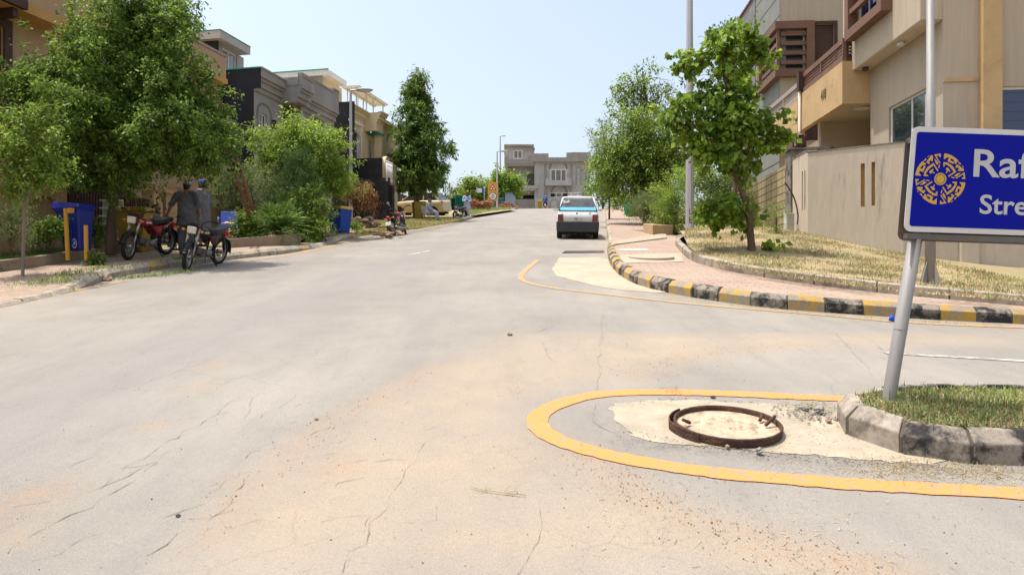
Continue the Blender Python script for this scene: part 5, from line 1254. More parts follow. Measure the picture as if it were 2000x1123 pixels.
# front boundary wall of that house with blind arches, gate
mb = MB(); FH.box(mb, HX(1045, 3), HX(1160, 3), 2.7, 3, zb, HZ(388, 3)); obj('front_wall', mb, M_GREYL, t)
mb = MB()
for k in range(7): c = HX(1058, 3) + k * 1.25; archframe(mb, FH, c, c + 1.0, zb, HZ(396, 3), .42, 3.001, .06, .05)
obj('blind_arches', mb, M_GREYC, t)
mb = MB(); FH.box(mb, HX(1000, 3), HX(1045, 3), 2.8, 2.9, zb, HZ(389, 3)); FH.box(mb, HX(1033, 3), HX(1033.8, 3), 2.9, 2.96, zb, HZ(389, 3)); obj('gate', mb, pm('gate_taupe', (.22, .19, .165, 1), .7), t)

# ---------------------------------------------------------------- street lamps
M_POLE = pm('lamp_pole_steel', (0.42, 0.41, 0.40, 1), 0.5, 0.15, 2, 0.1, 40, metal=.35, streak=4)
def lamp_post(label, base, height, r, armx, lampL, group='street lamps', sides=8, slab=True):
    t = thing('street_lamp', label, 'street lamp', base, group=group); mb = MB(); b = Vector(base)
    mb.tube([b - Vector((0, 0, .3)), b + Vector((0, 0, height))], [r, r * .6], sides, sm=False); p = obj('pole', mb, M_POLE, t)
    tp = b + Vector((0, 0, height)); ar = Vector(armx)
    mb = MB(); mb.tube([tp - Vector((0, 0, .05)), tp + Vector((0, 0, .06)), tp + ar * .3 + Vector((0, 0, .08))], r * .45, 6); obj('arm', mb, M_POLE, t)
    c = tp + ar * (.25 + lampL * .5) + Vector((0, 0, .1)); X = ar.normalized(); M = Matrix((X, Vector((0, 0, 1)).cross(X), Vector((0, 0, 1)))).transposed()
    mb = MB(); mb.ell(c, (lampL * .55, .16, .085), 14, M=M); h = obj('lamp_head', mb, pm('lamp_head_grey', (.30, .33, .32, 1), .5), t)
    mb = MB(); mb.ell(c - Vector((0, 0, .05)), (lampL * .42, .12, .06), 12, M=M); obj('diffuser', mb, pm('lamp_diffuser', (.5, .5, .48, 1), .3), h)
    mb = MB()
    if slab: mb.box(b + Vector((-r * 2.6, -r * 2.6, -.2)), b + Vector((r * 2.6, r * 2.6, .035))); obj('base_slab', mb, M_CONC2, t)
    return t
bl = G(685, 437, 0.25); dl = bl.y
lamp_post('grey street lamp beside the blue bin with yellow lid', bl, A(673, 180, dl).z - bl.z, .085 * dl / 28, (1, .1, 0), 30 * dl / F)
mb = MB(); bx = bl + Vector((.0, -.5, .0)); 
bf = Vector((A(971, 404, 72).x, 72, 0)); bf.z = float(H(bf.x, 72)) + .2
lamp_post('grey street lamp standing just in front of the yellow road sign', bf, A(967, 297, 72).z - bf.z, .11, (1, .1, 0), .9)
bf2 = Vector((A(977, 400, 104).x, 104, 0)); bf2.z = float(H(bf2.x, 104))
lamp_post('thin distant street lamp rising above the trees left of the end house', bf2, A(976, 267, 104).z - bf2.z, .14, (1, .1, 0), .6, slab=False)
br_ = G(1347, 461, 0.3, H); dr_ = br_.y
t = lamp_post('tall white octagonal street lamp pole among the shrubs by the pavement', br_, 11.5, 8.5 * dr_ / F, (-1, 0, 0), .9)
mb = MB()
zL = A(1347, 420, dr_).z; xL = br_.x - .03
put_text(mb, 'L', 1.0, Vector((xL - .02, dr_ - 8.6 * dr_ / F * .99, zL)), Vector((1, 0, 0)), Vector((0, 0, 1)), fit=(.07, .19)); put_text(mb, 'E', 1.0, Vector((xL - .02, dr_ - 8.6 * dr_ / F * .99, zL - .27)), Vector((1, 0, 0)), Vector((0, 0, 1)), fit=(.085, .2))
obj('stencilled_letters', mb, M_DARK, t)
bn = A(1815, 553, 13.0); bn.z = float(H(bn.x, bn.y)) + .28; bn = G(1817, 553, .28); dn = bn.y
t = thing('flanged_pole', 'galvanised pole with triangular base fins behind the blue street sign', 'pole', bn); mb = MB(); rr0 = 9 * dn / F
mb.tube([bn - Vector((0, 0, .2)), bn + Vector((0, 0, A(1815, 185, dn).z - bn.z)), bn + Vector((0, 0, A(1815, 183, dn).z - bn.z)), bn + Vector((0, 0, 9))], [rr0 * 1.05, rr0, rr0 * .8, rr0 * .62], 16); obj('pole', mb, M_GALV, t)
mb = MB()
for k in range(4):
    a = R(20 + 90 * k); d = Vector((math.cos(a), math.sin(a), 0)); n_ = Vector((-d.y, d.x, 0))
    mb.prism([(rr0 * .9, 0), (rr0 * 2.6, 0), (rr0 * 1.0, .34)], bn - n_ * .006, d, Vector((0, 0, 1)), n_ * .012)
mb.box(bn + Vector((-.2, -.2, -.03)), bn + Vector((.2, .2, .0))); obj('base_fins', mb, M_GALV, t)

# ---------------------------------------------------------------- manhole ring, covers, drain, stones
M_RUST = pm('rusty_iron', (0.062, 0.033, 0.023, 1), 0.85, 0.4, 9, 0.6, 50, c2=(0.11, 0.05, 0.025, 1), c2amt=.35, c2scale=7)
a, b = G(1306, 832, .012), G(1526, 828, .012); c = (a + b) / 2; rr_ = (b - a).length / 2 * .90
c = G(1420, 836, .012); 
M = Matrix.Rotation(R(7.4), 3, 'X')
def ringpts(Rr, z, n=64): return [c + M @ Vector((Rr * math.cos(2 * math.pi * i / n), Rr * math.sin(2 * math.pi * i / n), z)) for i in range(n)]
t = thing('manhole_ring', 'rusty iron manhole ring standing open on the concrete apron', 'manhole ring', c)
mb = MB(); prof_ = [(rr_ - .008, -.03), (rr_, .042), (rr_ - .006, .048), (rr_ - .010, .048), (rr_ - .016, .04), (rr_ - .018, -.03)]
L_ = [ringpts(r, z) for r, z in prof_]; n = 64; base = len(mb.v)
for rg in L_: mb.v.extend([tuple(p) for p in rg])
for i in range(len(L_) - 1):
    for k in range(n): mb.f.append((i * n + k, i * n + (k + 1) % n, (i + 1) * n + (k + 1) % n, (i + 1) * n + k)); mb.m.append(0); mb.s.append(True)
obj('hoop', mb, M_RUST, t)
mb = MB(); pts = [c + M @ Vector(((rr_ + .035 - .02 * abs(i) / 9) * math.cos(R(180 + i * 5)), (rr_ + .035 - .02 * abs(i) / 9) * math.sin(R(180 + i * 5)), .02)) for i in range(-9, 10)]
for i in range(len(pts) - 1): mb.pp(pts[i] - Vector((0, 0, .03)), pts[i + 1] - pts[i], Vector((.008, 0, 0)), Vector((0, 0, .06)))
obj('outer_rim', mb, M_RUST, t)
mb = MB(); mb.add(ringpts(rr_ - .015, .012), [tuple(range(64))]); obj('infill', mb, pm('ring_concrete', (.44, .34, .235, 1), .95, .3, 7, .9, 40, c2=(.25, .18, .12, 1), c2amt=.4, c2scale=9), t)
for ang, L0 in ((14, .06), (-8, .09), (176, .07)):
    mb = MB(); p = c + M @ Vector((math.cos(R(ang)) * (rr_ - .1), math.sin(R(ang)) * (rr_ - .1), .03)); d = M @ Vector((math.cos(R(ang + 40)), math.sin(R(ang + 40)), .5)); mb.tube([p, p + d * L0], .011, 6); obj('steel_stub', mb, M_RUST, t)
def stone(p, r, mat, label, seed, name='stone', flat=.7, group=None):
    mb = MB(); rnd = random.Random(seed); n, m = 9, 6; secs = []
    for i in range(1, m):
        tt = math.pi * i / m; secs.append([Vector(p) + Vector((math.sin(tt) * math.cos(2 * math.pi * k / n), math.sin(tt) * math.sin(2 * math.pi * k / n), -math.cos(tt) * flat + flat * .75)) * r * rnd.uniform(.72, 1.15) for k in range(n)])
    mb.rings(secs, 0, sm=False); return tag(obj(name, mb, mat), label, name, group)
M_STONE = pm('stone_tan', (0.30, 0.22, 0.165, 1), 0.95, .3, 8, .6, 40); M_STONEG = pm('stone_grey', (0.27, 0.245, 0.215, 1), 0.95, .3, 8, .6, 40); M_STONED = pm('stone_dark', (0.085, 0.055, 0.05, 1), 0.95, .3, 8, .6, 40)
stone(G(209, 549), .085, pm('stone_pinkish', (.40, .27, .19, 1), .9, .15, 6, .3), 'round pinkish stone lying against the painted kerb', 1, flat=.75)
for i, (x, y, s, m, lab) in enumerate([(1421, 874, .014, M_STONE, 'small tan stone below the rusty manhole ring'), (1483, 884, .024, M_STONEG, 'pale grey lump of rubble at the edge of the concrete apron'), (1393, 778, .02, M_STONED, 'dark stone beyond the manhole ring beside the orange line'), (348, 1009, .011, M_STONED, 'dark red pebble on the near asphalt'), (618, 820, .014, M_STONE, 'brown pebble at the edge of the dust swath'), (996, 655, .03, M_STONE, 'orange brown fragment on the road in front of the crossing'), (1600, 806, .04, M_STONEG, 'broken concrete lump at the median kerb'), (1572, 800, .03, M_STONEG, 'small concrete chip beside the broken lump'), (1619, 824, .022, M_STONE, 'tan chip touching the median kerb end')]):
    stone(G(x, y, .012 if 1200 < x < 1650 and y > 785 else .0), s, m, lab, i + 5)
def scatter_stones(name, pts, rmin, rmax, mat, seed, label):
    rng = np.random.default_rng(seed); N = len(pts); P = np.asarray(pts); r = rng.uniform(rmin, rmax, N) * rng.uniform(.5, 1, N)
    base = np.array([(1, 0, .1), (.1, 1, .1), (-1, .1, .1), (0, -1, .1), (.1, .1, .9), (0, 0, -.3)]); V = P[:, None, :] + (base[None] * rng.uniform(.6, 1.3, (N, 6, 1))) * r[:, None, None]
    f0 = np.array([(0, 1, 4), (1, 2, 4), (2, 3, 4), (3, 0, 4), (1, 0, 5), (2, 1, 5), (3, 2, 5), (0, 3, 5)])
    F_ = (np.arange(N)[:, None, None] * 6 + f0[None]).reshape(-1, 3); me = bpy.data.meshes.new(name); npmesh(me, V.reshape(-1, 3), F_); me.materials.append(mat)
    o = bpy.data.objects.new(name, me); col.objects.link(o); return tag(o, label, 'gravel', kind='stuff')
def along(line, n, spread, seed, off=0.004):
    rng = np.random.default_rng(seed); q = resample([Vector((p[0], p[1], 0)) for p in line], n=200); i = rng.integers(0, 200, n); X_ = np.array([q[k].x for k in i]) + rng.normal(size=n) * spread; Y_ = np.array([q[k].y for k in i]) + rng.normal(size=n) * spread
    return np.stack([X_, Y_, H(X_, Y_) + off], 1)
scatter_stones('gravel', np.concatenate([along(GRIT1, 520, .12, 1), along(GRIT2, 160, .10, 2), along(GRIT3, 200, .14, 3)]), .002, .007, M_STONE, 1, 'fine tan grit strewn along the edges of the dusty tracks')
_w = G(1580, 812); scatter_stones('rubble', np.concatenate([np.stack([rx := np.random.default_rng(4).normal(_w.x, .12, 260), ry := np.random.default_rng(5).normal(_w.y, .10, 260), H(rx, ry) + .014], 1)]), .003, .016, M_STONEG, 2, 'crumbled concrete bits between the manhole ring and the median')
APR = xy([(1190, 800), (1290, 781), (1420, 785), (1600, 797)]); APR2 = xy([(1215, 840), (1340, 868), (1500, 884), (1700, 902), (1840, 912)])
scatter_stones('apron_gravel', np.concatenate([along(APR, 260, .03, 41), along(APR2, 700, .035, 42), along(xy([(1480, 868), (1620, 850), (1780, 895)]), 260, .12, 43)]), .002, .008, M_STONEG, 4, 'crumbs of concrete and grit along the broken edge of the apron')
rs = np.random.default_rng(9); X_ = rs.uniform(-3.2, 3.2, 420); Y_ = 2.6 + rs.random(420) ** 1.4 * 7; scatter_stones('loose_gravel', np.stack([X_, Y_, H(X_, Y_) + .002], 1), .002, .006, M_STONED, 3, 'dark grains scattered thinly over the near asphalt')
# dry grass clippings swept along kerbs and median
cl = [along([(p.x, p.y) for p in GL([(1700, 912), (1850, 918), (2000, 925)])], 1400, .10, 11), along([(p.x, p.y) for p in GL([(1560, 790), (1620, 800)])], 500, .09, 12), along([(p.x, p.y) for p in GL([(1300, 575), (1500, 606), (1700, 622), (2000, 640)])], 3500, .13, 13), along([(p.x, p.y) for p in GL([(1130, 515), (1180, 512)])], 900, .2, 14), along([(p.x, p.y) for p in GL([(1155, 538), (1190, 535)])], 700, .15, 15), along([(p.x, p.y) for p in GL([(1300, 762), (1335, 768)])], 120, .05, 16), along([(p.x, p.y) for p in GL([(1240, 640), (1330, 760)])], 60, .3, 17), along([(p.x, p.y) for p in GL([(1500, 905), (1760, 930)])], 160, .06, 18), along([(p.x, p.y) for p in GL([(1190, 900), (1500, 1040), (1800, 1060)])], 260, .3, 19)]
blades('grass_clippings', np.concatenate(cl), .021, .0032, M_DRYG, 21, 6.0, label='straw clippings swept against the kerbs and onto the asphalt')
gt = [along([(p.x, p.y) for p in GL([(220, 546), (300, 540), (370, 530)])], 700, .12, 31), along([(p.x, p.y) for p in GL([(110, 572), (140, 568)])], 120, .05, 32), along([(p.x, p.y) for p in GL([(30, 560), (90, 555), (160, 530), (260, 520)], .16)], 900, .18, 33, .17), along([(p.x, p.y) for p in GL([(330, 510), (420, 500)], .16)], 600, .2, 34, .17)]
blades('grass_kerb_weeds', np.concatenate(gt), .055, .01, M_GRASS, 22, 1.2, label='green weeds growing in the kerb joints and between the paving bricks')
# shallow broken asphalt lip in front of the apron
# pavement details
def slab_quad(pxs, off, th, name, mat, kind='structure'):
    p = GL(pxs, off); mb = MB(); lo = [q - Vector((0, 0, th)) for q in p]; mb.hexa(lo[::-1] + p[::-1] if (p[1] - p[0]).cross(p[2] - p[1]).z < 0 else lo + p); return struct(obj(name, mb, mat))
slab_quad([(1214, 514), (1335, 511), (1330, 494), (1211, 498)], .185, .1, 'pavement_slab', M_CONC2)
cc = G(1272, 503, .19); t = tag(obj('manhole_cover', (lambda m, nz: (m.tube([cc - nz * .06, cc + nz * .025, cc + nz * .035], [.47, .47, .455], 40, sm=False), m)[1])(MB(), Vector((0, -.128, .99))), M_CONC2), 'round concrete manhole cover set in the brick pavement corner', 'manhole cover')
slab_quad([(1205, 490), (1268, 489), (1262, 485), (1212, 486)], .18, .05, 'pavement_strip', pm('pavement_strip_pale', (.42, .39, .35, 1), .8, .15))
slab_quad([(1192, 478), (1302, 464), (1300, 455), (1198, 471)], .21, .3, 'driveway_path', M_CONC)
t = thing('drain_grate', 'dark rectangular drain grate set into the road behind the small white car', 'drain', G(1135, 492)); p = GL([(1098, 494.6), (1178, 493.6), (1177, 489.6), (1104, 490.4)], .008); mb = MB(); mb.add(p, [(0, 1, 2, 3)]); obj('pit', mb, pm('grate_purple', (.055, .04, .045, 1), .8), t)
mb = MB()
for k in range(17): a = p[0].lerp(p[1], k / 16); b = p[3].lerp(p[2], k / 16); mb.pp(a + Vector((0, 0, .002)), b - a, Vector((.03, 0, 0)), Vector((0, 0, .01)))
obj('grille', mb, pm('grate_bar', (.10, .075, .08, 1), .8), t)
t = tag(obj('plastic_bag', (lambda m: (m.ell(G(1742, 628) + Vector((0, 0, .035)), (.035, .04, .045), 12), [m.v.__setitem__(i, tuple(Vector(v) + Vector((random.uniform(-1, 1), random.uniform(-1, 1), random.uniform(-1, 1))) * .012)) for i, v in enumerate(m.v)], m)[2])(MB()), pm('bag_blue', (.01, .09, .55, 1), .35)), 'crumpled bright blue plastic bag lying by the painted kerb', 'plastic bag')
mb = MB(); pts = GL([(918, 950), (950, 957), (985, 962), (1028, 966)], .012); mb.tube(pts, .0022, 5); mb.tube([pts[1], G(948, 947, .02)], .0016, 4); mb.tube([pts[2], G(996, 948, .04)], .0018, 4); mb.tube([pts[1], G(935, 960, .01)], .0015, 4); mb.tube([pts[2], G(1010, 958, .02)], .0014, 4)
tag(obj('twig', mb, pm('twig_dry', (.36, .29, .15, 1), .9)), 'thin dry forked twig lying on the road', 'twig')
# ---------------------------------------------------------------- bins
M_BINB = pm('bin_blue_plastic', (0.006, 0.018, 0.20, 1), 0.42, .12, 3, .08, 30, spec=.4); M_BINY = pm('bin_yellow', (0.42, 0.255, 0.02, 1), 0.6, .15, 3, .15, 30); M_BINYD = pm('bin_ochre', (0.30, 0.20, 0.022, 1), 0.6, .18, 3, .15, 30, c2=(.15, .10, .03, 1), c2amt=.2)
M_BINB2 = pm('bin_blue_steel', (0.012, 0.06, 0.36, 1), 0.5, .14, 3, .1, 30, c2=(.02, .05, .16, 1), c2amt=.2, c2scale=3); M_POSTY = pm('post_yellow', (0.52, 0.27, 0.03, 1), .6, .12, 4, .1)
def box_bin(label, p, ang, wb, wt, db, dt_, h, mbody, mlid, lid=.06, group=None, lidover=.04):
    t = thing('litter_bin', label, 'bin', M=Matrix.Translation(p) @ Matrix.Rotation(R(-ang), 4, 'Z'), group=group)
    mb = MB(); mb.hexa([(-wb / 2, -db / 2, 0), (wb / 2, -db / 2, 0), (wb / 2, db / 2, 0), (-wb / 2, db / 2, 0), (-wt / 2, -dt_ / 2, h), (wt / 2, -dt_ / 2, h), (wt / 2, dt_ / 2, h), (-wt / 2, dt_ / 2, h)]); body = obj('body', mb, mbody, t, world=False, bevel=.015)
    mb = MB(); a, b = wt / 2 + lidover, dt_ / 2 + lidover
    mb.hexa([(-a, -b, h + .002), (a, -b, h + .002), (a, b, h + .002), (-a, b, h + .002), (-a * .93, -b * .93, h + lid), (a * .93, -b * .93, h + lid), (a * .93, b * .93, h + lid), (-a * .93, b * .93, h + lid)]); obj('lid', mb, mlid, t, world=False, bevel=.012)
    return t, body
p = G(664, 455, .17); d = p.y
t, b = box_bin('blue steel bin with yellow lid standing on the pavement under the feathery tree', p, 28, 26 * d / F, 33 * d / F, 26 * d / F, 33 * d / F, 45 * d / F, M_BINB2, pm('lid_yellow', (.56, .36, .10, 1), .6, .15), .1)
mb = MB(); s = 33 * d / F / 2; mb.prism([(-.1, .0), (.02, -.05), (.16, -.02), (.17, .07), (.05, .1), (-.07, .08)], (.03, -s * .985, 45 * d / F * .76), (1, 0, 0), (0, 0, 1), (0, -.004, 0)); obj('worn_sticker', mb, pm('sticker', (.55, .52, .48, 1), .7, .4, 9), b, world=False)
p = G(268, 493, .17); d = p.y; box_bin('ochre tapered litter bin behind the red motorcycle', p - Vector((.06, 0, 0)), 0, 42 * d / F, 56 * d / F, .3, .42, 78 * d / F, M_BINYD, M_BINYD, .1)
p = G(818, 427.5, .15); d = p.y; box_bin('ochre square bin beneath the cone shaped tree beside the sitting man', p, -18, 19 * d / F, 23 * d / F, .6, .72, 32 * d / F, M_BINYD, M_BINYD, .03, lidover=.01)
p = A(1054, 407.5, 88); p.z = float(H(p.x, p.y)) + .1; box_bin('orange bin in front of the grey end house beside the rider', p, 0, .6, .62, .6, .62, 12.5 * 88 / F, M_BINY, M_BINY, .05, lidover=.02)
p = G(1217, 402, .2); d = min(p.y, 66); p = A(1217, 402, d); box_bin('small blue box bin beside the pavement under the trees far up the street', p, 0, .5, .5, .5, .5, 25 * d / F, M_BINB2, M_BINB2, .03, lidover=.01)
p = A(1233, 415, 46); p.z = float(H(p.x, p.y)) + .2; box_bin('yellow topped bin half hidden by the dark bush far up the pavement', p, 0, .5, .56, .5, .56, A(1233, 380, 46).z - p.z, M_BINY, M_BINY, .05)
p = A(1230, 424, 41); p.z = float(H(p.x, p.y)) + .15
t = thing('cloth_wrapped_bin', 'round bin wrapped in torn green cloth beside the potted bush', 'bin', p); mb = MB(); hh = A(1230, 385, 41).z - p.z; mb.loft([(p + Vector((0, 0, z * hh)), r, r) for z, r in ((0, .2), (.2, .33), (.5, .36), (.7, .28), (.72, .33), (.95, .25), (1, .1))], 18); obj('body', mb, pm('green_cloth', (.015, .27, .15, 1), .8, .25, 4, .4, 20), t)
# wheeled bin hanging tilted between two yellow posts
p = A(152, 489, 13.2); dB = 13.2
t = thing('wheeled_bin', 'dark blue wheeled bin hanging tilted between two yellow posts', 'bin', M=Matrix.Translation(p) @ Matrix.Rotation(R(-12), 4, 'Z') @ Matrix.Rotation(R(-5), 4, 'Y') @ Matrix.Diagonal((.76, .6, 1, 1)))
k = dB / F; hh = 88 * k
mb = MB(); secs = []
for z, w_, dd in ((0, 25, 22), (.06, 26, 24), (.5, 31, 29), (.86, 35, 33), (.865, 38, 36), (.93, 38.5, 36.5)):
    a, b = w_ * k, dd * k; secs.append([Vector((sx * a + (2 if False else 0), sy * b, z * hh)) for sx, sy in ((-.88, -1), (.88, -1), (1, -.88), (1, .88), (.88, 1), (-.88, 1), (-1, .88), (-1, -.88))])
mb.rings(secs, 0, sm=False)
for xx in (-.35, .1): mb.pp((xx * 30 * k, -31 * k, hh * .12), (5 * k, 0, 0), (0, 3 * k, 0), (1.5 * k, -2 * k, hh * .7))
body = obj('body', mb, M_BINB, t, world=False, bevel=.01)
mb = MB(); a = 42 * k; mb.hexa([(-a, -40 * k, hh * .93), (a * 1.02, -40 * k, hh * .90), (a * 1.02, 40 * k, hh * .90), (-a, 40 * k, hh * .93), (-a * .9, -33 * k, hh * 1.1), (a * .85, -33 * k, hh * .99), (a * .85, 33 * k, hh * .99), (-a * .9, 33 * k, hh * 1.1)]); obj('lid', mb, M_BINB, t, world=False, bevel=.015)
mb = MB(); cz = hh * .13; cx_ = 13 * k
for i in range(28):
    a0, a1 = 2 * math.pi * i / 28, 2 * math.pi * (i + 1) / 28; ro, ri = 7.2 * k, 6.1 * k
    yy = -28.5 * k - .004; mb.add([(cx_ + ro * math.cos(a0), yy, cz + ro * 1.25 * math.sin(a0)), (cx_ + ro * math.cos(a1), yy, cz + ro * 1.25 * math.sin(a1)), (cx_ + ri * math.cos(a1), yy, cz + ri * 1.25 * math.sin(a1)), (cx_ + ri * math.cos(a0), yy, cz + ri * 1.25 * math.sin(a0))], [(0, 1, 2, 3)])
for xx, zz, ww, h_ in ((-2, -3, 1.2, 6), (0, -1, 1.2, 5), (2, -3, 1.2, 6)): mb.pp((cx_ + xx * k, -28.5 * k - .004, cz + zz * k), (ww * k, 0, 0), (0, -.001, 0), (0, 0, h_ * k))
obj('round_emblem', mb, M_WHITE, body, world=False)
t = thing('bin_post_frame', 'yellow steel posts that carry the tilted blue bin', 'post', A(152, 489, dB)); 
for x0, x1, yt in ((131, 126, 407), (167, 166, 440)):
    mb = MB(); b0, b1 = A(x0, 493, dB - .42), A(x1, yt, dB - .42); b0.z -= .15; mb.pp(b0 - Vector((.025, .0, 0)), Vector((.052, 0, 0)), Vector((0, .05, 0)), b1 - b0); obj('post', mb, M_POSTY, t)
mb = MB(); b1 = A(128, 409, dB - .43); mb.pp(b1 + Vector((.02, 0, -.07)), Vector((.06, .0, .01)), Vector((0, .12, 0)), Vector((.01, 0, .09))); obj('bracket', mb, M_POSTY, t)
# low stone edging walls of the planted strip
M_EDGE = pm('planter_stone', (.30, .225, .155, 1), .92, .18, 2, .4, 40, c2=(.2, .15, .105, 1), c2amt=.3, c2scale=1.5)
def lowwall(name, label, pxs, hgt, th, mat, off=.17, h=H, seg=None, cat='wall'):
    q = resample([flat2(p) for p in GL(pxs, off, h)], step=seg or .6); t = []; mb = MB(); n = len(q)
    secs = []
    for i, p in enumerate(q):
        nn = -side(q, i); z = float(h(p.x, p.y)); secs.append([p + nn * a + Vector((0, 0, z + b)) for a, b in ((0, -.1), (0, off + hgt), (th, off + hgt), (th, -.1))])
    mb.rings(secs[::-1], 0, sm=False); o = obj(name, mb, mat, bevel=.012); return tag(o, label, cat)
lowwall('planter_edging', 'low stone edging in front of the grass below the blue wheeled bin', [(-90, 541), (0, 531), (60, 523), (119, 514), (174, 505), (188, 503)], .19, .14, M_EDGE)
lowwall('planter_wall', 'stone planter wall beneath the big tree', [(-60, 496), (60, 496), (120, 495), (180, 494), (250, 497)], .28, .18, M_EDGE)
lowwall('shrub_bed_edging', 'grey stone edging of the sago palm bed', [(446, 484), (500, 480), (560, 474), (588, 471)], .22, .14, M_EDGE)
t = thing('tan_planter', 'tan rendered planter box under the airy shrub by the pavement', 'planter', G(1285, 458, .2)); p = G(1275, 457, .2); d = p.y; k = d / F; mb = MB(); mb.pp(p + Vector((0, 0, -.2)), Vector((44 * k, .35, 0)), Vector((-.1, 1.2, .15)), Vector((0, 0, 18 * k + .2))); obj('box', mb, pm('planter_tan', (.42, .29, .16, 1), .9, .12, 2, .2), t, bevel=.01)
# ---------------------------------------------------------------- far street furniture
dS = 68.0; M_SGY = pm('sign_yellow_orange', (.62, .29, .03, 1), .5, .06); M_RED = pm('sign_red', (.28, .02, .02, 1), .5); M_BLK = pm('sign_black', (.02, .02, .022, 1), .5)
p = A(962, 404, dS); p.z = float(H(p.x, p.y)) + .15; k = dS / F
t = thing('road_sign', 'yellow road sign with T junction triangle above a round slow sign', 'road sign', p)
def S2(x, y, dy=0): return A(x, y, dS + dy)
mb = MB(); mb.pp(S2(953, 392.5), S2(971, 392.5) - S2(953, 392.5), Vector((0, .03, 0)), S2(953, 356) - S2(953, 392.5)); obj('board', mb, M_SGY, t)
def tri_(c, r, dy, mat, nm, par): m_ = MB(); m_.prism([(r * math.cos(R(90 + 120 * i)), r * math.sin(R(90 + 120 * i))) for i in range(3)], Vector(c) + Vector((0, dy, 0)), (1, 0, 0), (0, 0, 1), (0, .004, 0)); return obj(nm, m_, mat, par)
def disc_(c, r, dy, mat, nm, par): m_ = MB(); m_.prism([(r * math.cos(R(15 * i)), r * math.sin(R(15 * i))) for i in range(24)], Vector(c) + Vector((0, dy, 0)), (1, 0, 0), (0, 0, 1), (0, .004, 0)); return obj(nm, m_, mat, par)
ct = S2(962, 367.5); tri_(ct, .42, -.006, M_RED, 'warning_triangle', t); tr = tri_(ct, .29, -.012, M_WHITE, 'warning_panel', t)
mb = MB(); c = ct + Vector((0, -.016, 0)); mb.box(c + Vector((-.11, 0, .0)), c + Vector((.11, .003, .07))); mb.box(c + Vector((-.035, 0, -.13)), c + Vector((.035, .003, -.001))); obj('junction_symbol', mb, M_BLK, tr)
cs_ = S2(962.5, 383.5); disc_(cs_, .41, -.006, M_RED, 'speed_ring', t); ds = disc_(cs_, .34, -.012, M_WHITE, 'speed_panel', t)
mb = MB(); put_text(mb, '20', 1, cs_ + Vector((0, -.016, .02)), (1, 0, 0), (0, 0, 1), center=True, fit=(.26, .2), bold=.02); put_text(mb, 'SLOW', 1, cs_ + Vector((0, -.016, -.2)), (1, 0, 0), (0, 0, 1), center=True, fit=(.44, .16), bold=.02); obj('lettering', mb, M_BLK, ds)
mb = MB(); mb.tube([p - Vector((0, 0, .2)), S2(963, 356, .06)], .045, 8); obj('pole', mb, M_GALV, t)
p = A(946.5, 408, 60); p.z = float(H(p.x, p.y)) + .1; t = thing('direction_sign', 'small blue and white arrow direction sign pointing at the brick pile', 'direction sign', p); d6 = 60
def S6(x, y): return A(x, y, d6)
mb = MB(); mb.tube([p - Vector((0, 0, .2)), S6(946, 365)], .04, 8); obj('pole', mb, M_GALV, t)
mb = MB(); o = S6(946, 373); u_ = (S6(947, 373) - o).length; mb.prism([(0, -4 * u_), (0, 5 * u_), (-14 * u_, 5 * u_), (-18 * u_, .5 * u_), (-14 * u_, -4 * u_)], o + Vector((0, -.06, 0)), (1, 0, 0), (0, 0, 1), (0, .02, 0)); bd = obj('board', mb, pm('dir_blue', (.05, .11, .36, 1), .5), t)
mb = MB(); mb.prism([(-5 * u_, -3.6 * u_), (-5 * u_, 4.6 * u_), (-13 * u_, 4.6 * u_), (-16.6 * u_, .5 * u_), (-13 * u_, -3.6 * u_)], o + Vector((0, -.064, 0)), (1, 0, 0), (0, 0, 1), (0, .003, 0)); obj('panel', mb, M_WHITE, bd)
mb = MB()
mb.prism([(-13 * u_, -1 * u_), (-13 * u_, 2 * u_), (-15.3 * u_, .5 * u_)], o + Vector((0, -.068, 0)), (1, 0, 0), (0, 0, 1), (0, .003, 0)); obj('arrow', mb, M_BLK, bd)
p = A(1121.5, 388, 84); p.z = float(H(p.x, p.y)); t = thing('circular_drive_sign', 'white CIRCULAR DRIVE board with arrows seen above the small white car', 'sign', p); d8 = 84
o = A(1110, 383.8, d8); X_ = A(1134, 383.2, d8) - o; L_ = X_.length; X_.normalize(); hh = (A(1110, 376, d8) - o).length
mb = MB(); mb.pp(o, X_ * L_, Vector((0, .04, 0)), Vector((0, 0, hh))); bd = obj('board', mb, M_WHITE, t)
mb = MB(); Z_ = Vector((0, 0, 1)); put_text(mb, 'CIRCULAR', 1, o + X_ * L_ * .5 + Z_ * hh * .56 + Vector((0, -.006, 0)), X_, Z_, center=True, fit=(L_ * .52, hh * .2), bold=.03); put_text(mb, 'DRIVE', 1, o + X_ * L_ * .5 + Z_ * hh * .2 + Vector((0, -.006, 0)), X_, Z_, center=True, fit=(L_ * .34, hh * .2), bold=.03); obj('lettering', mb, M_BLK, bd)
mb = MB()
for s_, xx in ((-1, .1), (1, .9)): mb.prism([(s_ * .12, 0), (0, .12), (0, .045), (-s_ * .1, .045), (-s_ * .1, -.045), (0, -.045), (0, -.12)], o + X_ * L_ * xx + Z_ * hh * .52 + Vector((0, -.002, 0)), X_, Z_, (0, -.004, 0))
obj('arrows', mb, M_BLK, bd)
for xx in (.1, .9):
    mb = MB(); q = o + X_ * L_ * xx + Vector((0, .05, 0)); mb.tube([Vector((q.x, q.y, p.z - .3)), q + Z_ * hh * .8], .04, 6); obj('post', mb, M_GALV, t)
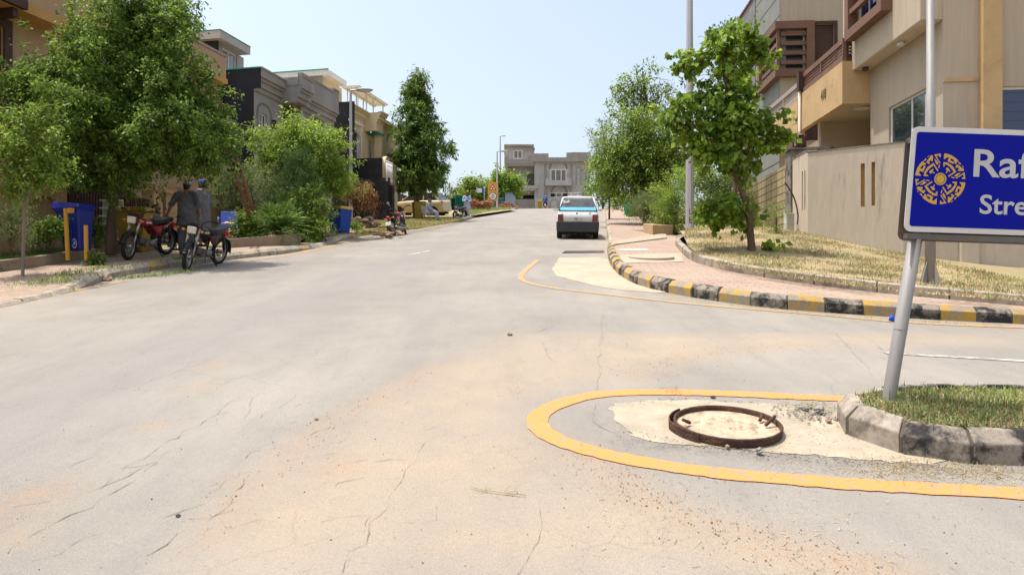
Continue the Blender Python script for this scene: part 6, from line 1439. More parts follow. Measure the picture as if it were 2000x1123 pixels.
# cabinet, tank, bricks, tarpaulin enclosure
dC = 80; p = A(996, 404, dC); p.z = float(H(p.x, p.y)); k = dC / F; t = thing('transformer_cabinet', 'pale blue transformer cabinet beside the brick rubble at the crest', 'cabinet', p); mb = MB(); zt_ = A(996, 378, dC).z; mb.box((p.x - 9.5 * k, p.y, p.z - .2), (p.x + 5 * k, p.y + 1.6, zt_)); body = obj('body', mb, pm('cabinet_blue', (.19, .30, .36, 1), .6, .1), t)
mb = MB(); mb.box((p.x - 10.2 * k, p.y - .06, zt_ + .002), (p.x + 5.5 * k, p.y + 1.7, zt_ + .12)); obj('roof', mb, pm('cabinet_roof', (.10, .16, .2, 1), .6), t)
mb = MB(); mb.prism([(0, 0), (9 * k, 0), (9 * k, zt_ - p.z - .25), (0, zt_ - p.z - .1)], (p.x + 5.05 * k, p.y + .05, p.z), (.55, .83, 0), (0, 0, 1), (-.02, .01, 0)); obj('side_panel', mb, pm('cabinet_side', (.25, .33, .36, 1), .6), t)
mb = MB(); mb.box((p.x - 4 * k, p.y - .012, zt_ - .55), (p.x + 1 * k, p.y - .002, zt_ - .35)); obj('warning_plate', mb, pm('plate_ochre', (.3, .24, .12, 1), .6), body)
p = A(977, 404, 82); p.z = float(H(p.x, p.y)); k = 82 / F; t = thing('blue_tank', 'dark blue ribbed steel tank between the road sign and the pale cabinet', 'tank', p); mb = MB(); zt_ = A(977, 387, 82).z; mb.box((p.x - 8 * k, p.y, p.z - .2), (p.x + 8 * k, p.y + 1.2, zt_)); obj('shell', mb, pm('tank_blue', (.045, .10, .16, 1), .6), t, bevel=.08)
mb = MB()
for z_ in (.3, .62): mb.box((p.x - 0 * k, p.y - .05, p.z + (zt_ - p.z) * z_), (p.x + 7.6 * k, p.y - .001, p.z + (zt_ - p.z) * z_ + .1))
obj('rib', mb, pm('tank_rib', (.13, .2, .27, 1), .6), t)
M_BRK = pm('brick_orange', (.36, .155, .075, 1), .9, .25, 3, .3)
dK = 60; k = dK / F; p = A(938, 411, dK); p.z = float(H(p.x, p.y)) + .1
t = thing('brick_stack', 'stack of orange bricks with a loose slumping top behind the direction sign', 'brick stack', p); mb = MB(); rnd = random.Random(3)
x0, x1 = A(918, 410, dK).x, A(959.5, 410, dK).x; 
def bricks(mb, x0, x1, y0, z0, ztop, depth=3, br=(.235, .115, .085)):
    nz = int((ztop - z0) / br[2]); nx = int((x1 - x0) / br[0])
    for iz in range(nz):
        for ix in range(nx):
            for iy in range(depth):
                if iy > 0 and iz < nz - 2 and 0 < ix < nx - 1: continue
                xx = x0 + ix * br[0] + (iz % 2) * .06 + rnd.uniform(-.012, .012); mb.box((xx, y0 + iy * br[1] + rnd.uniform(-.015, .015), z0 + iz * br[2] + .001), (xx + br[0] - .012, y0 + iy * br[1] + br[1] - .012, z0 + iz * br[2] + br[2] - .004))
bricks(mb, x0, A(930, 400, dK).x, dK, p.z - .1, A(920, 389.5, dK).z); bricks(mb, A(948, 400, dK).x, x1, dK, p.z - .1, A(955, 394.5, dK).z); bricks(mb, A(930, 400, dK).x, A(948, 400, dK).x, dK + .1, p.z - .1, A(940, 399, dK).z)
for i in range(150):
    q = Vector((rnd.uniform(A(926, 400, dK).x, x1), dK + rnd.uniform(-.25, .5), rnd.uniform(A(940, 401, dK).z, A(940, 393.5, dK).z))); M_ = Matrix.Rotation(rnd.uniform(0, 3), 3, 'Z') @ Matrix.Rotation(rnd.uniform(-.9, .9), 3, 'X'); mb.pp(q, M_ @ Vector((.23, 0, 0)), M_ @ Vector((0, .11, 0)), M_ @ Vector((0, 0, .075)))
obj('bricks', mb, M_BRK, t)
mb = MB()
for x_, y_ in ((1, 1),): mb.box((A(918, 388, dK).x, dK - .05, A(920, 389.4, dK).z), (A(929, 388, dK).x, dK + .6, A(920, 387.6, dK).z))
obj('top_slab', mb, M_BRK, t)
def heap(name, label, px, py, w_, h_, n, mat, seed, d=None, size=(.2, .1, .07), cat='rubble heap'):
    c = G(px, py, .12) if d is None else Vector((A(px, py, d).x, d, float(H(A(px, py, d).x, d)) + .1)); rnd = random.Random(seed); t = thing(name, label, cat, c); mb = MB()
    for i in range(n):
        x = rnd.gauss(0, .42); y = rnd.gauss(0, .35); z = max(0, (1 - x * x * 1.3 - y * y) * rnd.random()) * h_
        q = Vector((c.x + x * w_, c.y + y * w_ * .7, 0)); q.z = float(H(q.x, q.y)) + .1 + z
        M_ = Matrix.Rotation(rnd.uniform(0, 6), 3, 'Z') @ Matrix.Rotation(rnd.uniform(-.8, .8), 3, 'X'); s = rnd.uniform(.5, 1.3)
        mb.pp(q, M_ @ Vector((size[0] * s, 0, 0)), M_ @ Vector((0, size[1] * s * rnd.uniform(.7, 1.3), 0)), M_ @ Vector((0, 0, size[2] * s)))
    obj('fragments', mb, mat, t); return t
heap('brick_rubble', 'broken brick rubble heap in front of the pale blue cabinet', 990, 409, 1.5, .7, 160, M_BRK, 5, d=76, cat='rubble heap')
heap('paver_rubble', 'heap of broken paving slabs on the verge behind the red parked motorcycle', 712, 449, .9, .42, 70, pm('paver_broken', (.27, .19, .15, 1), .92, .25, 4, .3), 6, size=(.3, .2, .07))
heap('stone_rubble', 'small pale stone heap in the grass above the broken paving slabs', 765, 436, .45, .2, 26, M_STONEG, 7, size=(.15, .12, .1))
heap('fallen_pavers', 'few paving slabs slipped down onto the road edge', 745, 459, .6, .05, 9, pm('paver_pink', (.3, .19, .14, 1), .92, .25, 4, .3), 8, size=(.3, .2, .06))
dT = 58; p = A(893, 420, dT); p.z = float(H(p.x, p.y)); k = dT / F; t = thing('tarpaulin_hut', 'makeshift hut wrapped in green tarpaulin behind the beige car', 'hut', p); mb = MB()
xs_ = [A(x, 400, dT).x for x in (881, 890, 890, 911)]
n = 26
for (xa, xb, zt0, zt1, yy) in ((xs_[0], xs_[1], A(885, 387, dT).z, A(889, 386, dT).z, dT), (xs_[1], xs_[3], A(891, 380.5, dT).z, A(910, 385, dT).z, dT - .3)):
    for i in range(n):
        x = xa + (xb - xa) * i / n; x2 = xa + (xb - xa) * (i + 1) / n; z1 = zt0 + (zt1 - zt0) * i / n; z2 = zt0 + (zt1 - zt0) * (i + 1) / n
        y1 = yy + .07 * math.sin(i * 2.1) - .05 * (i % 3); y2 = yy + .07 * math.sin((i + 1) * 2.1) - .05 * ((i + 1) % 3)
        mb.hexa([(x, y1, p.z - .6), (x2, y2, p.z - .6), (x2, yy + 2, p.z - .6), (x, yy + 2, p.z - .6), (x, y1, z1), (x2, y2, z2), (x2, yy + 2, z2 - .2), (x, yy + 2, z1 - .2)])
obj('tarpaulin', mb, pm('tarpaulin_green', (.012, .21, .15, 1), .55, .2, 2, .2), t)
mb = MB()
for x_ in (xs_[1], xs_[3]): mb.tube([(x_, dT - .42, p.z - .5), (x_, dT - .42, A(891, 383, dT).z)], .04, 6)
obj('pole', mb, M_DARK, t)
p = A(945, 404, 86); p.z = float(H(p.x, p.y)); t = thing('green_fence_sheet', 'pale green sheet fence behind the brick stack', 'fence', p); mb = MB()
for i in range(16): x = A(932, 400, 86).x + i * .25; mb.box((x, 86 + .03 * (i % 2), p.z - .3), (x + .25, 86.05 + .03 * (i % 2), A(945, 389 - (1.5 if i < 8 else 0), 86).z))
obj('sheet', mb, pm('sheet_green', (.12, .40, .28, 1), .6, .15), t)
# white slatted stand behind the tree trunk, chair, pipe, ladder
dW = 15.7; p = A(222, 470, dW); t = thing('slatted_rack', 'pale green rack with white cross bars behind the big tree trunk', 'rack', p)
mb = MB(); a, b = A(200, 469, dW), A(240, 469, dW); zt_ = A(220, 393, dW).z; mb.pp(a, b - a, Vector((0, .03, 0)), Vector((0, 0, zt_ - a.z))); obj('panel', mb, pm('rack_panel', (.30, .40, .34, 1), .6, .15, 6), t)
mb = MB()
for k_ in range(6): z_ = a.z + (zt_ - a.z) * k_ / 5; mb.pp(Vector((a.x - .05, a.y - .05, z_)), (b - a) * 1.12, Vector((0, .045, 0)), Vector((0, 0, .03)))
obj('bars', mb, M_WHITE, t)
p = G(447, 472, .17); d = p.y; k = d / F; M = Matrix.Translation(p) @ Matrix.Rotation(R(200), 4, 'Z')
t = thing('plastic_chair', 'blue plastic armchair with red and white cloth beside the black motorcycle', 'chair', M=M); M_CH = pm('chair_blue', (.07, .135, .50, 1), .4, .08, spec=.4)
mb = MB(); mb.box((-.24, -.24, .42), (.24, .24, .45)); obj('seat', mb, M_CH, t, world=False, bevel=.01)
mb = MB(); mb.pp((-.22, -.24, .45), (.44, 0, 0), (0, -.025, 0), (0, -.1, .42)); obj('backrest', mb, M_CH, t, world=False, bevel=.01)
for sx in (-1, 1):
    mb = MB(); mb.tube([(sx * .25, -.26, .66), (sx * .27, .05, .66), (sx * .26, .22, .62), (sx * .25, .24, .44)], .022, 6); obj('armrest', mb, M_CH, t, world=False)
    for sy in (-1, 1): mb = MB(); mb.tube([(sx * .22, sy * .22, .44), (sx * .25, sy * .26, 0)], [.028, .018], 6); obj('leg', mb, M_CH, t, world=False)
tag(obj('folded_cloth', (lambda m: (m.ell((0, 0, 0), (.2, .15, .05), 14), [m.v.__setitem__(i, tuple(M @ (Vector(v) + Vector((0, 0, .49)) + Vector((random.uniform(-1, 1), random.uniform(-1, 1), random.uniform(-1, 1))) * .02))) for i, v in enumerate(m.v)], m)[2])(MB()), pm('cloth_red_white', (.62, .55, .5, 1), .9, .2, 4, .3, c2=(.55, .07, .04, 1), c2amt=.4, c2scale=8)), 'red and white cloth bundled on the blue plastic chair', 'cloth')
mb = MB(); pts = [G(472, 479, .18), G(474, 477, .5), G(500, 475, .55), G(503, 477, .3), G(503, 478, .19)]; pts = [A(472, 478, d - .3), A(473, 466, d - .3), A(487, 463, d - .3), A(499, 461, d - .3), A(503, 478, d - .3)]; mb.tube(pts, .022, 6); t = tag(obj('bent_pipe', mb, pm('pipe_pale', (.42, .44, .36, 1), .6)), 'pale bent water pipe standing by the bed edging', 'pipe')
mb = MB(); mb.pp(A(469, 478, d - .3), Vector((.07, 0, 0)), Vector((0, .07, 0)), Vector((0, 0, .17))); tag(obj('green_can', mb, pm('can_green', (.02, .3, .14, 1), .5), bevel=.015), 'small green can at the foot of the bent pipe', 'can')
# ladder leaning into the tree
dl0 = 18.6
def LD(x, y, dy=0): return A(x, y, dl0 + dy)
M_WOOD = pm('ladder_wood', (.19, .095, .055, 1), .85, .25, 6, .3, streak=3)
t = thing('wooden_ladder', 'long rough wooden ladder leaning up into the big tree', 'ladder', LD(485, 421)); 
lb, lt = (LD(486, 421), LD(405, 165, -1.6)); rb_, rt = (LD(495, 412), LD(419, 172, -1.6))
for a, b in ((lb, lt), (rb_, rt)): mb = MB(); mb.tube(wob(a, b, 8, .004), [.05, .048, .046, .045, .044, .043, .042, .04, .038], 7); obj('rail', mb, M_WOOD, t)
for i in range(17):
    f = .02 + i * .06; a, b = lb.lerp(lt, f), rb_.lerp(rt, f); e = (b - a) * .25; mb = MB(); mb.tube([a - e, b + e + Vector((0, 0, random.uniform(-.03, .03)))], .024, 6); obj('rung', mb, M_WOOD, t)
LADDER = (lb, lt, rb_, rt)
# ---------------------------------------------------------------- motorcycles
M_TYRE = pm('tyre_rubber', (.022, .021, .02, 1), .85, .2, 20, .2, 60); M_CHR = pm('chrome', (.36, .35, .34, 1), .3, .1, 5, .0, metal=.9); M_SEAT = pm('seat_vinyl', (.014, .014, .016, 1), .45, .2, 6, .1, 60); M_ENG = pm('engine_alloy', (.19, .18, .17, 1), .45, .3, 12, .3, 50, metal=.5); M_BLKP = pm('black_paint', (.012, .012, .013, 1), .35, .1)
M_LENS = pm('headlight_lens', (.62, .58, .45, 1), .15, .1, 30, .2, 90, spec=.8); M_TAIL = pm('tail_red', (.42, .012, .01, 1), .2, .1, spec=.7); M_IND = pm('indicator_amber', (.65, .22, .02, 1), .25, .05)
M_PLATE = pm('plate_white', (.6, .6, .56, 1), .5, .1)
def cyl(mb, a, b, r, n=12, mi=0): mb.tube([a, b], r, n, mi)
def make_bike(label, M, paint, fender, seat=None, steer=0, mirror=False, sidep=None, group='motorcycles standing along the street'):
    t = thing('motorcycle', label, 'motorcycle', M=M, group=group); W = dict(world=False); sidep = sidep or paint; seat = seat or M_SEAT
    Sx = Matrix.Translation((.46, 0, 0)) @ Matrix.Rotation(R(steer), 4, 'Z') @ Matrix.Translation((-.46, 0, 0))
    def ST(mb): mb.v = [tuple(Sx @ Vector(p)) for p in mb.v]; return mb
    def wheel(x, st):
        f = ST if st else (lambda m: m)
        mb = MB(); mb.torus((x, 0, .29), .248, .043, 'y', 30, 8, 0, .95); w_ = obj('wheel', f(mb), M_TYRE, t, **W)
        mb = MB(); mb.torus((x, 0, .29), .208, .014, 'y', 30, 6, 0, 1.6); cyl(mb, (x, -.06, .29), (x, .06, .29), .045)
        for k in range(18):
            a = 2 * math.pi * k / 18; s_ = .03 if k % 2 else -.03; mb.tube([(x + .04 * math.cos(a + .4), s_, .29 + .04 * math.sin(a + .4)), (x + .205 * math.cos(a), 0, .29 + .205 * math.sin(a))], .0028, 4)
        obj('rim', f(mb), M_CHR, w_, **W)
    wheel(.62, True); wheel(-.58, False)
    mb = MB()
    for s in (-1, 1): mb.tube([(.63, s * .085, .28), (.50, s * .085, .60)], .019, 8); mb.tube([(.535, s * .085, .52), (.41, s * .085, .84)], .034, 8)
    mb.box((.40, -.11, .82), (.46, .11, .85)); obj('fork', ST(mb), M_CHR, t, **W)
    mb = MB()
    for k in range(11):
        a0, a1 = R(15 + k * 12), R(27 + k * 12); r_ = .315
        mb.add([(.62 + r_ * math.cos(a), y, .29 + r_ * math.sin(a) + (.0 if abs(y) < .05 else -.02)) for a in (a0, a1) for y in (-.06, -.02, .02, .06)], [(0, 1, 5, 4), (1, 2, 6, 5), (2, 3, 7, 6)], 0, True)
    o = obj('front_mudguard', ST(mb), fender, t, **W); so_ = o.modifiers.new('thickness', 'SOLIDIFY'); so_.thickness = .006
    mb = MB(); mb.rings([[Vector((x, y * w_, .82 + z * h_)) for y, z in ((-1, -.8), (-.8, -1), (.8, -1), (1, -.8), (1, .8), (.8, 1), (-.8, 1), (-1, .8))] for x, w_, h_ in ((.46, .05, .04), (.50, .085, .075), (.58, .095, .08))]); hl = obj('headlight', ST(mb), paint, t, **W)
    mb = MB(); mb.rings([[Vector((x, y * w_, .82 + z * h_)) for y, z in ((-1, -.8), (-.8, -1), (.8, -1), (1, -.8), (1, .8), (.8, 1), (-.8, 1), (-1, .8))] for x, w_, h_ in ((.581, .088, .073), (.598, .07, .055))]); obj('lens', ST(mb), M_LENS, hl, **W)
    mb = MB(); mb.tube(smooth([(.42, -.12, .86), (.41, -.16, .98), (.33, -.30, 1.02), (.24, -.36, 1.0)], 2), .013, 7); mb.tube(smooth([(.42, .12, .86), (.41, .16, .98), (.33, .30, 1.02), (.24, .36, 1.0)], 2), .013, 7); mb.tube([(.42, -.12, .86), (.42, .12, .86)], .013, 6); obj('handlebar', ST(mb), M_BLKP, t, **W)
    for s in (-1, 1):
        mb = MB(); mb.tube([(.27, s * .34, 1.005), (.18, s * .39, .985)], .021, 8); mb.tube([(.36, s * .30, 1.0), (.27, s * .42, .97)], .006, 5); obj('grip', ST(mb), M_BLKP, t, **W)
        mb = MB(); mb.ell((.50, s * .17, .80), (.035, .035, .03), 8); cyl(mb, (.48, s * .08, .80), (.48, s * .15, .80), .01, 5); obj('indicator', ST(mb), M_IND, t, **W)
    mb = MB(); mb.box((.40, -.09, .89), (.50, .09, .95)); obj('speedometer', ST(mb), M_BLKP, t, **W)
    if mirror:
        for s in (1,):
            mb = MB(); mb.tube([(.33, s * .30, 1.02), (.36, s * .36, 1.20)], .007, 5); k_ = obj('mirror', ST(mb), M_CHR, t, **W)
            mb = MB(); mb.tube([(.355, s * .37, 1.25), (.38, s * .37, 1.25)], [.05, .042], 14); obj('glass', ST(mb), pm('mirror_glass', (.75, .8, .85, 1), .03, 0, metal=1, bump=0), k_, **W)
    # fuel tank
    mb = MB(); mb.rings([[Vector((x, w_ * math.cos(a), z + h_ * math.sin(a) * (1 if math.sin(a) > 0 else .7))) for a in [2 * math.pi * k / 14 for k in range(14)]] for x, w_, h_, z in ((.38, .03, .03, .74), (.34, .09, .09, .745), (.2, .125, .115, .745), (.05, .115, .1, .73), (-.06, .075, .06, .70), (-.1, .03, .02, .69))]); tk = obj('fuel_tank', mb, paint, t, **W)
    mb = MB()
    for s in (-1, 1): mb.pp((.10, s * .124, .735), (.17, 0, .012), (0, s * .004, 0), (0, 0, .035))
    obj('tank_badge', mb, M_CHR, tk, **W)
    mb = MB(); mb.rings([[Vector((x, y * w_, z + q * .045)) for y, q in ((-1, -.6), (-.9, -1), (.9, -1), (1, -.6), (1, .5), (.7, 1), (-.7, 1), (-1, .5))] for x, w_, z in ((.06, .08, .75), (.02, .115, .765), (-.25, .125, .76), (-.5, .12, .78), (-.62, .10, .80), (-.64, .08, .80))]); obj('seat', mb, seat, t, **W)
    mb = MB()
    for s in (-1, 1): mb.rings([[Vector((x, s * (.10 + .02 * b), z)) for b, z in ((0, z0), (1, z0 + .02), (1, z1 - .02), (0, z1))] for x, z0, z1 in ((.02, .60, .68), (-.1, .48, .68), (-.22, .46, .69), (-.3, .60, .70))], cap=True)
    obj('side_panel', mb, sidep, t, **W)
    mb = MB(); mb.tube([(.40, 0, .84), (.36, 0, .66), (.30, 0, .42), (.16, 0, .28)], .025, 8); mb.tube([(.38, 0, .68), (-.2, 0, .66), (-.6, 0, .70)], .022, 8)
    for s in (-1, 1): mb.tube([(-.08, s * .08, .32), (-.58, s * .09, .29)], .018, 7); mb.tube([(-.54, s * .11, .32), (-.46, s * .11, .68)], .016, 7); mb.tube([(-.54, s * .11, .36), (-.475, s * .11, .62)], .03, 9)
    mb.tube([(-.08, 0, .32), (-.15, 0, .62)], .02, 7); obj('frame', mb, M_BLKP, t, **W)
    mb = MB(); mb.box((-.06, -.10, .24), (.18, .10, .38)); mb.ell((.0, -.11, .32), (.09, .05, .08), 12); mb.ell((.0, .11, .32), (.09, .05, .08), 12)
    for k in range(6): mb.box((.17 + k * .022, -.07, .30 + k * .004), (.183 + k * .022, .07, .44 + k * .004))
    mb.box((.17, -.045, .33), (.31, .045, .41)); mb.tube([(-.02, -.2, .26), (-.02, .2, .26)], .012, 6); mb.tube([(.02, .12, .3), (.12, .2, .25), (.16, .2, .25)], .01, 5); obj('engine', mb, M_ENG, t, bevel=.006, **W)
    mb = MB(); mb.tube(smooth([(.28, -.08, .36), (.30, -.12, .26), (.16, -.14, .22), (-.1, -.15, .24)], 2) + [Vector((-.12, -.15, .245)), Vector((-.2, -.15, .25)), Vector((-.62, -.16, .31)), Vector((-.66, -.16, .315))], [.018] * 13 + [.02, .042, .045, .03][:4] if False else .02, 8); mb.tube([(-.12, -.15, .245), (-.18, -.15, .25), (-.60, -.16, .31), (-.66, -.16, .315)], [.02, .042, .045, .022], 10); obj('exhaust', mb, M_CHR, t, **W)
    mb = MB()
    for k in range(11):
        a0, a1 = R(45 + k * 13), R(58 + k * 13); r_ = .325
        mb.add([(-.58 + r_ * math.cos(a), y, .29 + r_ * math.sin(a) + (.0 if abs(y) < .05 else -.025)) for a in (a0, a1) for y in (-.075, -.03, .03, .075)], [(0, 1, 5, 4), (1, 2, 6, 5), (2, 3, 7, 6)], 0, True)
    o = obj('rear_mudguard', mb, fender, t, **W); so_ = o.modifiers.new('thickness', 'SOLIDIFY'); so_.thickness = .006
    mb = MB(); mb.ell((-.77, 0, .66), (.05, .075, .06), 10); mb.box((-.76, -.03, .58), (-.68, .03, .68)); obj('tail_light', mb, M_TAIL, t, **W)
    mb = MB(); mb.pp((-.885, -.10, .40), (0, .20, 0), (-.004, 0, 0), (.06, 0, .13)); obj('number_plate', mb, M_PLATE, t, **W)
    for s in (-1, 1): mb = MB(); mb.ell((-.68, s * .17, .64), (.035, .035, .03), 8); cyl(mb, (-.66, s * .05, .65), (-.68, s * .15, .64), .01, 5); obj('indicator', mb, M_IND, t, **W)
    mb = MB(); mb.tube([(-.02, .12, .26), (-.12, .30, .01), (-.15, .31, .01)], .012, 6); obj('side_stand', mb, M_BLKP, t, **W)
    return t
def bikeM(fr, rear, off, hfun=H, lean=-7):
    f, r = G(fr[0], fr[1], off), G(rear[0], rear[1], off); ang = math.degrees(math.atan2(f.x - r.x, f.y - r.y)); return f, r, ang
M_RED = M_RED; M_REDP = pm('red_enamel', (.25, .010, .012, 1), .28, .12, 3, .0, spec=.5); M_WHP = pm('white_enamel', (.55, .55, .56, 1), .3, .1, 4, 0)
f, r, ang = bikeM((256, 507), (322, 498), .16)
make_bike('red motorcycle with headlight on the pavement in the shade, its seat under a hand', slopeM((f + r) / 2 + Vector((-.02, 0, 0)), -170, off=.0, lean=-8), M_REDP, M_BLKP, steer=14)
f, r, ang = bikeM((371, 529), (432, 516), 0.0)
make_bike('dusty black motorcycle leaning on its stand at the edge of the road', slopeM((f + r) / 2 + Vector((-.13, .1, 0)), -172, lean=-11), M_BLKP, M_BLKP, steer=18, sidep=pm('dusty_maroon', (.07, .03, .025, 1), .6))
r = G(772, 461); make_bike('red motorcycle with round mirror seen from behind at the road edge', slopeM(r + Vector((.1, .6, .075)), 14, lean=-13), M_REDP, M_BLKP, steer=22, mirror=True)
f = A(889, 433, 38.2); f.z = float(H(f.x, f.y)); make_bike('small dark motorcycle in front of the man reading his phone', slopeM(f + Vector((.15, .5, .06)), -155, lean=-10) @ Matrix.Scale(.93, 4), M_BLKP, M_BLKP, steer=10)
pr = A(1065, 408, 88); pr.z = float(H(pr.x, pr.y)); MR = slopeM(pr, 3); make_bike('red motorcycle carrying the rider in blue at the top of the road', MR, M_REDP, M_REDP)

# ---------------------------------------------------------------- people
def person(label, M, J, top, bottom, head=(0, 1), hem=None, cap=None, hair=True, sleeve='long', skin=None, vox=.011, sit=False, hairlen=0, jacket=False, group=None, shoes=None, beard=False):
    t = thing('person', label, 'person', M=M, group=group); W = dict(world=False); V = lambda k: Vector(J[k]); skin = skin or M_SKIN
    hd = V('head'); fw = Vector((head[0], head[1], head[2] if len(head) > 2 else 0)).normalized(); rt = fw.cross(Vector((0, 0, 1))).normalized(); upv = rt.cross(fw); HM = Matrix((rt, fw, upv)).transposed()
    HP = lambda x, y, z: hd + HM @ Vector((x, y, z))
    mb = MB(); mb.ell(hd, (.074, .094, .112), 14, M=HM); mb.ell(HP(0, .035, -.06), (.052, .058, .058), 12, M=HM)
    mb.tube([HP(0, .088, .015), HP(0, .112, -.028), HP(0, .09, -.035)], [.012, .018, .012], 8)
    for s in (-1, 1): mb.ell(HP(s * .076, -.005, -.01), (.012, .02, .032), 8, M=HM)
    mb.ell(HP(0, .088, -.066), (.024, .014, .010), 8, M=HM)
    nk = V('neck'); mb.tube([hd + (nk - hd) * .3, nk + (nk - hd) * .35], [.052, .06], 10)
    ch, pe = V('chest'), V('pelvis')
    mb.tube([nk, ch.lerp(nk, .45), ch, ch.lerp(pe, .6), pe, pe + (pe - ch) * .15], [.06, .115, .13, .12, .13, .09], 12)
    for s, n in ((-1, 'l'), (1, 'r')):
        sh, el, wr = V('sh' + n), V('el' + n), V('wr' + n); mb.tube([nk.lerp(sh, .3), sh], [.06, .058], 10); mb.tube([sh, sh.lerp(el, .5), el, el.lerp(wr, .4), wr], [.055, .048, .039, .04, .027], 10)
        d = (wr - el).normalized(); pd = Vector(J.get('palm' + n, (s * -.9, .2, 0))).normalized(); sd_ = d.cross(pd).normalized(); pd = sd_.cross(d)
        mb.tube([wr, wr + d * .04, wr + d * .085], [.026, .036, .034], 8); base_ = wr + d * .085; cur = J.get('curl' + n, .35)
        for k, ln in enumerate((.062, .07, .066, .052)):
            o = base_ + sd_ * (k - 1.5) * .019; m1 = o + (d * math.cos(cur * .5) + pd * math.sin(cur * .5)) * ln * .5; m2 = m1 + (d * math.cos(cur * 1.5) + pd * math.sin(cur * 1.5)) * ln * .5; mb.tube([o - d * .02, o, m1, m2], [.011, .0105, .0095, .008], 7)
        o = wr + d * .03 - sd_ * .03; mb.tube([o, o - sd_ * .025 + d * .025 + pd * .01, o - sd_ * .03 + d * .055 + pd * .018], [.013, .011, .009], 7)
        hp, kn, an = V('hip' + n), V('kn' + n), V('an' + n); mb.tube([hp, hp.lerp(kn, .5), kn, kn.lerp(an, .35), an], [.085, .072, .052, .053, .037], 10)
        ft = Vector(J.get('ft' + n, (0, 1, 0))); mb.tube([an + Vector((0, 0, -.02)) - ft * .03, an + ft * .06 + Vector((0, 0, -.045)), an + ft * .15 + Vector((0, 0, -.06)), an + ft * .18 + Vector((0, 0, -.062))], [.04, .038, .032, .02], 9)
    b = obj('body', mb, skin, t, world=False); rm = b.modifiers.new('r', 'REMESH'); rm.mode = 'VOXEL'; rm.voxel_size = vox; sm = b.modifiers.new('s', 'SMOOTH'); sm.factor = .5; sm.iterations = 2; bake(b)
    for s in (-1, 1):
        e = MB(); e.ell(HP(s * .03, .083, .012), (.012, .008, .007), 8, M=HM); obj('eye', e, M_BLK, b, **W)
    def cloth(name, build, mat, vx=.014, it=3):
        m = MB(); build(m); o = obj(name, m, mat, t, world=False); r_ = o.modifiers.new('r', 'REMESH'); r_.mode = 'VOXEL'; r_.voxel_size = vx; s_ = o.modifiers.new('s', 'SMOOTH'); s_.factor = .5; s_.iterations = it; bake(o); return o
    def f_top(m):
        ax = [nk.lerp(ch, .12), nk.lerp(ch, .45), ch, ch.lerp(pe, .5), pe]; sx = (V('shr') - V('shl')); wx = sx.normalized(); fx = Vector((0, 0, 1)).cross(wx).normalized() if not sit or True else None
        upt = (nk - pe).normalized(); fx = upt.cross(wx).normalized()
        def ring(c, a, b_): return [c + wx * a * math.cos(2 * math.pi * k / 16) + fx * b_ * math.sin(2 * math.pi * k / 16) for k in range(16)]
        secs = [ring(c, a, b_) for c, a, b_ in zip(ax, (.085, .185, .195, .185, .2), (.075, .115, .135, .135, .15))]
        if hem and not sit:
            c2 = pe.lerp((V('knl') + V('knr')) / 2, .6); hm = (V('knl') + V('knr')) / 2; hm = Vector((hm.x, hm.y, hem)); secs += [ring(pe.lerp(hm, .5), .215, .165), ring(hm, .235, .185)]
        else: secs += [ring(pe + (pe - ch) * .2, .19, .15)]
        m.rings(secs)
        for n in 'lr':
            sh, el, wr = V('sh' + n), V('el' + n), V('wr' + n)
            e = wr.lerp(el, .06) if sleeve == 'long' else el.lerp(wr, .12)
            pts = [nk.lerp(sh, .45), sh, sh.lerp(el, .5), el] + ([el.lerp(wr, .5), e] if sleeve == 'long' else [e]); m.tube(pts, [.075, .08, .073, .064] + ([.056, .05] if sleeve == 'long' else [.064]), 10)
            if sit and hem: m.tube([V('hip' + n), V('hip' + n).lerp(V('kn' + n), .95)], [.12, .1], 10)
    cloth('tunic' if not jacket else 'jacket', f_top, top)
    def f_bot(m):
        m.tube([pe + (pe - ch) * -.1, pe + (pe - ch) * .3], [.165, .15], 12)
        for n in 'lr': m.tube([V('hip' + n), V('hip' + n).lerp(V('kn' + n), .5), V('kn' + n), V('kn' + n).lerp(V('an' + n), .5), V('an' + n).lerp(V('kn' + n), .05)], [.112, .105, .088, .085, .065], 10)
    cloth('trousers', f_bot, bottom)
    for n in 'lr':
        m = MB(); ft = Vector(J.get('ft' + n, (0, 1, 0))); an = V('an' + n); m.tube([an - ft * .05 + Vector((0, 0, -.055)), an + ft * .06 + Vector((0, 0, -.056)), an + ft * .17 + Vector((0, 0, -.062)), an + ft * .20 + Vector((0, 0, -.064))], [.036, .045, .041, .022], 10); m.v = [(p[0], p[1], p[2]) for p in m.v]; obj('sandal', m, shoes or M_SEAT, t, world=False)
    if hair:
        m = MB(); m.ell(HP(0, -.018, .025), (.082, .095, .105), 14, M=HM); m.ell(HP(0, -.045, -.02), (.075, .06, .075), 12, M=HM)
        if beard: m.ell(HP(0, .045, -.085), (.05, .05, .045), 10, M=HM)
        obj('hair', m, M_HAIR, t, **W)
    if cap:
        m = MB(); secs = [[HP(math.cos(2 * math.pi * k / 16) * a, math.sin(2 * math.pi * k / 16) * b_ - .012, z) for k in range(16)] for a, b_, z in ((.088, .108, .025), (.09, .11, .05), (.085, .104, .09), (.06, .075, .128), (.02, .025, .14))]; m.rings(secs); c_ = obj('cap', m, cap[0], t, **W)
        if len(cap) > 1: m = MB(); m.rings([[HP(math.cos(2 * math.pi * k / 16) * a, math.sin(2 * math.pi * k / 16) * b_ - .012, z) for k in range(16)] for a, b_, z in ((.091, .112, .022), (.0925, .1125, .058))]); obj('cap_band', m, cap[1], c_, **W)
    return t
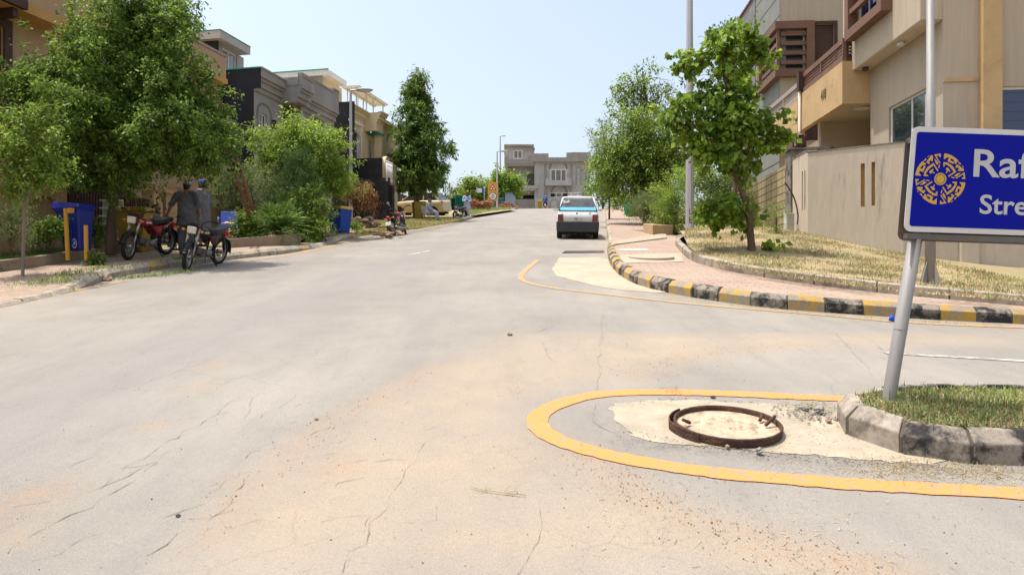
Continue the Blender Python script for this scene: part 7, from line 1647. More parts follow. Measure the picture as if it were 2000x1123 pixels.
M_SKIN = pm('skin_brown', (.22, .115, .07, 1), .55, .1, 8, .05, 60, spec=.35); M_HAIR = pm('hair_black', (.012, .010, .009, 1), .6, .3, 30, .4, 80)
M_DUSTY = pm('cloth_dusty_slate', (.085, .085, .098, 1), .95, .2, 3, .35, 25, c2=(.16, .15, .15, 1), c2amt=.35, c2scale=5, c2sharp=.2); M_SLATE = pm('cloth_slate', (.115, .12, .14, 1), .95, .15, 3, .35, 25, c2=(.19, .19, .19, 1), c2amt=.3, c2scale=4, c2sharp=.2); M_PALEB = pm('cloth_pale_blue', (.40, .46, .58, 1), .9, .08, 4, .3, 25)
def stand(arms=None, **kw):
    J = dict(head=(0, .03, 1.60), neck=(0, 0, 1.46), chest=(0, 0, 1.25), pelvis=(0, 0, .95), shl=(-.185, 0, 1.41), shr=(.185, 0, 1.41), ell=(-.235, -.03, 1.12), elr=(.235, -.03, 1.12), wrl=(-.24, .05, .87), wrr=(.24, .05, .87), hipl=(-.09, 0, .92), hipr=(.09, 0, .92), knl=(-.105, .02, .49), knr=(.105, .02, .49), anl=(-.11, -.01, .085), anr=(.11, -.01, .085)); J.update(kw); return J
def PM(p, heading): return Matrix.Translation(p) @ Matrix.Rotation(R(-heading), 4, 'Z')
p = G(364, 496, .165)
person('man in dusty slate tunic and pale cap, back turned, hand on red motorcycle seat', PM(p, -12) @ Matrix.Scale(.94, 4), stand(shl=(-.2, 0, 1.40), ell=(-.34, .05, 1.16), wrl=(-.45, .14, .95), elr=(.28, -.02, 1.13), wrr=(.27, .12, .92), chest=(-.01, .02, 1.25), neck=(-.01, .03, 1.46), head=(0, .07, 1.60)), M_DUSTY, M_DUSTY, hem=.66, cap=(pm('cap_pale', (.34, .27, .26, 1), .9, .15, 12, .2), pm('cap_band_blue', (.10, .13, .19, 1), .9)), sleeve='short', head=(.1, 1, -.1))
p = G(397, 482, .17)
person('man in slate tunic and bright blue cap standing in profile behind the black motorcycle', PM(p, -75) @ Matrix.Scale(.97, 4), stand(ell=(-.23, -.06, 1.13), elr=(.23, -.06, 1.13), wrl=(-.2, .12, .95), wrr=(.16, .15, .96)), M_SLATE, M_SLATE, hem=.5, cap=(pm('cap_blue', (.01, .035, .36, 1), .7, .1),), head=(-.1, 1, -.15), beard=True)
def sitting(seat, knee_y=.45, foot_y=.5, lean=.05, **kw):
    J = dict(pelvis=(0, 0, seat + .1), chest=(0, lean * .6 - .02, seat + .40), neck=(0, lean, seat + .60), head=(0, lean + .05, seat + .74), shl=(-.185, lean, seat + .55), shr=(.185, lean, seat + .55), ell=(-.22, .1 + lean, seat + .28), elr=(.22, .1 + lean, seat + .28), wrl=(-.12, knee_y - .12, seat + .2), wrr=(.12, knee_y - .1, seat + .2), hipl=(-.09, .02, seat + .08), hipr=(.09, .02, seat + .08), knl=(-.12, knee_y, seat + .11), knr=(.12, knee_y, seat + .11), anl=(-.12, foot_y, .085), anr=(.12, foot_y, .085)); J.update(kw); return J
p = G(313, 492, .165) + Vector((-.40, .25, 0))
p.z = float(H(p.x, p.y)) + .165
person('bareheaded man in dark slate clothes sitting low behind the red motorcycle', PM(p, 82), sitting(.27, .38, .55, .12, knl=(-.12, .35, .46), knr=(.14, .38, .44), wrl=(-.1, .42, .38), wrr=(.14, .44, .36)), M_DUSTY, M_DUSTY, hem=.3, sit=True, head=(.25, 1, 0))
tb = thing('sitting_stone', 'flat stone slab under the man sitting behind the red motorcycle', 'stone', p); mb = MB(); mb.box(p + Vector((-.25, -.2, -.05)), p + Vector((.15, .2, .27))); obj('block', mb, M_STONE, tb, bevel=.02)
lb, lt, rb_, rt = LADDER
fz = A(464, 336, 0.0 + (lb.lerp(lt, .35)).y); p = fz + Vector((0, -.12, 0))
person('person in black clothes standing on the ladder among the branches', PM(p, -60), stand(chest=(0, .2, 1.20), pelvis=(0, .06, .9), neck=(0, .3, 1.38), head=(0, .36, 1.52), shl=(-.18, .28, 1.33), shr=(.18, .28, 1.33), ell=(-.25, .5, 1.3), elr=(.25, .48, 1.2), wrl=(-.2, .7, 1.45), wrr=(.2, .66, 1.3), hipl=(-.09, .05, .88), hipr=(.09, .05, .88), knl=(-.1, .12, .48)), pm('cloth_black', (.016, .016, .02, 1), .8, .2), pm('cloth_black_b', (.014, .014, .018, 1), .8, .2), hem=.75, vox=.013)
p = G(838, 431.5, .16); Mp = PM(p, 100) @ Matrix.Scale(.9, 4)
person('man in pale grey blue clothes sitting on a bench beside the ochre square bin', Mp, sitting(.36, .42, .5, .0), pm('cloth_grey_blue', (.20, .22, .26, 1), .9, .1), pm('cloth_grey_blue_b', (.27, .30, .35, 1), .9, .1), hem=.3, sit=True, vox=.014)
t = thing('iron_bench', 'small grey iron bench under the sitting man by the ochre bin', 'bench', M=Mp); mb = MB(); mb.box((-.45, -.22, .36), (.45, .2, .40)); obj('seat', mb, M_GALV, t, world=False)
mb = MB(); mb.pp((-.45, -.24, .41), (.9, 0, 0), (0, -.03, 0), (0, -.08, .4)); obj('backrest', mb, M_GALV, t, world=False)
for sx in (-.4, .4):
    for sy in (-.18, .16): mb = MB(); mb.tube([(sx, sy, .36), (sx, sy, 0)], .02, 6); obj('leg', mb, M_GALV, t, world=False)
p = A(912, 430, 40.5); p.z = float(H(p.x, p.y)) + .02
person('man in pale blue clothes standing by the small dark motorcycle looking at his phone', PM(p, 172) @ Matrix.Scale(.92, 4), stand(ell=(-.25, .06, 1.14), elr=(.25, .06, 1.14), wrl=(-.05, .24, 1.12), wrr=(.06, .25, 1.14), head=(0, .06, 1.59)), M_PALEB, M_PALEB, hem=.62, head=(0, 1, -.35), vox=.014, skin=pm('skin_dark', (.10, .055, .035, 1), .6))
person('rider in blue jacket and pale helmet on the red motorcycle at the crest', MR @ Matrix.Rotation(R(-90), 4, 'Z') @ Matrix.Translation((0, -.15, .62)), dict(pelvis=(0, -.05, .22), chest=(0, .03, .52), neck=(0, .1, .72), head=(0, .14, .87), shl=(-.19, .08, .67), shr=(.19, .08, .67), ell=(-.3, .25, .47), elr=(.3, .25, .47), wrl=(-.35, .42, .37), wrr=(.35, .42, .37), hipl=(-.1, 0, .2), hipr=(.1, 0, .2), knl=(-.2, .4, .12), knr=(.2, .4, .12), anl=(-.2, .2, -.3), anr=(.2, .2, -.3)), pm('jacket_blue', (.015, .06, .26, 1), .7), pm('trouser_dark', (.03, .03, .035, 1), .9), sit=True, jacket=True, cap=(pm('helmet_pale', (.33, .42, .52, 1), .3),), vox=.016)

# ---------------------------------------------------------------- cars
M_CARW = pm('car_white_paint', (.60, .60, .585, 1), .28, .05, 2, 0, spec=.5, c2=(.45, .41, .36, 1), c2amt=.15, c2scale=2, c2sharp=.3); M_CARB = pm('car_beige_paint', (.48, .40, .235, 1), .25, .04, 2, 0, spec=.5); M_BUMP = pm('bumper_grey', (.045, .045, .048, 1), .6, .15, 4, .1); M_CGL = glass('car_glass', (.05, .06, .07, 1), .02, .45); M_CGLD = glass('car_glass_dark', (.02, .025, .03, 1), .02); M_UNDER = pm('underbody_rust', (.03, .02, .017, 1), .95, .4, 9, .5)
def car_wheel(t, x, y, r, hub=True):
    s = 1 if y > 0 else -1; mb = MB(); prof_ = [(r * .62, -.08), (r * .95, -.085), (r, -.05), (r, .05), (r * .95, .085), (r * .62, .08)]; secs = []
    mb.rings([[Vector((x + a * math.cos(2 * math.pi * k / 28), y + b, r + a * math.sin(2 * math.pi * k / 28))) for k in range(28)] for a, b in prof_]); w_ = obj('wheel', mb, M_TYRE, t, world=False)
    mb = MB(); mb.rings([[Vector((x + a * math.cos(2 * math.pi * k / 28), y + s * b, r + a * math.sin(2 * math.pi * k / 28))) for k in range(28)] for a, b in ((r * .66, .06), (r * .66, .088), (r * .55, .092), (r * .5, .075), (r * .16, .078), (r * .1, .1))]); rim = obj('rim', mb, M_CHR if not hub else pm('hubcap_silver', (.46, .43, .38, 1), .4, .1, metal=.3), w_, world=False)
    if hub:
        mb = MB()
        for k in range(6): a = 2 * math.pi * k / 6; c_ = Vector((x + r * .40 * math.cos(a), y + s * .0765, r + r * .40 * math.sin(a))); mb.prism([(r * .1 * math.cos(q), r * .1 * math.sin(q)) for q in [2 * math.pi * i / 10 for i in range(10)]], c_, (1, 0, 0), (0, 0, 1), (0, s * .004, 0))
        obj('slots', mb, M_BLKP, rim, world=False)
def car(label, M, L_, hwid, belt, roofz, paint, prof_low, cab, wheels, wr, clear=True):
    """prof_low: stations (x, z_bottom, z_top, half width factor); cab: belt corners and roof corners x positions (rear belt, rear roof, front roof, front belt), roof half width"""
    t = thing('parked_car', label, 'car', M=M); W = dict(world=False)
    mb = MB(); secs = []
    for x, zb_, zt_, f in prof_low:
        h = hwid * f; secs.append([Vector((x, y, z)) for y, z in ((-h * .86, zb_), (h * .86, zb_), (h * .97, zb_ + .1), (h, zb_ + (zt_ - zb_) * .5), (h * .985, zb_ + (zt_ - zb_) * .78), (h * .93, zt_ - .015), (h * .85, zt_), (-h * .85, zt_), (-h * .93, zt_ - .015), (-h * .985, zb_ + (zt_ - zb_) * .78), (-h, zb_ + (zt_ - zb_) * .5), (-h * .97, zb_ + .1))])
    mb.rings(secs, sm=True); body = obj('body', mb, paint, t, bevel=.0, **W)
    xr, xrr, xfr, xf, rh = cab; bh = hwid * .90
    def ring(x_r, x_f, h, z): return [Vector((x_r, -h, z)), Vector((x_f, -h, z)), Vector((x_f, h, z)), Vector((x_r, h, z))]
    # roof: crowned slab
    mb = MB(); secs = []
    for k in range(9):
        x = xrr + (xfr - xrr) * k / 8; dz = -.05 * (abs(k - 4) / 4) ** 2.5; secs.append([Vector((x, y * rh, roofz + dz + z)) for y, z in ((-1.03, -.045), (-1.0, -.015), (-.8, .0), (0, .015), (.8, 0), (1.0, -.015), (1.03, -.045), (.9, -.055), (-.9, -.055))])
    mb.rings(secs); obj('roof', mb, paint, t, **W)
    def pillar(mb, a, b, w0, w1, t_=.05):
        a, b = Vector(a), Vector(b); mb.hexa([a + Vector((0, -t_ / 2, 0)), a + Vector((w0, -t_ / 2, 0)), a + Vector((w0, t_ / 2, 0)), a + Vector((0, t_ / 2, 0)), b + Vector((0, -t_ / 2, 0)), b + Vector((w1, -t_ / 2, 0)), b + Vector((w1, t_ / 2, 0)), b + Vector((0, t_ / 2, 0))])
    mb = MB(); zr_ = roofz - .06
    for s in (-1, 1):
        yb, yr = s * bh * .97, s * rh
        pillar(mb, (xr, yb, belt - .03), (xrr, yr, zr_), .22, .16, .06); pillar(mb, (xf - .07, yb, belt - .03), (xfr - .06, yr, zr_), .07, .06); xm = (xrr + xfr) / 2; pillar(mb, (xm - .05, yb, belt - .03), (xm - .05, yr, zr_), .09, .07)
    hb = bh
    mb.hexa([(xr - .01, -hb * .9, belt - .03), (xr + .09, -hb * .9, belt - .03), (xr + .09, hb * .9, belt - .03), (xr - .01, hb * .9, belt - .03), (xr, -hb * .88, belt + .03), (xr + .08, -hb * .88, belt + .03), (xr + .08, hb * .88, belt + .03), (xr, hb * .88, belt + .03)])
    obj('pillars', mb, paint, t, bevel=.012, **W)
    def pane(nm, pts, mat):
        m = MB(); m.add([Vector(p) for p in pts], [(0, 1, 2, 3)]); o = obj(nm, m, mat, t, **W); so = o.modifiers.new('thickness', 'SOLIDIFY'); so.thickness = .006; return o
    gm = M_CGL if clear else M_CGLD
    rw = pane('rear_window', [(xr + .02, -hb * .9, belt + .03), (xr + .02, hb * .9, belt + .03), (xrr + .03, rh * .9, zr_), (xrr + .03, -rh * .9, zr_)], gm)
    pane('windscreen', [(xf - .03, -hb * .92, belt), (xf - .03, hb * .92, belt), (xfr - .02, rh * .93, zr_), (xfr - .02, -rh * .93, zr_)], gm)
    for s in (-1, 1): pane('side_window', [(xr + .15, s * hb * .965, belt), (xf - .05, s * hb * .965, belt), (xfr - .05, s * rh * .99, zr_), (xrr + .12, s * rh * .99, zr_)], gm)
    mb = MB()
    for y in (-.32, .32):
        mb.rings([[Vector((x, y + dy, z)) for x, dy in ((0, -.2), (.12, -.2), (.12, .2), (0, .2))] for z, x in ((belt - .3, 0), (belt + .14, 0))]); mb.v = mb.v
        mb.box((0.02, y - .11, belt + .15), (.1, y + .11, belt + .30))
    mb.box((xr + .25, -hb * .8, belt - .25), (xr + .45, hb * .8, belt + .06)); obj('seats', mb, pm('seat_fabric_blue', (.06, .08, .14, 1), .9), t, bevel=.04, **W)
    mb = MB(); mb.box((prof_low[0][0] + .1, -hwid * .8, .17), (prof_low[-1][0] - .2, hwid * .8, .24))
    for k in range(14): y = -hwid * .7 + k * hwid * .1; mb.box((prof_low[0][0] + .1, y, .15 + .03 * ((k * 7) % 3) - .02), (prof_low[0][0] + .5, y + .05, .2))
    obj('underbody', mb, M_UNDER, t, **W)
    for x in wheels:
        for s in (-1, 1): car_wheel(t, x, s * (hwid - .09), wr)
    return t, rw, body
cp = G(1128, 465.5); Mw = slopeM(cp + Vector((.10, 1.09, .14)), 5.5)
t, rw, body = car('small white hatchback with blue rear window band parked by the pavement', Mw, 3.3, .70, .90, 1.40, M_CARW,
    [(-1.63, .32, .70, .93), (-1.60, .26, .88, .965), (-1.5, .24, .90, 1.0), (-.6, .22, .90, 1.0), (.55, .22, .89, 1.0), (1.2, .24, .80, .98), (1.58, .28, .72, .95), (1.66, .36, .62, .88)], (-1.53, -1.16, .25, .80, .52), (-1.06, 1.10), .255)
W = dict(world=False)
mb = MB(); mb.rings([[Vector((x, y, z)) for y, z in ((-.69 * f, .25), (.69 * f, .25), (.70 * f, .36), (.70 * f, .55), (.68 * f, .585), (-.68 * f, .585), (-.70 * f, .55), (-.70 * f, .36))] for x, f in ((-1.715, .95), (-1.70, 1.0), (-1.5, 1.012), (-1.38, 1.012))], sm=False); obj('bumper', mb, M_BUMP, t, bevel=.02, **W)
for s in (-1, 1):
    mb = MB(); mb.rings([[Vector((x, y, z)) for y, z in ((s * .47, .59), (s * .655, .59), (s * .66, .79), (s * .645, .82), (s * .50, .82), (s * .48, .76))] for x in (-1.652, -1.60)] if s > 0 else [[Vector((x, y, z)) for y, z in ((s * .655, .59), (s * .47, .59), (s * .48, .76), (s * .50, .82), (s * .645, .82), (s * .66, .79))] for x in (-1.652, -1.60)], sm=False); tl = obj('tail_light', mb, pm('tail_light_red', (.22, .015, .018, 1), .3, .1, spec=.6), t, **W)
    mb = MB(); mb.box((-1.658, min(s * .48, s * .655), .74), (-1.653, max(s * .48, s * .655), .815)); obj('smoked_strip', mb, pm('smoked_grey', (.10, .09, .085, 1), .3), tl, **W)
    mb = MB(); mb.ell((.62, s * .80, .93), (.05, .085, .06), 12); mb.tube([(.62, s * .66, .90), (.62, s * .75, .92)], .02, 6); mr = obj('door_mirror', mb, M_BUMP if s > 0 else M_CARW, t, **W)
    mb = MB(); mb.box((.565, s * .80 - .07, .89), (.572, s * .80 + .07, .97)); obj('glass', mb, pm('mirror_face', (.6, .7, .75, 1), .05, 0, metal=.9), mr, **W)
mb = MB(); mb.box((-1.662, -.17, .62), (-1.648, .17, .735)); pl = obj('number_plate', mb, M_PLATE, t, **W)
mb = MB(); put_text(mb, 'RIK', 1, (-1.6645, .05, .645), (0, -1, 0), (0, 0, 1), center=True, fit=(.13, .06), bold=.03)
mb.pp((-1.664, -.03, .65), (0, -.12, .03), (-.001, 0, 0), (0, 0, .012)); obj('plate_lettering', mb, M_BLK, pl, **W)
mb = MB(); mb.prism([(.03 * math.cos(R(20 * i)), .03 * math.sin(R(20 * i))) for i in range(18)], (-1.645, .03, .855), (0, 1, 0), (0, 0, 1), (-.012, 0, 0)); obj('badge', mb, M_BUMP, t, **W)
mb = MB(); mb.torus((0, 0, 0), .03, .008, 'y', 16, 6); mb.v = [(-1.648 + p[1], -.40 + p[0], .855 + p[2]) for p in mb.v]; obj('lock_ring', mb, M_BLK, t, **W)
mb = MB(); mb.ell((-1.645, .52, .86), (.02, .03, .018), 8); obj('handle_button', mb, M_BLK, t, **W)
# rear window band, sticker and rubber
a0, a1 = Vector((-1.51, -.60, .945)), Vector((-1.51, .60, .945)); sl_v = Vector((.37, 0, .43)).normalized()
mb = MB(); nrm = Vector((-.43, 0, .37)).normalized() * .012; mb.add([a0 + nrm, a1 + nrm, a1 + sl_v * .13 + nrm + Vector((0, -.02, 0)), a0 + sl_v * .13 + nrm + Vector((0, .02, 0))], [(0, 3, 2, 1)]); obj('sun_band', mb, pm('band_cyan', (.09, .40, .62, 1), .4, .12, 6), rw, **W)
mb = MB(); put_text(mb, 'Sul', 1, a1 + sl_v * .30 + nrm * 1.2 + Vector((0, -.10, 0)), (0, -1, .12), sl_v, fit=(.2, .12)); obj('window_sticker', mb, M_WHITE, rw, **W)
mb = MB()
for p, q in (((-1.515, -.63, .93), (-1.515, .63, .93)), ((-1.515, -.63, .93), (-1.14, -.46, 1.35)), ((-1.515, .63, .93), (-1.14, .46, 1.35)), ((-1.14, -.46, 1.35), (-1.14, .46, 1.35))): mb.tube([Vector(p) + nrm * .5, Vector(q) + nrm * .5], .017, 6)
obj('window_rubber', mb, M_BUMP, t, **W)
# beige compact wagon nosed towards the gate
fw_, rw_ = G(797, 417.5, .12), G(858, 423, .12); cc_ = Vector((A(822, 420, 42.5).x, 42.5, 0)); cc_.z = float(H(cc_.x, cc_.y)) + .12
Mb = slopeM(cc_, -74)
t, rw, body = car('beige compact car parked across the verge under the cone shaped tree', Mb, 3.5, .76, .96, 1.48, M_CARB,
    [(-1.74, .40, .86, .90), (-1.68, .28, .97, .96), (-1.4, .22, .98, 1.0), (-.5, .20, .97, 1.0), (.6, .20, .95, 1.0), (1.2, .24, .88, .98), (1.6, .28, .76, .93), (1.76, .36, .62, .82)], (-1.60, -1.22, .30, 1.02, .56), (-1.13, 1.15), .285, clear=False)
for s in (-1, 1):
    for x in (-1.13, 1.15):
        mb = MB(); mb.prism([(.345 * math.cos(R(15 * i)), max(-.1, .345 * math.sin(R(15 * i)))) for i in range(24)], (x, s * .762, .285), (1, 0, 0), (0, 0, 1), (0, s * .003, 0)); obj('wheel_arch', mb, M_BLKP, t, **W)
    mb = MB(); mb.box((-1.735, min(s * .58, s * .7), .72), (-1.60, max(s * .58, s * .7), .95)); obj('tail_light', mb, M_TAIL, t, bevel=.02, **W)
    mb = MB(); mb.box((1.55, min(s * .45, s * .7), .62), (1.71, max(s * .45, s * .7), .74)); obj('headlight', mb, M_LENS, t, bevel=.02, **W)
    mb = MB(); mb.ell((.80, s * .84, 1.0), (.06, .09, .07), 12); obj('door_mirror', mb, M_CARB, t, **W)
    mb = MB(); mb.box((-.32, min(s * .765, s * .785), .78), (-.18, max(s * .765, s * .785), .80)); mb.box((-.06, min(s * .757, s * .763), .3), (-.052, max(s * .757, s * .763), .95)); obj('door_handle', mb, M_BUMP, t, **W)
mb = MB(); mb.box((-1.80, -.7, .30), (-1.62, .7, .52)); obj('bumper', mb, M_CARB, t, bevel=.04, **W)
# ---------------------------------------------------------------- trees and shrubs
L_DARK = leafmat('leaf_dark_glossy', (0.050, 0.105, 0.019, 1), (0.168, 0.270, 0.045, 1), .5, .38, yellow=(0.286, 0.375, 0.060, 1))
L_LIME = leafmat('leaf_yellow_green', (0.075, 0.138, 0.022, 1), (0.200, 0.300, 0.050, 1), .45, .4, yellow=(0.375, 0.375, 0.075, 1))
L_FEATH = leafmat('leaf_feathery', (0.100, 0.176, 0.026, 1), (0.257, 0.377, 0.058, 1), .5, .45, yellow=(0.343, 0.416, 0.078, 1))
L_CONE = leafmat('leaf_drooping_dark', (0.042, 0.088, 0.019, 1), (0.149, 0.243, 0.043, 1), .45, .35, yellow=(0.223, 0.270, 0.068, 1))
L_FIR = leafmat('leaf_conifer', (0.031, 0.077, 0.020, 1), (0.092, 0.161, 0.042, 1), .55, .2)
L_ROUND = leafmat('leaf_round', (0.061, 0.125, 0.018, 1), (0.203, 0.312, 0.037, 1), .45, .45, yellow=(0.351, 0.450, 0.062, 1))
L_MID = leafmat('leaf_mid', (0.079, 0.144, 0.024, 1), (0.231, 0.330, 0.060, 1), .45, .45, yellow=(0.264, 0.336, 0.060, 1))
L_GREYG = leafmat('leaf_grey_green', (.07, .10, .035, 1), (.20, .24, .10, 1), .6, .3)
L_DRY = leafmat('leaf_dried', (.13, .065, .025, 1), (.34, .19, .08, 1), .8, .2)
def T(px, py, d, off=.15, h=H): q = A(px, py, d); q.z = float(h(q.x, q.y)) + off; return q
B = blob
d = 14.6; b = T(216, 468, d, .35)
tree('shade_tree', 'big dense shade tree with small glossy leaves over the motorcycles', 'tree', b, [b - Vector((0, 0, .3)), b + Vector((.02, 0, .6)), A(222, 400, d), A(228, 340, d - .1), A(225, 250, d), A(240, 140, d), A(270, 60, d)],
     [B(230, 62, 100, d), B(320, 62, 72, d - .2), B(342, 30, 40, d), B(262, 18, 62, d), B(125, 112, 66, d - .3), B(45, 128, 36, d), B(25, 190, 62, d - .3), B(220, 170, 120, d, 1.5), B(330, 160, 92, d - .3), B(385, 165, 46, d), B(405, 215, 36, d), B(397, 272, 52, d - .2), B(430, 275, 36, d - .3), B(430, 320, 30, d), B(300, 272, 76, d - .6), B(200, 292, 84, d - .7), B(120, 250, 80, d - .4), B(250, 322, 46, d - .2), B(330, 292, 42, d), B(385, 298, 30, d), B(200, 340, 45, d), B(150, 325, 55, d), B(285, 328, 24, d), B(150, 70, 34, d), B(70, 200, 60, d), B(420, 245, 34, d), B(447, 300, 24, d), B(160, 210, 90, d - 1), B(350, 230, 70, d - .8)],
     135000, .068, .55, L_DARK, r0=.12, limbs=26, clump=.15, per=60, seed=11, shell=.3, droop=.45, twigs=60)
d = 11.3; b = T(44, 487, d, .2)
tree('young_tree', 'young pale green tree with thin trunk in front of the arcade wall', 'tree', b, [b - Vector((0, 0, .2)), A(46, 440, d), A(50, 380, d), A(55, 300, d), A(62, 240, d)], [B(60, 260, 46, d), B(25, 290, 46, d), B(85, 300, 42, d), B(50, 340, 50, d), B(20, 360, 36, d), B(105, 325, 26, d), B(90, 240, 20, d), B(10, 240, 25, d)], 9500, .055, .6, L_LIME, M_BARKG, .03, 14, .12, 26, 12, droop=.4, twigs=30)
d = 22.5; b = T(600, 452, d, .2)
tree('feathery_tree', 'bright green feathery tree between the ladder and the blue bin with yellow lid', 'tree', b, [b - Vector((0, 0, .2)), A(598, 400, d), A(596, 340, d), A(590, 270, d)], [B(585, 262, 40, d), B(540, 285, 36, d), B(640, 285, 40, d), B(600, 318, 75, d), B(520, 315, 26, d), B(530, 350, 40, d), B(655, 330, 28, d), B(640, 355, 28, d), B(560, 380, 50, d), B(668, 358, 16, d), B(580, 245, 12, d), B(690, 362, 12, d)], 34000, .10, .38, L_FEATH, M_BARKG, .08, 22, .2, 40, 13, shell=.25, droop=.5)
d = 20.8; b = T(583, 462, d, .2); blobs = []
for i in range(9):
    y = 300 + i * 15; wd = 12 + i * 6
    for k in range(7): blobs.append((A(583 + wd * math.cos(k * 6.283 / 7 + i), y + 3, d) + Vector((0, wd * d / F * math.sin(k * 6.283 / 7 + i), 0)), (.16, .16, .05)))
tree('small_conifer', 'small dark tiered conifer in front of the feathery tree', 'tree', b, [b - Vector((0, 0, .2)), A(583, 400, d), A(582, 300, d)], blobs, 17000, .07, .16, L_FIR, r0=.05, limbs=40, clump=.10, per=34, seed=14, droop=-.3, twigs=0)
d = 27.5; b = T(700, 428, d, .2)
tree('dried_tree', 'small tree with dried brown drooping leaves beside the grey street lamp', 'tree', b, [b - Vector((0, 0, .2)), A(702, 395, d), A(700, 365, d)], [B(705, 372, 18, d), B(718, 385, 14, d), B(690, 375, 14, d), B(712, 395, 11, d), B(722, 398, 8, d)], 3600, .11, .3, L_DRY, r0=.04, limbs=10, clump=.16, per=22, seed=15, droop=1.4, twigs=10)
d = G(818, 427.5, .15).y + .4; b = T(814, 421, d, .15); blobs = []
rnd = random.Random(4)
for y, hw in ((160, 9), (180, 20), (200, 30), (222, 36), (245, 45), (268, 56), (292, 62), (315, 62), (336, 70), (349, 44)):
    n = max(3, int(hw / 9))
    for k in range(n):
        a = k * 6.283 / n + y * .7; rr_ = hw * rnd.uniform(.55, .92); q = A(815 + rr_ * math.cos(a), y + rnd.uniform(-7, 7) + rr_ * .12, d) + Vector((0, rr_ * d / F * math.sin(a), 0)); blobs.append((q, (14 * d / F, 14 * d / F, 6 * d / F)))
    blobs.append((A(815, y, d), (hw * .4 * d / F,) * 3))
tree('cone_tree', 'tall dark cone shaped tree with drooping foliage above the beige car', 'tree', b, [b - Vector((0, 0, .3)), A(814, 400, d), A(814, 330, d), A(815, 240, d), A(815, 160, d)], blobs, 40000, .22, .26, L_CONE, r0=.2, limbs=50, clump=.2, per=40, seed=16, droop=.55, twigs=30, shell=.2)
d = 15.4; b = T(1470, 497, d, 0, Hb); d = 15.0
b = G(1470, 497, 0, Hb); d = b.y
tree('round_leaved_tree', 'crooked tree with big round leaves on the grass bank in front of the boundary wall', 'tree', b, [b - Vector((0, 0, .2)), A(1466, 460, d), A(1462, 415, d), A(1450, 375, d), A(1432, 335, d), A(1425, 270, d), A(1420, 180, d), A(1410, 100, d)],
     [B(1455, 72, 32, d), B(1408, 72, 20, d), B(1335, 112, 28, d), B(1375, 118, 26, d), B(1420, 112, 34, d), B(1465, 112, 34, d), B(1498, 115, 18, d), B(1308, 215, 27, d), B(1345, 205, 32, d), B(1390, 195, 40, d), B(1440, 190, 34, d), B(1420, 240, 50, d), B(1370, 245, 40, d), B(1470, 235, 44, d), B(1517, 248, 27, d), B(1502, 290, 24, d), B(1440, 285, 44, d), B(1390, 290, 36, d), B(1350, 275, 24, d), B(1470, 310, 22, d), B(1408, 322, 20, d), B(1385, 405, 20, d), B(1405, 417, 25, d), B(1435, 410, 22, d), B(1460, 428, 14, d), B(1372, 425, 13, d), B(1400, 402, 24, d), B(1388, 415, 22, d), B(1420, 405, 24, d), B(1440, 418, 20, d), B(1460, 345, 14, d), B(1500, 478, 11, d), B(1482, 468, 8, d)],
     8800, .115, .88, L_ROUND, r0=.085, limbs=24, clump=.085, per=10, seed=17, droop=.7, up=.35, twigs=40, shell=.45)
d = 34; b = T(1262, 420, d, .2)
tree('sparse_tall_tree', 'tall sparse tree with thin crown rising behind the bushy green tree', 'tree', b, [b - Vector((0, 0, .2)), A(1272, 330, d), A(1266, 230, d), A(1255, 140, d)], [B(1205, 185, 22, d), B(1235, 165, 26, d), B(1262, 125, 16, d), B(1262, 190, 36, d), B(1225, 210, 26, d), B(1285, 215, 26, d), B(1290, 150, 14, d), B(1300, 180, 18, d)], 4300, .12, .6, L_LIME, r0=.12, limbs=22, clump=.24, per=16, seed=18, droop=.3, twigs=90)
d = 31; b = T(1262, 425, d, .2)
tree('bushy_tree', 'bushy mid green tree overhanging the brick pavement beyond the octagonal lamp pole', 'tree', b, [b - Vector((0, 0, .2)), A(1256, 370, d), A(1250, 300, d), A(1245, 260, d)], [B(1240, 265, 45, d), B(1205, 300, 42, d), B(1285, 265, 50, d), B(1250, 320, 60, d), B(1195, 345, 36, d), B(1300, 310, 55, d), B(1225, 365, 38, d), B(1330, 300, 46, d), B(1285, 365, 42, d), B(1180, 270, 22, d), B(1230, 235, 22, d)], 42000, .12, .45, L_MID, r0=.16, limbs=22, clump=.3, per=40, seed=19, droop=.5, shell=.3)
d = 36; b = T(1190, 418, d, .2)
tree('wispy_tree', 'pale wispy tree with long thin shoots at the street side of the bushy tree', 'tree', b, [b - Vector((0, 0, .2)), A(1190, 380, d), A(1185, 300, d), A(1175, 240, d)], [B(1172, 280, 18, d), B(1165, 330, 20, d), B(1180, 245, 14, d), B(1190, 360, 22, d), B(1160, 260, 9, d), B(1185, 310, 24, d), B(1175, 380, 16, d)], 7000, .1, .3, L_GREYG, r0=.06, limbs=30, clump=.18, per=20, seed=20, droop=-.2, twigs=60)
d = 80; b = T(1178, 402, d, .2)
tree('far_tree', 'small dark leafy tree standing alone right of the grey end house', 'tree', b, [b - Vector((0, 0, .5)), A(1177, 385, d), A(1176, 365, d)], [B(1170, 362, 13, d), B(1182, 358, 14, d), B(1176, 350, 10, d), B(1162, 372, 8, d), B(1186, 372, 10, d), B(1178, 396, 7, d)], 4500, .22, .6, L_DARK, r0=.14, limbs=12, clump=.45, per=22, seed=21)
d = 21; b = T(1440, 250, d, .2)
tree('roof_side_tree', 'dark tree top showing above the round leaved tree against the grey house', 'tree', b, [b - Vector((0, 0, .2)), A(1430, 200, d), A(1428, 70, d)], [B(1428, 58, 16, d), B(1420, 75, 18, d), B(1432, 100, 18, d), B(1425, 140, 20, d)], 4200, .1, .6, L_DARK, r0=.08, limbs=12, clump=.2, per=22, seed=22)
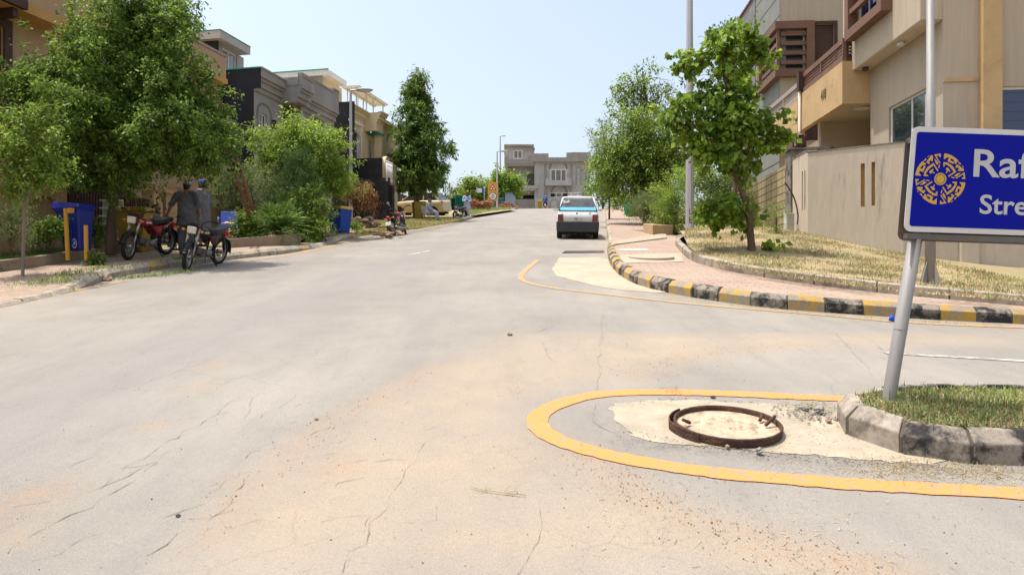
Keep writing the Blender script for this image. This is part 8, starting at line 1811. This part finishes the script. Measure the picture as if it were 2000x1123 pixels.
for i, (x, y, r, d, lab, n) in enumerate(((925, 372, 22, 78, 'low rounded green tree behind the direction sign', 6000), (985, 357, 26, 84, 'spreading bright green tree in front of the left wing of the end house', 9000), (900, 375, 13, 84, 'small grey green tree behind the green tarpaulin hut', 2500))):
    b = T(x, 404, d, .1); tree('verge_tree', lab, 'tree', b, [b - Vector((0, 0, .5)), A(x, 390, d), A(x, y, d)], [B(x - r * .6, y + 4, r * .6, d), B(x + r * .5, y, r * .65, d), B(x, y - r * .3, r * .6, d), B(x + r * 1.1, y + 8, r * .5, d), B(x - r * .1, y + 14, r * .8, d), B(x - r * .9, y + 12, r * .45, d)], n, .26, .6, L_FEATH if i == 1 else (L_MID if i == 0 else L_GREYG), r0=.16, limbs=14, clump=.5, per=26, seed=30 + i, shell=.3)
# shrubs
def shrub(name, label, px, py, d, blobs, n, leaf, asp, mat, clump=.15, per=24, seed=1, droop=.2, h=H, off=.15, r0=.02, limbs=14):
    b = T(px, py, d, off, h); c = sum((q[0] for q in blobs), Vector()) / len(blobs)
    return tree(name, label, 'shrub', b, [b - Vector((0, 0, .15)), b.lerp(c, .4), c], blobs, n, leaf, asp, mat, r0=r0, limbs=limbs, clump=clump, per=per, seed=seed, droop=droop, twigs=20, shell=.3, leafname='foliage')
d = 20.5
shrub('tall_shrub', 'tall grey green shrub behind the foot of the ladder', 478, 458, d, [B(475, 350, 40, d), B(500, 385, 40, d), B(465, 400, 36, d), B(480, 430, 34, d), B(510, 345, 30, d), B(450, 345, 30, d)], 15000, .05, .4, L_GREYG, .16, 30, 41)
d = 19; shrub('leafy_shrub', 'pale leafed shrub beside the blue plastic chair', 485, 466, d, [B(490, 430, 26, d), B(475, 445, 20, d), B(505, 445, 20, d), B(488, 455, 18, d)], 3600, .075, .5, L_LIME, .12, 16, 42)
d = 20.5; shrub('flowering_bush', 'dark green bush with few red blooms beside the blue bin with yellow lid', 625, 462, d, [B(608, 402, 28, d), B(606, 430, 26, d), B(590, 440, 24, d), B(600, 455, 18, d), B(590, 400, 26, d)], 9500, .08, .4, L_MID, .16, 24, 43)
d = 20.2; shrub('fern_bush', 'feathery light green bush between the sago palm and the blue bin', 640, 466, d, [B(618, 440, 18, d), B(612, 455, 13, d), B(626, 452, 8, d)], 5000, .07, .22, L_FEATH, .12, 24, 44)
d = 12.2; shrub('reedy_shrub', 'pale thin stemmed shrub behind the planter wall at the street end', 20, 468, d, [B(20, 430, 24, d), B(8, 448, 18, d), B(36, 445, 16, d)], 2400, .10, .09, L_GREYG, .12, 18, 45, droop=-.6)
d = 13; shrub('dark_shrub', 'dark glossy shrub between the arcade wall and the tilted blue bin', 95, 468, d, [B(75, 452, 16, d), B(100, 448, 20, d), B(118, 440, 16, d), B(110, 458, 14, d)], 2600, .05, .55, L_DARK, .08, 18, 46)
d = 14.8; shrub('shade_shrub', 'dark shrub between the tilted blue bin and the tree trunk', 185, 468, d, [B(182, 450, 20, d), B(196, 455, 16, d)], 1800, .05, .55, L_DARK, .08, 18, 47)
d = 12.6; shrub('dark_weed', 'small dark weed clump growing at the end of the planter edging', 187, 510, 12.9, [B(186, 503, 11, 12.9), B(194, 507, 8, 12.9)], 700, .05, .5, L_DARK, .05, 14, 48)
d = 26; shrub('airy_shrub', 'airy grey green shrub above the tan planter box', 1265, 440, d, [B(1262, 395, 28, d), B(1248, 405, 22, d), B(1280, 400, 26, d), B(1270, 420, 22, d)], 8500, .06, .25, L_GREYG, .15, 26, 49)
d = 24.6; shrub('fern_leaved_shrub', 'bright feathery shrub at the foot of the octagonal lamp pole', 1320, 455, d, [B(1310, 380, 36, d), B(1325, 420, 36, d), B(1300, 425, 26, d), B(1335, 350, 30, d), B(1318, 455, 22, d), B(1290, 400, 24, d)], 16000, .08, .26, L_FEATH, .18, 28, 50)
d = 23; shrub('green_shrub', 'dense green shrub between the lamp pole and the round leaved tree', 1395, 458, d, [B(1385, 380, 44, d), B(1420, 350, 44, d), B(1375, 420, 30, d), B(1410, 420, 36, d), B(1450, 390, 34, d), B(1365, 345, 34, d)], 14000, .08, .4, L_LIME, .2, 30, 51, h=Hb)
d = 40; shrub('potted_bush', 'dark rounded bush beside the green cloth wrapped bin', 1250, 430, d, [B(1252, 412, 16, d), B(1244, 420, 12, d), B(1262, 420, 13, d)], 3000, .1, .5, L_DARK, .2, 22, 52)
d = 60; shrub('far_shrub', 'round green shrub beside the small blue box bin', 1205, 402, d, [B(1203, 392, 11, d), B(1210, 397, 8, d), B(1198, 399, 6, d)], 1600, .16, .5, L_MID, .3, 22, 53)
d = 16.2; shrub('wall_weed', 'thin weedy plant growing by the meter box at the wall', 1515, 458, d, [B(1516, 415, 12, d), B(1520, 440, 14, d), B(1510, 452, 12, d), B(1524, 395, 6, d)], 1100, .06, .2, L_LIME, .1, 14, 54, h=Hb, off=0)
d = 27; shrub('verge_bush', 'low green bush at the foot of the grey street lamp', 692, 445, 24.5, [B(694, 442, 8, 24.5), B(690, 436, 7, 24.5)], 800, .07, .45, L_MID, .1, 16, 55)
# sago palm
d = 19.0; b = T(545, 470, d, .3); t = thing('sago_palm', 'sago palm with arching dark fronds in the stone edged bed', 'palm', b)
mb = MB(); mb.tube([b - Vector((0, 0, .2)), b + Vector((0, 0, .15))], [.13, .11], 10); obj('trunk', mb, M_BARK, t)
rnd = random.Random(2); pts = []; dirs = []; mb = MB()
for i in range(84):
    a = i * 2.39996; el = R(rnd.uniform(-5, 80)); Lf = rnd.uniform(.8, 1.1); p0 = b + Vector((0, 0, .2)); rib = []
    for k in range(13):
        s = k / 12 * Lf; r_ = s * math.cos(el) * (1 + .1 * s); z_ = s * math.sin(el) - .42 * s * s * (1.1 - .5 * math.sin(el)); rib.append(p0 + Vector((math.cos(a) * r_, math.sin(a) * r_, z_)))
    mb.tube(rib, [.009] * 10 + [.006, .005, .003], 4)
    for k in range(2, 26):
        f_ = k / 26 * 12; q = rib[int(f_)].lerp(rib[min(12, int(f_) + 1)], f_ % 1); tg = (rib[min(12, int(f_) + 1)] - rib[int(f_)]).normalized(); sd_ = Vector((-math.sin(a), math.cos(a), 0))
        for s in (-1, 1): pts.append(tuple(q)); dirs.append(tuple((sd_ * s * .9 + tg * .8 + Vector((0, 0, .15)))))
obj('frond_stems', mb, L_FIR, t)
leaf_mesh('fronds', pts, .17, .09, leafmat('leaf_sago', (0.043, 0.111, 0.020, 1), (0.170, 0.289, 0.051, 1), .35, .25, yellow=(0.425, 0.510, 0.102, 1)), 3, 0.0, .6, t, dirs=np.array(dirs) * 3)
# grass beds on the left
_bed = [flat2(p) for p in GL([(-60, 536), (60, 519), (119, 510), (174, 500), (190, 494), (60, 497), (-60, 500)], .2)]
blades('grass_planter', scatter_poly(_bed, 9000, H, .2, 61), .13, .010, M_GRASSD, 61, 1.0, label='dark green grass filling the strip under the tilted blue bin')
_vg = [flat2(p) for p in GL([(690, 462), (760, 452), (840, 441), (885, 433), (900, 428), (850, 424), (760, 424), (700, 430)], .2)]
blades('grass_verge', scatter_poly(_vg, 26000, H, .17, 62), .06, .018, leafmat('grass_verge_leaf', (.16, .17, .045, 1), (.36, .32, .12, 1), .7, .2, yellow=(.46, .37, .18, 1)), 62, 1.4, label='patchy yellow green grass of the verge below the cone shaped tree')
_vf = [flat2(p) for p in GL([(905, 424), (960, 412), (1000, 409), (990, 405), (930, 408), (900, 414)], .2)]
blades('grass_far_verge', scatter_poly(_vf, 9000, H, .16, 63), .1, .03, M_GRASS, 63, 1.0, label='green grass strip around the direction sign and brick stack')
